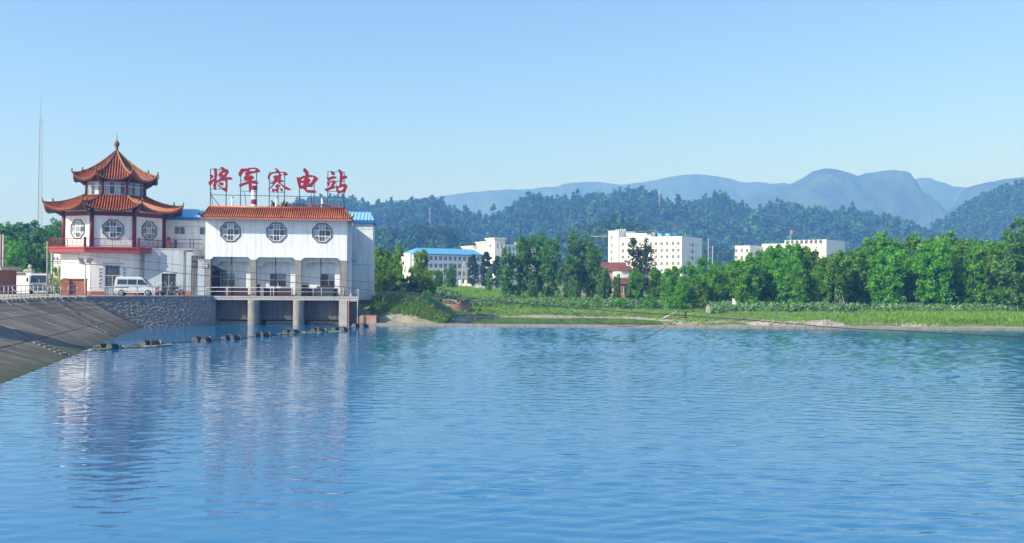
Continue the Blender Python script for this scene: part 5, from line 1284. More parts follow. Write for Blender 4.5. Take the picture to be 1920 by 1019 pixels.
# ---- lattice mast behind the trees
a = at(72.5, 520, 170); z1 = at(75.5, 182, 170).z
t = thing('lattice_mast', 'very tall slender steel lattice mast rising from the trees at left', 'mast', (a.x, 170, 0))
top = at(76, 300, 170).x - a.x
hw = lambda z: .62 * (1 - min(1, z / (z1 - 3)) * .62)
lev = np.linspace(0, z1 - 4, 34)
for k in range(3):
    MB().tube([(hw(z) * math.cos(k * 2.094 + .4), hw(z) * math.sin(k * 2.094 + .4), z) for z in (0, z1 * .5, z1 - 4)], .035, 5).build('leg', STEEL_G, t)
mb = MB()
for i in range(len(lev) - 1):
    for k in range(3):
        p = lambda kk, z: (hw(z) * math.cos(kk * 2.094 + .4), hw(z) * math.sin(kk * 2.094 + .4), z)
        mb.bar(p(k, lev[i]), p(k + 1, lev[i]), .04); mb.bar(p(k, lev[i]), p(k + 1, lev[i + 1]), .035)
mb.build('lattice', STEEL_G, t); MB().tube([(0, 0, z1 - 4.5), (0, 0, z1)], .05, 6).build('tip', STEEL_G, t)

# ================================================================== floats on the water
BAND = mat('drum_band', (.30, .32, .34), .5, .1)
def drum(label, u, v, ang, yaw_len=.86, tilt=0.0, lit=False):
    p = onz(u, v, 0); t = thing('float_drum', label, 'drum', (p.x, p.y, .06), ang, 'black drums floating in pairs on the boom line')
    t.rotation_euler = (0, tilt, ang); L = yaw_len / 2
    MB().lathe([(.05, -L), (.27, -L + .01), (.30, -L + .03), (.30, -.16), (.315, -.15), (.315, -.12), (.30, -.11), (.30, .11), (.315, .12), (.315, .15), (.30, .16), (.30, L - .03), (.27, L - .01), (.05, L)], 18, axis='x').build('shell', BLACK, t, False)
    MB().lathe([(.303, L * .42), (.306, L * .44), (.306, L * .72), (.303, L * .74)], 18, axis='x').build('band', BAND, t, True)
    MB().lathe([(.02, -L - .006), (.25, -L - .006), (.25, -L + .004)], 16, axis='x').build('end_cap', mat('drum_end', (.075, .085, .10), .4, .1), t, False)
    MB().lathe([(.03, 0), (.03, .03)], 8, (-L - .035, .12, .1), 'x').build('bung', BAND, t)
pairs = [((193, 654), (213, 654.5), 'nearest the concrete slope'), ((275, 648), (293, 648), 'second out from the concrete slope'), ((370, 640), (388, 641), 'third out from the concrete slope'), ((426, 637), (442, 637), 'fourth from the concrete slope'),
         ((484, 631), (498, 631), 'beside the left round pier'), ((539, 625.5), (553, 626), 'in weed before the right round pier'), ((591, 622.5), (604, 623), 'in weed before the right gate'), ((631, 620), (644, 620.5), 'before the square end pier'), ((668, 613.5), (683, 614), 'nearest the low orange block')]
rs = random.Random(5); line = []
for k, (p, q, lab) in enumerate(pairs):
    drum('left one of two black drums ' + lab, *p, math.radians(66 + rs.uniform(-14, 14)), .8, rs.uniform(-.1, .1))
    drum('right one of two black drums ' + lab, *q, math.radians(58 + rs.uniform(-22, 18)), .8, rs.uniform(-.12, .12))
    for c in (p, q):
        w = onz(*c, 0); line.append((w.x, w.y, .05))
l0 = onz(140, 648, .4); o0 = Vector(line[0])
pts = [Vector((l0.x, l0.y, .35)) - o0] + [Vector(p) - o0 for p in line]
tag(thing('boom_line', 'thin dark line stringing the floating drums together', 'rope', o0))
bl_ = bpy.data.objects['boom_line']; MB().tube(pts, .025, 5).build('rope', BLACK, bl_, True)
# floating weed and scum round the drums
def weed(u0, u1, v, n, seed, spread):
    r_ = np.random.RandomState(seed); vv, qq, mi = [], [], []
    for i in range(n):
        u = r_.uniform(u0, u1); p = onz(u, v(u) + r_.normal(0, spread), 0); s_ = r_.uniform(.04, .16); a = r_.uniform(0, PI); k = len(vv); z = r_.uniform(.008, .05)
        for q in range(4): vv.append((p.x + s_ * math.cos(a + q * PI / 2) * (1.6 if q % 2 else 1), p.y + s_ * math.sin(a + q * PI / 2), z + r_.uniform(0, .03)))
        qq.append((k, k + 1, k + 2, k + 3)); mi.append(0 if r_.rand() < .8 else 1)
    o = link('floating_weed', np_mesh('floating_weed', np.array(vv), np.array(qq), [mat('duckweed', (.14, .24, .05), .7, .3, 2), mat('scum', (.55, .55, .48), .8, .2)], mi=mi)); o['kind'] = 'stuff'
weed(172, 320, lambda u: 656.5 - (u - 172) * .062, 520, 1, .8)
weed(520, 645, lambda u: 627.5 - (u - 520) * .045, 420, 2, .8)
# driftwood and rubbish at the slope's foot
# ================================================================== VEGETATION
LEAF_ROW = leafmat('leaf_green', (.08, .26, .018), (.22, .50, .035), .48)
LEAF_POP = leafmat('leaf_poplar', (.06, .19, .035), (.18, .40, .09), .44)
LEAF_DARK = leafmat('leaf_dark', (.02, .06, .024), (.07, .14, .055), .24)
LEAF_WIL = leafmat('leaf_yellow_green', (.10, .23, .014), (.30, .50, .04), .46)
LEAF_HILL = leafmat('leaf_hill', (.025, .10, .035), (.10, .29, .095), .32, .3)
GRASS_B = leafmat('grass_bright', (.12, .26, .025), (.29, .50, .06), .35, .2)
GRASS_P = leafmat('grass_pale', (.15, .25, .08), (.36, .48, .20), .35, .2)
WEEDM = leafmat('broad_weed', (.09, .20, .06), (.24, .40, .16), .35, .2)

def leaf_quads(r_, centers, size, tone, up=0.0, aspect=1.6):
    n = len(centers); a = r_.normal(size=(n, 3)); a[:, 2] += up; a /= np.linalg.norm(a, axis=1)[:, None]
    b = r_.normal(size=(n, 3)); b -= (b * a).sum(1)[:, None] * a; b /= np.linalg.norm(b, axis=1)[:, None]
    s = (size * r_.uniform(.6, 1.35, n))[:, None]; a = a * s * aspect * .5; b = b * s * .5
    v = np.stack([centers - a, centers + b * 1.0 - a * .1, centers + a, centers - b * 1.0 - a * .1], 1).reshape(-1, 3)
    return v, np.arange(n * 4).reshape(n, 4), tone

def crown_mesh(name, seed, H, shape, nc, per, ls, m, cr, tmin=.1, shell=.55, leaders=0):
    """leaf clumps spread through a crown; shape(t) gives the radius at height t*H"""
    r_ = np.random.RandomState(seed); C, T = [], []; cen = []
    # a few limbs' worth of lumps makes the outline uneven
    lob = [(r_.uniform(0, 2 * PI), r_.uniform(tmin, .95), r_.uniform(.75, 1.25)) for _ in range(9)]
    lead = [(2 * PI * (j + r_.uniform(-.3, .3)) / max(leaders, 1), r_.uniform(.55, 1.0) if j else .15, r_.uniform(.82, 1.04) if j else 1.0) for j in range(leaders)]
    for i in range(nc):
        t = tmin + (1 - tmin) * r_.beta(1.25, 1.15); an = r_.uniform(0, 2 * PI)
        k = 1.0
        for la, lt, lg in lob:
            d = abs((an - la + PI) % (2 * PI) - PI); k += (lg - 1) * math.exp(-(d / .7) ** 2 - ((t - lt) / .16) ** 2)
        rad = shape(t) * k * (shell + (1 - shell) * r_.rand()) if r_.rand() < .8 else shape(t) * r_.rand() * .6
        c = np.array([rad * math.cos(an), rad * math.sin(an), t * H])
        if leaders:                       # several upright leaders, each a narrow ragged crown of its own
            la, lo_, lh = lead[r_.randint(leaders)]; ax = shape(.5) * .62 * lo_ * (.35 + .65 * min(1, t * 1.3)); rad = shape(.5) * .52 * (max(0, 1 - ((t - .42) / .60) ** 2) ** .75 if t > .42 else .8 + .2 * t / .42) * math.sqrt(r_.rand())
            c = np.array([ax * math.cos(la) + rad * math.cos(an), ax * math.sin(la) + rad * math.sin(an), t * H * lh])
        cen.append(c)
        cc = cr * r_.uniform(.6, 1.25); n = int(per * r_.uniform(.6, 1.3))
        d = r_.normal(size=(n, 3)); d /= np.linalg.norm(d, axis=1)[:, None]; d *= (r_.rand(n) ** .45)[:, None] * cc; d[:, 2] *= (1.05 if leaders else .8)
        C.append(c + d); tn = np.clip(.45 + .28 * r_.normal() + .22 * r_.normal(size=n), 0, 1); T.append(tn)
    C = np.concatenate(C); T = np.concatenate(T)
    v, q, t = leaf_quads(r_, C, ls, T)
    return np_mesh(name, v, q, m, tone=t), cen

def trunk_mesh(name, seed, H, r0, cen, m, stems=1, top=.85, spread=.0):
    rs = random.Random(seed); mb = MB()
    for s in range(stems):
        an = rs.uniform(0, 2 * PI); bx, by = (spread * math.cos(an), spread * math.sin(an)) if stems > 1 else (0, 0); pts, rr = [], []
        lean = rs.uniform(.02, .10) if stems > 1 else rs.uniform(0, .03)
        for k in range(6):
            f = k / 5; pts.append((bx + math.cos(an) * lean * H * f + rs.uniform(-.06, .06) * H * .1 * (k > 0), by + math.sin(an) * lean * H * f + rs.uniform(-.06, .06) * H * .1 * (k > 0), H * top * f - .1 * (k == 0))); rr.append(r0 / (stems ** .4) * (1 - .86 * f))
        mb.tube(pts, rr, 6)
        for q in range(5 if stems == 1 else 2):
            c = cen[rs.randrange(len(cen))]; f = min(.8, max(.15, c[2] / H - .18)); i = int(f / top * 5); i = min(i, 4); p = Vector(pts[i])
            mid = p.lerp(Vector(c), .5) + Vector((0, 0, .05 * H)) * .3
            mb.tube([p, mid, Vector(c)], [r0 * .38, r0 * .22, r0 * .07], 5)
    return mb.mesh(name, m, True)

def bump_shape(W, peak=.45, low=.5):
    def f(t):
        x = (t - peak) / (1 - peak) if t > peak else (peak - t) / peak
        return W * .5 * (max(0, 1 - x ** 2.2) ** .6 if t > peak else (1 - (1 - low) * x ** 1.6))
    return f
KINDS = {}
def make_kind(key, n, H, W, peak, low, nc, per, ls, lm, cr, bark, r0, stems=1, tmin=.1, spread=.0, shell=.55, leaders=0):
    KINDS[key] = []
    for i in range(n):
        cm, cen = crown_mesh('crown', hash((key, i)) % 1 + sum(map(ord, key)) * 31 + i * 7, H, bump_shape(W, peak, low), nc, per, ls, lm, cr, tmin, shell, leaders)
        KINDS[key].append((cm, trunk_mesh('trunk', i + 3, H, r0, cen, bark, stems, .85, spread), H))
make_kind('broad', 7, 10, 6.6, .5, .62, 230, 40, .25, LEAF_ROW, .6, BARK, .13, 4, .07, .5, .55, 5)
make_kind('poplar', 5, 12, 5.8, .45, .55, 190, 30, .24, LEAF_POP, .55, BARK, .11, 3, .12, .6, .4, 4)
make_kind('dark', 3, 11, 4.0, .4, .7, 140, 40, .26, LEAF_DARK, .6, BARK_D, .13, 1, .12, 0, .4)
make_kind('willow', 4, 8, 5.4, .55, .6, 150, 34, .21, LEAF_WIL, .5, BARK_D, .11, 2, .10, .25, .5, 4)
make_kind('bush', 4, 3, 3.8, .4, .95, 46, 42, .20, LEAF_ROW, .55, BARK_D, .04, 3, .02, .2)
TREE_N = [0]
def tree(key, x, y, top_z, label, group=None, name='tree', wide=1.0, lm=None, var=None, base=None, rz=None, cat='tree'):
    v = KINDS[key][TREE_N[0] % len(KINDS[key]) if var is None else var]; TREE_N[0] += 1
    z = ground_at(x, y) if base is None else base
    s = (top_z - z) / v[2]
    t = thing(name, label, cat, (x, y, z - .05), TREE_N[0] * 2.4 if rz is None else rz, group); t.scale = (s * wide, s * wide, s)
    link('trunk', v[1], t); c = link('crown', v[0], t)
    if lm: c.material_slots[0].link = 'OBJECT'; c.material_slots[0].material = lm
    return t
rs = random.Random(21)
# ---- dense row on the right bank
prof = [(1240, 500), (1290, 490), (1330, 480), (1360, 490), (1400, 472), (1450, 450), (1500, 456), (1540, 478), (1560, 468), (1590, 457), (1620, 450), (1660, 438), (1700, 440), (1740, 450), (1770, 433), (1800, 440), (1860, 441), (1930, 436), (2100, 440)]
pu, pvv = [p[0] for p in prof], [p[1] for p in prof]
def topz(u, Y, drop=0): return at(u, np.interp(u, pu, pvv) + drop, Y).z
GRP = 'broad green trees in the dense row along the right bank'
u = 1278
while u < 2080:
    Y = rs.uniform(122, 129); p = at(u, 590, Y); tree('broad', p.x, Y, topz(u, Y, rs.uniform(8, 40)), 'broad leafy green tree in the dense front row on the right bank', GRP, wide=rs.uniform(.85, 1.05)); u += rs.uniform(26, 38)
u = 1262
while u < 2100:
    Y = rs.uniform(136, 144); p = at(u, 590, Y); tree('broad', p.x, Y, topz(u, Y, rs.uniform(-4, 12)), 'taller leafy green tree behind the front row on the right bank', GRP + ', rear row', wide=rs.uniform(.8, .95)); u += rs.uniform(30, 42)
u = 1300
while u < 2100:
    Y = rs.uniform(152, 164); p = at(u, 590, Y); tree('broad', p.x, Y, topz(u, Y, rs.uniform(6, 22)), 'leafy green tree deep in the wood behind the right bank', GRP + ', deepest row', wide=1.0, lm=LEAF_POP); u += rs.uniform(44, 60)
p = at(1922, 590, 116); tree('poplar', p.x, 116, at(1918, 404, 116).z, 'tall poplar at the right edge standing above the row', wide=1.1)
# ---- poplars and trees in the middle
mid = [('poplar', 951, 466, 148, 'slender poplar with pale stem left of the middle grove', .9, None), ('poplar', 978, 441, 150, 'tall twin-topped poplar at the left of the middle grove', 1.0, None), ('poplar', 1012, 438, 152, 'tallest poplar of the middle grove with rounded top', 1.1, None),
       ('poplar', 1032, 447, 146, 'tall poplar in the middle grove leaning against the tallest one', .95, None), ('poplar', 1062, 478, 144, 'shorter loose poplar in the gap of the middle grove', .9, None), ('poplar', 1092, 437, 150, 'tall dense poplar right of the gap in the middle grove', 1.15, None),
       ('poplar', 1112, 462, 147, 'darker poplar close to the right flank of the middle grove', 1.0, LEAF_POP), ('broad', 1134, 502, 142, 'round low tree right of the middle poplars before the red roofs', .8, LEAF_POP), ('broad', 1000, 520, 143, 'low leafy tree among the pale stems of the middle grove', .8, LEAF_POP), ('broad', 1080, 525, 142, 'low bushy tree at the foot of the dense poplar', .8, LEAF_POP),
       ('poplar', 1206, 447, 160, 'feathery poplar standing before the big white block', 1.15, LEAF_DARK), ('broad', 1192, 503, 140, 'rounded broad tree left of the feathery poplar, before the white block', 1.0, None), ('broad', 1228, 500, 140, 'rounded broad tree under the right end of the white block', .9, None), ('broad', 1157, 515, 139, 'low leafy tree half hiding the small orange-walled house', .6, LEAF_POP), ('broad', 1252, 506, 134, 'low broad tree joining the middle trees to the right row', .9, None),
       ('dark', 886, 478, 235, 'dark upright tree before the blue-roofed school, left one', .95, None), ('dark', 911, 474, 230, 'dark upright tree before the blue-roofed school, right one', 1.1, None), ('dark', 933, 480, 225, 'dark upright tree between the school and the middle poplars', 1.0, None),
       ('broad', 845, 496, 185, 'round green tree in front of the blue-roofed school facade', 1.0, LEAF_POP), ('broad', 822, 505, 190, 'smaller green tree left of the round one before the school', .9, LEAF_POP), ('poplar', 918, 505, 190, 'pale loose tree before the dark upright ones', .9, None)]
for key, u, v, Y, lab, wd, lm in mid:
    p = at(u, 560, Y); tree(key, p.x, Y, at(u, v, Y).z, lab, 'trees on the far bank' if key != 'dark' else 'dark upright trees', wide=wd, lm=lm)
# ---- bright trees right of the sluice house
for u, v, Y, lab, wd, key, lm in ((708, 480, 114, 'full bright green tree close against the right end of the white hall', 1.0, 'willow', None), (728, 498, 117, 'full bright green tree between the white hall and the blue sign', 1.0, 'willow', None), (775, 500, 120, 'spreading bright green tree below the school roof left end', .9, 'willow', None), (712, 462, 118, 'bright yellow-green tree touching the right wall of the white hall', .8, 'willow', None), (732, 472, 124, 'yellow-green tree second from the white hall', .65, 'willow', None), (700, 505, 112, 'low yellow-green tree at the foot of the white hall', .8, 'willow', None), (748, 462, 132, 'thin yellow-green tree whose twigs reach the white gable', .42, 'willow', None),
                             (792, 468, 128, 'overhanging yellow-green tree before the left end of the school roof', .8, 'willow', None), (808, 505, 122, 'low yellow-green tree left of the round brick ruin', .9, 'willow', None), (722, 520, 110, 'small yellow-green tree among the reeds by the hall', .9, 'willow', None), (752, 515, 122, 'bushy yellow-green tree under the white gable', .7, 'willow', None)):
    p = at(u, 560, Y); tree(key, p.x, Y, at(u, v, Y).z, lab, 'yellow-green trees right of the white hall', wide=wd, lm=lm)
for u, v, Y, lab, wd in ((768, 520, 116, 'dark rounded bush on the grassy mound right of the hall', 1.2), (742, 540, 113, 'green bush left of the dark rounded one', 1.0), (800, 545, 113, 'low spreading bush left of the round brick ruin', 1.1), (715, 552, 99, 'low round bush on the mound beside the white hall', .9), (738, 560, 98, 'second low bush on the mound right of the hall', .9), (1118, 558, 128, 'small bush at the foot of the dense middle poplar', .8), (1165, 560, 126, 'small bush on the bank below the red roofed house', 1.0), (1215, 556, 126, 'bush on the bank below the feathery poplar', 1.0), (1262, 556, 124, 'bush at the left end of the dense right row', 1.2),
                         (1625, 588, 112, 'round shrub on the grass left of the bright patch', .8), (1676, 590, 112, 'second round shrub on the grass before the right row', .8), (1480, 588, 116, 'low shrub beside the pale track', .8)):
    p = at(u, 575, Y); tree('bush', p.x, Y, at(u, v, Y).z, lab, 'bushes on the far bank', 'bush', wd, LEAF_DARK if 'dark' in lab else None, cat='bush')
# ---- wood at the left behind the yard
lprof = [(-60, 430), (0, 416), (40, 414), (70, 420), (100, 418), (130, 424), (200, 428)]
for row, (Y0, dr) in enumerate(((126, 30), (142, 10), (160, -2))):
    u = -190 + row * 9
    while u < 150:
        Y = Y0 + rs.uniform(-4, 4); p = at(u, 500, Y); tree('broad', p.x, Y, at(u, np.interp(u, [q[0] for q in lprof], [q[1] for q in lprof]) + dr + rs.uniform(-4, 10), Y).z, ('front', 'middle', 'rear')[row] + ' row leafy tree in the wood behind the white yard wall', 'trees behind the yard, %s row' % ('front', 'middle', 'rear')[row], base=ROADZ if Y < 135 else 2.4, lm=LEAF_POP if row else None); u += rs.uniform(22, 30)
p = at(103, 530, 95.5); tree('bush', p.x, 96.6, at(103, 500, 96.6).z, 'bright green garden bush beside the white notice board', None, 'bush', .5, LEAF_WIL, base=ROADZ, cat='bush')
# flowering shrub in the yard
p = at(103, 548, 93.2); t = thing('flowering_shrub', 'pink and white flowering shrub between truck and brick pier', 'shrub', (p.x, 93.2, ROADZ))
r_ = np.random.RandomState(5); C = r_.normal(size=(900, 3)) * np.array([.42, .35, .42]) + np.array([0, 0, .95]); C[:, 2] = np.maximum(C[:, 2], .05)
v, q, tn = leaf_quads(r_, C[:500], .11, r_.rand(500)); link('foliage', np_mesh('foliage', v, q, LEAF_ROW, tone=tn), t)
v, q, tn = leaf_quads(r_, C[500:] * 1.03, .10, r_.rand(400), aspect=1.0); link('blossom', np_mesh('blossom', v, q, leafmat('blossom_petals', (.5, .12, .25), (.75, .7, .72), .2), tone=tn), t)

# ---- scattered ground cover: tufts of blades, broad weeds, hill trees
def tuft(name, seed, n, h, w, lean, m, spread):
    r_ = np.random.RandomState(seed); vv, qq, tn = [], [], []
    for i in range(n):
        a = r_.uniform(0, 2 * PI); bx, by = r_.normal(0, spread, 2); hh = h * r_.uniform(.5, 1.2); d = np.array([math.cos(a), math.sin(a)]); p = np.array([-d[1], d[0]]) * w * .5; l1, l2 = d * lean * hh * .35, d * lean * hh * r_.uniform(.6, 1.4); k = len(vv)
        vv += [(bx - p[0], by - p[1], 0), (bx + p[0], by + p[1], 0), (bx + l1[0] + p[0] * .8, by + l1[1] + p[1] * .8, hh * .6), (bx + l1[0] - p[0] * .8, by + l1[1] - p[1] * .8, hh * .6), (bx + l2[0] + p[0] * .15, by + l2[1] + p[1] * .15, hh), (bx + l2[0] - p[0] * .15, by + l2[1] - p[1] * .15, hh)]
        qq += [(k, k + 1, k + 2, k + 3), (k + 3, k + 2, k + 4, k + 5)]; t = r_.rand(); tn += [t, min(1, t + .15)]
    return bpy.data.objects.new(name, np_mesh(name, np.array(vv), np.array(qq), m, tone=tn))
def weedplant(name, seed, n, h, m, ls):
    r_ = np.random.RandomState(seed); C = r_.normal(size=(n, 3)) * np.array([.32, .32, .28]) * h + np.array([0, 0, h * .55]); C[:, 2] = np.clip(C[:, 2], .03, h)
    v, q, t = leaf_quads(r_, C, ls, r_.rand(n), up=1.2, aspect=1.2); return bpy.data.objects.new(name, np_mesh(name, v, q, m, tone=t))
GR = [tuft('grass_blades', i, 26, .42, .035, .7, GRASS_B, .16) for i in range(3)]
GP = [tuft('reed_blades', 10 + i, 30, 1.0, .03, .55, GRASS_P, .2) for i in range(3)]
WD = [weedplant('weed_leaves', 20 + i, 46, .9, WEEDM, .2) for i in range(3)]
def field(name, srcs, cname, n, region, s0, s1, seed, keep=None, sink=.03):
    r_ = np.random.RandomState(seed); x0, x1, y0, y1 = region
    X = r_.uniform(x0, x1, n); Y = y0 + (y1 - y0) * r_.rand(n) ** 1.0; Z = ground_z(X, Y)
    k = Z > -.1
    if keep is not None: k &= keep(X, Y, r_)
    if y1 < 150: k &= nogravel(X, Y)
    X, Y, Z = X[k], Y[k], Z[k]; m = len(X)
    return scatter(name, np.stack([X, Y, Z - sink], 1), r_.uniform(s0, s1, m), r_.uniform(0, 6.28, m), r_.randint(0, len(srcs), m), srcs, cname)
patchy = lambda sc, th, sd: (lambda X, Y, r_: fnoise(X / sc, Y / sc, sd, 3) + r_.normal(0, .12, len(X)) > th)
notpool = lambda X, Y: ~((X > -8) & (X < 18) & (Y < 112) & (Y > 92))
RG = np.random.RandomState(77)
nogravel = lambda X, Y: gravel_mask(X, Y) < RG.uniform(.15, .75, len(X))
field('bank_grass', GR, 'grass_sources', 13000, (-15, 82, 92.6, 130), .5, 1.25, 1, lambda X, Y, r_: patchy(7, -.05, 4)(X, Y, r_) & notpool(X, Y))
field('pool_side_grass', GR, 'grass_sources', 2600, (-9, 19, 92.6, 122), .4, .9, 8, patchy(4, -.02, 14))
field('lush_bank_grass', GR, 'grass_sources', 5200, (38, 86, 96, 122), 1.0, 1.9, 2, lambda X, Y, r_: sstep(36, 50, X) > r_.rand(len(X)))
field('dry_grass', GP, 'reed_sources', 7000, (-8, 75, 94, 134), .3, .6, 3, lambda X, Y, r_: patchy(6, -.02, 9)(X, Y, r_) & notpool(X, Y))
field('mound_reeds', GP, 'reed_sources', 3000, (-14.6, -6.8, 93.6, 106), .4, .85, 4, lambda X, Y, r_: fnoise(X / 3, Y / 3, 2, 2) > -.35)
field('mound_grass', GR, 'grass_sources', 2600, (-14.6, -5.5, 92.6, 99), .6, 1.4, 12)
field('mound_weeds', WD, 'weed_sources', 160, (-14, -6, 93.2, 103), .4, 1.0, 13)
field('crop_field', GR, 'grass_sources', 5200, (-16, 8, 128, 215), 1.3, 2.2, 5)
field('bank_weeds', WD, 'weed_sources', 2600, (26, 86, 116, 127), .7, 1.5, 6, lambda X, Y, r_: fnoise(X / 3, Y / 3, 6, 2) > -.4)
field('grove_weeds', WD, 'weed_sources', 1500, (-12, 30, 126, 142), .6, 1.3, 7, lambda X, Y, r_: fnoise(X / 4, Y / 4, 16, 2) > -.2)
field('lawn_weeds', WD, 'weed_sources', 420, (-6, 80, 95, 117), .3, .8, 9, lambda X, Y, r_: patchy(5, .1, 19)(X, Y, r_) & notpool(X, Y))
# hill woods
HT = []
for i in range(5):
    cm, _ = crown_mesh('hill_crown', 900 + i, 9, bump_shape((6.5, 7.5, 5.5, 8, 6)[i], .45, .8), 26, 9, 1.15, LEAF_HILL, 1.5, .06)
    HT.append(bpy.data.objects.new('hill_tree', cm))
for i in range(3):
    cm, _ = crown_mesh('pine_crown', 940 + i, 12, lambda t, i=i: (2.6, 2.1, 3.0)[i] * max(.05, 1 - t) ** .7, 24, 9, .95, leafmat('leaf_pine_%d' % i, (.016, .07, .03), (.075, .21, .09), .26, .25), 1.0, .08)
    HT.append(bpy.data.objects.new('hill_pine', cm))
def wood(name, zf, region, n, seed, s0, s1, ymax=None):
    r_ = np.random.RandomState(seed); X = r_.uniform(region[0], region[1], n); Y = r_.uniform(region[2], region[3], n); Z = zf(X, Y)
    k = (Z > ground_z(X, Y) + .5) & (np.abs(X / Y) < .66) & (fnoise(X / 60, Y / 60, seed, 3) > -.42); X, Y, Z = X[k], Y[k], Z[k]; m = len(X)
    sc = r_.uniform(s0, s1, m) * (1 + .5 * (r_.rand(m) < .07)) * (1 + .3 * fnoise(X / 45, Y / 45, seed + 3, 2))
    return scatter(name, np.stack([X, Y, Z - 1.0], 1), sc, r_.uniform(0, 6.28, m), np.where(fnoise(X / 70, Y / 70, seed + 8, 2) + r_.normal(0, .25, m) > .22, r_.randint(5, 8, m), r_.randint(0, 5, m)), HT, 'hill_tree_sources')
wood('hill_woods', HZ1, (-800, 900, 770, 1270), 19000, 1, .75, 1.6)
wood('lower_hill_woods', HZ2, (-220, 220, 535, 680), 4600, 2, .5, .95)
# plain wood between the town and the hills
r_ = np.random.RandomState(44); n = 2600; X = r_.uniform(-480, 620, n); Y = r_.uniform(520, 780, n); k = (np.abs(X / Y) < .62) & ((Y > 640) | (X > 140) | (X < -160)) & (fnoise(X / 40, Y / 40, 3, 2) > -.3); X, Y = X[k], Y[k]
scatter('valley_woods', np.stack([X, Y, ground_z(X, Y) - .5], 1), r_.uniform(.7, 1.2, len(X)), r_.uniform(0, 6.28, len(X)), r_.randint(0, 5, len(X)), HT, 'hill_tree_sources')

# ================================================================== TOWN ON THE FAR BANK
def fbox(mb, x0, x1, y0, y1, z0, z1): mb.box(x0, x1, y0, y1, z0, z1)
def facade_windows(parent, spots, y, w, h, axis='x', xfix=0.0, m=GLASS, pale_strip=True):
    for a, z in spots:
        if axis == 'x':
            wo = MB().box(a - w / 2, a + w / 2, y - .10, y - .004, z - h / 2 - .1, z - h / 2).box(a - w / 2, a + w / 2, y - .10, y - .004, z + h / 2, z + h / 2 + .1).box(a - .05, a + .05, y - .08, y - .034, z - h / 2, z + h / 2).build('window', FRAMEW, parent)
            MB().box(a - w / 2, a + w / 2, y - .03, y - .004, z - h / 2, z + h / 2).build('pane', m, wo)
        else:
            wo = MB().box(xfix + .004, xfix + .10, a - w / 2, a + w / 2, z - h / 2 - .1, z - h / 2).box(xfix + .034, xfix + .08, a - .05, a + .05, z - h / 2, z + h / 2).build('window', FRAMEW, parent)
            MB().box(xfix + .004, xfix + .03, a - w / 2, a + w / 2, z - h / 2, z + h / 2).build('pane', m, wo)
DARKWIN = mat('far_window', (.05, .06, .075), .15, .2, spec=.5)
# big white block: lit long side, shaded short side
Y = 470; c = at(1278, 520, Y); Fb = Frame(c.x, c.y, -35)
t = thing('white_block', 'big white six-storey block with rows of small dark windows before the wooded hill', 'building', (c.x, c.y, 0), Fb.a)
zt = Fb.hit(1278, 445, 0)[1]; xl = Fb.hit(1161, 445, 0)[0]; xt = Fb.hit(1142, 440, 0)[0]; zt2 = Fb.hit(1150, 434.5, 0)[1]
mb = MB(); mb.box(xl, 0, 0, 26, -2, zt); mb.box(xl - .2, .15, -.15, 26.1, zt, zt + .5); mb.build('main_wing', WHITE, t)
mb = MB(); mb.box(xt, xl - .01, -.8, 14, -2, zt2); mb.box(xt - .2, xl + .15, -1, 14.2, zt2, zt2 + .4); mb.build('stair_tower', WHITE, t)
us = [1168, 1178.5, 1189, 1199.5, 1210, 1220.5, 1230, 1240.5, 1251, 1261.5, 1272]; vrow = [457.5, 470, 482, 494.5, 507]
facade_windows(t, [(Fb.hit(u, v, 0)[0], Fb.hit(1220, v, 0)[1]) for u in us for v in vrow], 0, 1.25, 1.6, m=DARKWIN)
facade_windows(t, [((xt + xl) / 2 - 1.0, Fb.hit(1150, v, 0)[1]) for v in (446, 460, 473, 486)], -.8, .9, 1.9, m=DARKWIN)
def fy(u, v):                           # distance along the short side
    lo, hi = 0.0, 60.0
    for _ in range(40):
        m_ = (lo + hi) / 2; p = Fb.w(0, m_, 0); pu_ = 960 + FPX * (p - EYE).dot(RGT) / (p - EYE).dot(FWD)
        if pu_ < u: lo = m_
        else: hi = m_
    return lo
zz = [Fb.hit(1278, v, 0)[1] for v in (458, 470.5, 483)]
facade_windows(t, [(fy(1298, 460), z) for z in zz], 0, 2.6, 1.9, 'y', 0.0, DARKWIN); facade_windows(t, [(fy(u, 460), z) for z in zz for u in (1292.5, 1304.5)], 0, .9, 1.4, 'y', 0.0, DARKWIN)
mb = MB(); xa, xb = Fb.hit(1163, 440, 6)[0], Fb.hit(1212, 440, 6)[0]; mb.box(xa, xb, 6, 14, zt, Fb.hit(1190, 438, 6)[1]); mb.box(xa + (xb - xa) * .35, xb + 3, 5, 10, zt + .5, zt + 1.6); mb.build('penthouse', WHITE2, t)
mb = MB()
for k in range(9): x = xt + .6 + k * 1.35; z0 = zt2 + .4 if x < xl else Fb.hit(1190, 438, 6)[1]; mb.box(x - .35, x + .35, 7, 7.4, z0 - .5, z0 + 1.2 - .3 * (k % 2)); mb.box(x - .5, x + .5, 7, 7.4, z0 + .9, z0 + 1.1)
mb.build('roof_vents', STEEL_W, t)
for k, (u, v) in enumerate(((1184, 463), (1205, 475.5), (1226, 463), (1236, 488), (1257, 475.5), (1267, 463), (1173, 488), (1194, 488))):
    x, z = Fb.hit(u, v, 0); MB().box(x - .45, x + .45, -.5, -.01, z - .35, z + .35).build('air_conditioner', STEEL_W, t)
for u in (1215.5, 1246): x = Fb.hit(u, 470, 0)[0]; MB().tube([(x, -.12, zt), (x, -.12, 0)], .1, 5).build('downpipe', CONC_L, t)
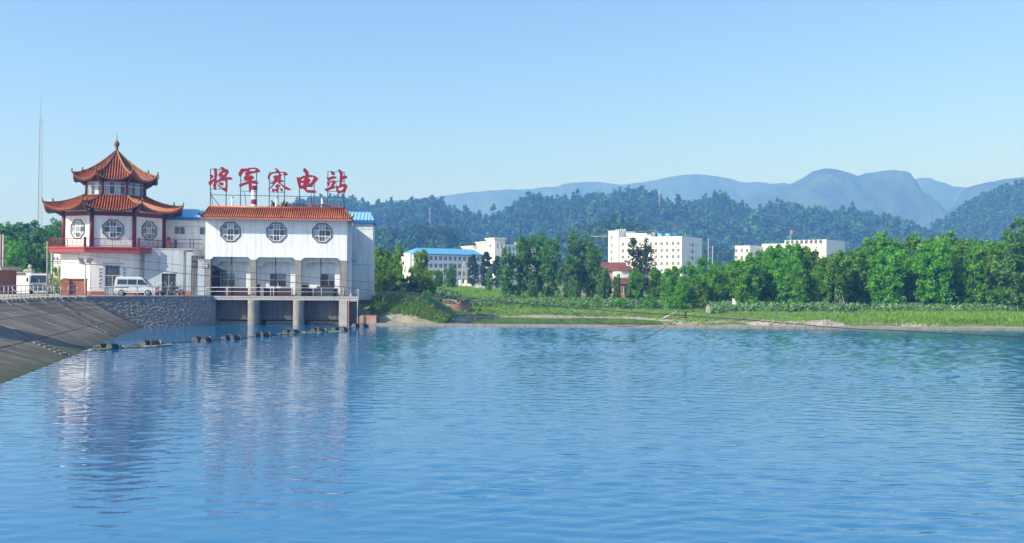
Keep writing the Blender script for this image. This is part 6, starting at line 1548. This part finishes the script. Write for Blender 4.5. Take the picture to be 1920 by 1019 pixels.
for u0, u1 in ((1233, 1240), (1247, 1255)):
    xa, xb = Fb.hit(u0, 442, 5)[0], Fb.hit(u1, 442, 5)[0]; MB().box(xa, xb, 5, 8, zt, Fb.hit(1240, 438.5, 5)[1]).box(xa - .2, xb + .2, 4.8, 8.2, Fb.hit(1240, 438.5, 5)[1], Fb.hit(1240, 438, 5)[1]).build('roof_tank', BLUE, t)
xa, xb = Fb.hit(1257, 442, 9)[0], Fb.hit(1268, 442, 9)[0]; MB().box(xa, xb, 9, 12, zt, Fb.hit(1262, 438.5, 9)[1]).build('roof_shed', BLUE_D, t)
# blue roofed school
Y = 420; c = at(775, 528, Y); Fs = Frame(c.x, c.y, 32)
t = thing('school_building', 'long pale building with bright blue pitched roof and rows of windows behind the trees', 'building', (c.x, c.y, 0), Fs.a)
ze = Fs.hit(775, 476, 0)[1]; L_ = 0
lo, hi = 0, 90
for _ in range(40):
    m_ = (lo + hi) / 2; p = Fs.w(m_, 0, 0); pu_ = 960 + FPX * (p - EYE).dot(RGT) / (p - EYE).dot(FWD)
    if pu_ < 905: lo = m_
    else: hi = m_
L_ = lo; DP = 14
MB().box(0, L_, 0, DP, -1, ze).build('wall', WHITE2, t)
mb = MB(); zr = ze + 3.0; mb.add([(-.5, -.6, ze), (L_ + .5, -.6, ze), (L_ + .5, DP + .6, ze), (-.5, DP + .6, ze), (5, DP / 2, zr), (L_ - 2, DP / 2, zr)], [(0, 1, 5, 4), (1, 2, 5), (2, 3, 4, 5), (3, 0, 4), (0, 3, 2, 1)]); mb.build('roof', BLUE, t)
MB().box(-.55, L_ + .55, -.68, -.6, ze - .35, ze + .1).build('gutter', BLUE_D, t)
MB().box(-1.2, -.001, 1, DP, -1, ze + .3).build('gable_wing', WHITE, t)
for z in (ze - 4.1, ze - 7.6): MB().box(0, L_, -.12, -.003, z, z + .25).build('floor_band', WHITE, t)
facade_windows(t, [(1.4 + k * 2.55, ze - 1.9 - j * 3.5) for k in range(int(L_ / 2.55)) for j in range(4)], 0, 1.5, 1.9, m=DARKWIN)
# white stepped building with cornices
Y = 520; c = at(927, 515, Y); Fc = Frame(c.x, c.y, 28)
t = thing('stepped_building', 'white stepped building with projecting flat cornices behind the blue school roof', 'building', (c.x, c.y, 0), Fc.a)
z = lambda v: at(927, v, Y).z
def vol(x0, x1, y0, y1, v, nm):
    o_ = MB().box(x0, x1, y0, y1, -1, z(v)).build(nm, WHITE, t); MB().box(x0 - .8, x1 + .8, y0 - .8, y1 + .8, z(v), z(v) + .5).box(x0 - .4, x1 + .4, y0 - .4, y1 + .4, z(v) - .6, z(v)).build('cornice', WHITE, o_)
vol(0, 6.5, 0, 11, 447.5, 'central_tower'); vol(-.0, 3.0, 11.01, 24, 453.5, 'middle_wing'); vol(-2, 6, 24.01, 40, 460.5, 'left_wing'); vol(6.51, 22, 2.5, 14, 459, 'right_wing'); vol(22.01, 34, 2, 15, 454, 'end_wing')
facade_windows(t, [(8.5 + k * 2.6, z(466) - j * 3.4) for k in range(5) for j in range(3)], 2.5, 1.3, 2.0, m=DARKWIN); facade_windows(t, [(2.0, z(461)), (4.5, z(461))], 0, .9, 2.4, m=DARKWIN)
wo = MB().box(-.08, -.003, 5, 6.6, z(464), z(458)).build('window', DARKWIN, t)
# white building half hidden behind the right row
Y = 460; c = at(1406, 500, Y); Fr = Frame(c.x, c.y, -40)
t = thing('white_building', 'white flat-roofed building half hidden behind the right tree row', 'building', (c.x, c.y, 0), Fr.a)
z = lambda v: at(1406, v, Y).z
xl = Fr.hit(1378, 470, 0)[0]
MB().box(xl, 0, 0, 24, -1, z(461)).build('left_wing', WHITE, t); MB().box(xl - .2, .2, -.2, 24.2, z(461), z(460.5)).build('parapet', WHITE, t)
MB().box(.01, 16, 14, 40, -1, z(456)).build('middle_wing', WHITE, t); MB().box(8, 30, 24.01, 50, -1, z(448.5)).build('roof_storey', WHITE, t)
mb = MB()
for k in range(8): mb.box(9 + k * 2.5, 10.3 + k * 2.5, 23.6, 24.0, z(455), z(449))
mb.build('roof_opening', CONC_D, t)
facade_windows(t, [(xl + .8 + k * 3.0, z(470) - j * 3.4) for k in range(3) for j in range(4)], 0, 1.2, 1.7, m=DARKWIN)
a = at(1483, 452, 520); t = thing('flagpole', 'thin roof mast with orange-red flag above the half hidden white building', 'flagpole', (a.x, 520, a.z - 3)); zt = at(1483, 431, 520).z - a.z + 3
MB().tube([(0, 0, 0), (0, 0, zt)], .14, 6).build('pole', STEEL_W, t); MB().box(-.5, .9, -.03, .03, zt - 2.6, zt - .2).build('flag', ORANGE, t)
# houses with red roofs between the middle trees
def house(name, label, u0, u1, vt, vb, Y, wallm, roofm, ang, rise, dep=7):
    a, b = at(u0, vb, Y), at(u1, vb, Y); zt = at(u0, vt, Y).z; w = (b.x - a.x) / math.cos(math.radians(ang)); g = ground_at(a.x, Y) - .3
    t = thing(name, label, 'house', (a.x, Y, g), math.radians(ang)); h = zt - g
    MB().box(0, w, 0, dep, 0, h).build('wall', wallm, t)
    mb = MB(); mb.add([(-.4, -.5, h - .05), (w + .4, -.5, h - .05), (w + .4, dep + .5, h - .05), (-.4, dep + .5, h - .05), (-.4, dep / 2, h + rise), (w + .4, dep / 2, h + rise)], [(0, 1, 5, 4), (3, 4, 5, 2), (0, 4, 3), (1, 2, 5), (0, 3, 2, 1)]); mb.build('roof', roofm, t)
    facade_windows(t, [(w * .3, h * .6), (w * .72, h * .6)], 0, min(1.2, w * .25), 1.2, m=DARKWIN)
    MB().box(w * .45, w * .45 + .9, -.05, -.003, 0, 2.0).build('door', BROWN_D, t)
ROOFR = mat('red_clay_roof', (.19, .06, .04), .85, .25, 1.5)
house('house', 'red-roofed house behind the round low tree of the middle grove', 1118, 1166, 508, 545, 205, mat('ochre_wall', (.42, .26, .16), .9), ROOFR, -12, 2.0)
house('house', 'white house with dark red roof glimpsed left below the white block', 1164, 1186, 507, 545, 196, WHITE, ROOFR, 14, 1.0, 5)
house('house', 'small orange-walled house with red roof in the gap of the middle trees', 1163, 1184, 532, 562, 168, mat('orange_wall', (.50, .22, .09), .9), ROOFR, 8, 1.0, 5)
house('house', 'white house showing through gaps in the right tree row', 1655, 1722, 520, 570, 172, WHITE, CONC_L, 5, 1.0)
house('house', 'white house glimpsed through trees near the right edge', 1862, 1905, 522, 570, 150, WHITE, CONC_L, -8, .8)
# blue sign, lattice pole, utility poles, garden wall
a, b = at(733, 516, 150), at(751, 507, 150); t = thing('blue_sign', 'small bright blue roadside hoarding seen between yellow-green trees', 'sign', (a.x, 150, 0)); MB().box(0, b.x - a.x, 0, .12, a.z, b.z).build('board', BLUE, t); MB().box(.1, .2, .121, .2, 0, b.z).box(b.x - a.x - .2, b.x - a.x - .1, .121, .2, 0, b.z).build('post', STEEL_G, t)
a = at(870, 538, 240); t = thing('twin_pole', 'pale A-shaped twin pole in front of the blue-roofed school', 'pole', (a.x, 240, 1)); zt = at(868, 490, 240).z - 1
MB().tube([(-.9, 0, 0), (-.1, 0, zt)], .16, 6).build('leg', CONC_L, t); MB().tube([(1.0, 0, 0), (.1, 0, zt)], .16, 6).build('leg', CONC_L, t); MB().bar((-.9, 0, zt - 1), (1, 0, zt - 1), .15).bar((-.7, 0, zt - 2.4), (.8, 0, zt - 2.4), .12).build('crossarm', CONC_L, t)
a = at(976, 470, 380); t = thing('utility_pole', 'dark utility pole with crossarms above the middle poplars', 'pole', (a.x, 380, 2)); zt = at(976, 412, 380).z - 2
MB().tube([(0, 0, 0), (0, 0, zt)], .28, 7).build('pole', STEEL_D, t); MB().bar((-1.6, 0, zt - 1), (1.6, 0, zt - 1), .25).bar((-2, 0, zt - 3.2), (2, 0, zt - 3.2), .25).build('crossarm', STEEL_D, t)
for u, v0, v1, Y, lab in ((806, 415, 391, 1000, 'thin pale mast on the left wooded hill'), (1236, 395, 358, 1050, 'thin pale mast on the wooded hill above the white block'), (1328, 478, 448, 470, 'thin pale pole with a lamp head right of the white block'), (1336, 478, 462, 470, 'short pale pole right of the white block')):
    a = at(u, v0, Y); t = thing('mast', lab, 'mast', (a.x, Y, a.z - 12)); zt = at(u, v1, Y).z - a.z + 12; k = Y / 1000
    MB().tube([(0, 0, 0), (0, 0, zt)], .32 * k + .05, 6).build('pole', STEEL_W, t); MB().box(-.9 * k, .9 * k, -.2 * k, .2 * k, zt - .9 * k, zt - .3 * k).build('head', STEEL_W, t)
a = at(1225, 447, 560); t = thing('tower_crane', 'small yellow tower crane beside the roof of the white block', 'crane', (a.x, 560, 2)); zt = at(1225, 437, 560).z - 2; CR_ = mat('crane_yellow', (.50, .42, .12), .6)
mb = MB()
for sx_ in (-.6, .6):
    for sy_ in (-.6, .6): mb.bar((sx_, sy_, 0), (sx_, sy_, zt), .2)
for k in range(12): mb.bar((-.6, -.6, zt * k / 12), (.6, -.6, zt * (k + 1) / 12), .14); mb.bar((.6, -.6, zt * k / 12), (-.6, -.6, zt * (k + 1) / 12), .14)
mb.build('tower', CR_, t); MB().bar((-38, 0, zt - 2.6), (8, 0, zt - 2.6), .28).bar((-38, 0, zt - 2.6), (0, 0, zt + 1.5), .2).bar((8, 0, zt - 2.6), (0, 0, zt + 1.5), .2).build('jib', CR_, t); MB().box(-.9, .9, -.9, .9, zt - 2.4, zt + .4).build('cab', CR_, t)
a, b = at(862, 540, 235), at(905, 540, 235); t = thing('garden_wall', 'low white wall at the far edge of the green field', 'wall', (a.x, 235, ground_at(a.x, 235) - .2)); w = b.x - a.x
MB().box(0, w, 0, .3, 0, 1.4).build('wall', WHITE, t)
for k in range(5): MB().box(w * k / 4 - .3, w * k / 4 + .3, -.1, .4, 0, 2.4).build('pillar', WHITE, t)

# ================================================================== BANK DETAILS
# round brick ruin
a, b = at(826, 582, 118), at(878, 582, 118); cx_ = (a.x + b.x) / 2; R_ = (b.x - a.x) / 2; g = ground_at(cx_, 118)
t = thing('brick_ruin', 'low round broken brick tower stump on the grassy bank', 'ruin', (cx_, 118, g - .2)); h_ = at(850, 567, 118).z - g + .2
MB().lathe([(R_ - .25, 0), (R_ - .25, h_ - .1)], 28).build('core', BRICK_D, t)
RB = mat('ruin_brick', (.36, .24, .17), .95, .25, 3, rnd=.3)
proto = MB().box(-.2, .2, -.16, .0, 0, .125).mesh('brick', RB); rs = random.Random(9); j = 0; z = .0
while z < h_ - .05:
    nb = int(2 * PI * R_ / .42)
    for k in range(nb):
        an = (k + .5 * (j % 2)) * 2 * PI / nb
        if math.sin(an) > .25: continue
        o = link('brick', proto, t); o.location = (R_ * math.cos(an) * 1.0, R_ * math.sin(an), z); o.rotation_euler = (0, 0, an + PI / 2)
    z += .14; j += 1
z1 = at(850, 562, 118).z - g + .2
for k in range(14):
    an = PI + k * PI / 13
    if k in (3, 7, 8, 12): continue
    ob = MB().box(-.34, .34, -.3, .1, h_, z1 - (.12 if k % 3 == 0 else 0)).build('cap_block', CONC_D, t); ob.location = ((R_) * math.cos(an), (R_) * math.sin(an), 0); ob.rotation_euler = (0, 0, an + PI / 2)
MB().box(-R_ * .75, R_ * .2, -R_ * .7, -R_ * .62, h_ + .02, z1 + .06).build('parapet_slab', CONC_L, t)
# gravel heaps
def heap(name, label, u0, u1, v, Y, h, seed, dep=3.0, m=GRAVEL, kind='stuff'):
    a, b = at(u0, v, Y), at(u1, v, Y); w = b.x - a.x; nx, ny = max(14, int(w / .22)), 16
    X, Yg = np.meshgrid(np.linspace(0, w, nx), np.linspace(-dep / 2, dep / 2, ny))
    env = np.clip(np.sin(PI * X / w), 0, 1) ** .45 * np.clip(1 - (np.abs(Yg) / (dep / 2)) ** 2, 0, 1)
    Z = h * env * (.62 + .5 * fnoise(X / 2.3, Yg / 2, seed, 3)) + .12 * env * fnoise(X / .5, Yg / .45, seed + 1, 3) - .12
    g = ground_z(X + a.x, Yg + Y); ii, jj = np.meshgrid(np.arange(nx - 1), np.arange(ny - 1)); k = (jj * nx + ii).ravel()
    o = link(name, np_mesh(name, np.stack([X.ravel(), Yg.ravel(), (Z + g).ravel()], 1), np.stack([k, k + 1, k + nx + 1, k + nx], 1), m, smooth=False)); o.location = (a.x, Y, 0); o['kind'] = kind; o['label'] = label
    r_ = np.random.RandomState(seed); n = int(w * 26); vv, qq = [], []
    for i in range(n):
        ix, iy = r_.randint(0, nx), r_.randint(1, ny - 1); c = np.array([X[iy, ix], Yg[iy, ix], Z[iy, ix] + g[iy, ix]]) + r_.normal(0, .05, 3) * np.array([1, 1, .2]); s = r_.uniform(.04, .16); k = len(vv)
        for sx in (-1, 1):
            for sy in (-1, 1):
                for sz in (-1, 1): vv.append(c + s * np.array([sx, sy, sz * .7]) * r_.uniform(.5, 1.1, 3))
        qq += [(k, k + 1, k + 3, k + 2), (k + 4, k + 6, k + 7, k + 5), (k, k + 4, k + 5, k + 1), (k + 2, k + 3, k + 7, k + 6), (k, k + 2, k + 6, k + 4), (k + 1, k + 5, k + 7, k + 3)]
    o2 = link(name + '_stones', np_mesh(name + '_stones', np.array(vv), np.array(qq), ROCKM), o); o2['kind'] = 'stuff'
heap('gravel_heap', 'long pale gravel heap at the water edge on the right bank', 1400, 1588, 612, 95.5, .75, 3)
heap('gravel_heap', 'shorter gravel heap right of the long one', 1684, 1768, 614, 95.5, .5, 7)
heap('rubble_strip', 'grey rubble left of the pool', 738, 822, 598, 103, .6, 11, 4)
heap('rubble_strip', 'grey rubble bar beside the pool', 848, 925, 597, 104, .55, 15, 4)
heap('gravel_shore', 'pale gravel shore behind the pool', 905, 1250, 588, 119, .35, 19, 4)
heap('gravel_shore', 'pale gravel track below the right trees', 1345, 1565, 594, 117, .3, 23, 2.5)
heap('gravel_spit', 'small stones on the weir side of the pool', 1005, 1130, 610, 94, .28, 27, 1.6)
heap('gravel_spit', 'stones at the right end of the pool', 1215, 1400, 606, 99, .3, 31, 4)
# concrete debris under the right trees
def slab_piece(label, pts, Y, th, m):
    P = [at(u, v, Y) for u, v in pts]; t = thing('concrete_shard', label, 'debris', (P[0].x, Y, 0)); MB().prism([(p.x - P[0].x, p.z) for p in P], -th / 2, th / 2, 'y').build('shard', m, t)
slab_piece('white pointed concrete shard standing upright under the right trees', [(1373, 586), (1386, 586), (1384, 577), (1376, 560), (1374, 560)], 119, .5, WHITE2)
slab_piece('low pale concrete slab left of the pointed shard', [(1358, 588), (1376, 588), (1375, 580), (1362, 581)], 118, .8, CONC_L)
slab_piece('tan broken block right of the pointed shard', [(1399, 586), (1428, 586), (1427, 575), (1416, 573), (1400, 577)], 120, 1.0, mat('tan_block', (.42, .33, .24), .95, .2))
slab_piece('pale stone marker at the left end of the right row', [(1324, 588), (1331, 588), (1331, 576), (1327, 573), (1324, 577)], 117, .4, CONC_L)
slab_piece('grey boulder-like block in the weeds near the right edge', [(1877, 598), (1892, 598), (1893, 590), (1889, 585), (1880, 586), (1876, 591)], 112, .9, CONC)
a, b = at(1243, 595, 108), at(1272, 588, 108); t = thing('dead_log', 'bleached dead log lying on the bank right of the pool', 'log', (a.x, 108, 0))
MB().tube([(0, 0, ground_at(a.x, 108) + .1), ((b.x - a.x) * .5, .2, a.z + .25), (b.x - a.x, .4, b.z + .05)], [.1, .13, .07], 7).tube([((b.x - a.x) * .6, .2, a.z + .3), ((b.x - a.x) * .9, .1, a.z + .75)], [.06, .02], 5).build('wood', CONC_L, t, True)
for u, v, Y, lab in ((1578, 560, 121.5, 'bare pale leaning stems at the front of the right row'),):
    t = thing('leaning_stems', lab, 'stems', (at(u, 590, Y).x, Y, 0)); mb = MB(); g = ground_at(at(u, 590, Y).x, Y)
    for k in range(3): p, q = at(1568 + k * 7, 552, Y), at(1584 + k * 1.5, 592, Y); mb.tube([(q.x - t.location.x, 0, g - .1), (p.x - t.location.x, .3 * k, p.z)], [.07, .03], 6)
    mb.build('stem', BARK, t)

# unseen hut added outside the left edge to cast a shadow on the slope
t = thing('shadow_hut', 'added unseen hut on the crest outside the left edge, shading the slope', 'hut', (-37.6, 48.5, ROADZ), math.radians(74))
MB().box(0, 4.2, 0, 2.6, 0, 4.2).build('wall', WHITE2, t); MB().box(-.3, 4.5, -.3, 2.9, 4.2, 4.38).build('roof', CONC, t); MB().box(2.2, 3.1, -.04, -.002, 0, 2.0).build('door', RED, t)

# ================================================================== CABLES
def cable(label, pts, r, name='cable'):
    o0 = pts[0]; t = thing(name, label, 'cable', o0); P = [Vector(p) - o0 for p in pts]
    Q = []
    for i in range(len(P) - 1):
        p0, p1, p2, p3 = P[max(i - 1, 0)], P[i], P[i + 1], P[min(i + 2, len(P) - 1)]
        for k in range(6):
            f = k / 6; Q.append(p1 + .5 * f * ((p2 - p0) + f * ((2 * p0 - 5 * p1 + 4 * p2 - p3) + f * (3 * (p1 - p2) + p3 - p0))))
    Q.append(P[-1]); MB().tube(Q, r, 5).build('wire', BLACK, t, True); return t
dep = lambda u: 80 - (u - 0) * .0135
cable('thick black cable crossing low over the water from left to right edge', [at(u, v, dep(u)) for u, v in ((-60, 478), (0, 484), (75, 489), (150, 494), (260, 504), (362, 515), (470, 524), (560, 531), (640, 538), (720, 548), (800, 554), (880, 566), (912, 563.5), (960, 568), (1010, 572), (1100, 580), (1200, 587), (1285, 592), (1320, 595), (1400, 600), (1500, 609), (1600, 617), (1700, 621), (1800, 627), (1920, 632), (2050, 636))], .028)
cable('thin black wire running across the pagoda and the sluice house front', [at(u, v, 84) for u, v in ((112, 474.5), (200, 483), (300, 493), (400, 505), (480, 512), (560, 518), (640, 525), (700, 530))], .018)
cable('upper one of two thin wires hanging in a loop over the water', [at(u, v, 66.5) for u, v in ((1060, 577), (1085, 592), (1110, 602), (1140, 609), (1170, 612.5), (1195, 611), (1220, 605), (1245, 592))], .017)
cable('lower one of two thin wires hanging in a loop over the water', [at(u, v, 66) for u, v in ((1015, 572), (1040, 590), (1065, 610), (1090, 626), (1120, 636), (1155, 640.5), (1190, 639), (1215, 632), (1238, 620), (1262, 603), (1284, 592))], .017)
for u, v, lab in ((70, 480, 'black clamp hanging on the thick cable at left'), (1285.5, 591, 'black clamp hanging on the thick cable above the right end of the pool')):
    Y = dep(u); p = at(u, v, Y); t = thing('cable_clamp', lab, 'clamp', p); h = 12 / 1700 * Y
    MB().box(-.05, .05, -.04, .04, -h * .45, h * .55).box(-.16, .13, -.06, .06, h * .4, h * .55).box(-.14, .17, -.06, .06, -h * .5, -h * .36).build('body', BLACK, t)

# ================================================================== HAZE
hm = bpy.data.materials.new('haze_air'); hm.use_nodes = True; N = hm.node_tree.nodes; N.remove(N['Principled BSDF'])
pvn = N.new('ShaderNodeVolumePrincipled'); pvn.inputs['Color'].default_value = (.16, .375, .98, 1); pvn.inputs['Absorption Color'].default_value = (.8, .8, .8, 1); pvn.inputs['Density'].default_value = .0006; pvn.inputs['Anisotropy'].default_value = .1
hm.node_tree.links.new(pvn.outputs[0], N['Material Output'].inputs['Volume'])
o = MB().box(-3700, 3700, -120, 5400, -4, 470).build('haze', hm); o['kind'] = 'stuff'
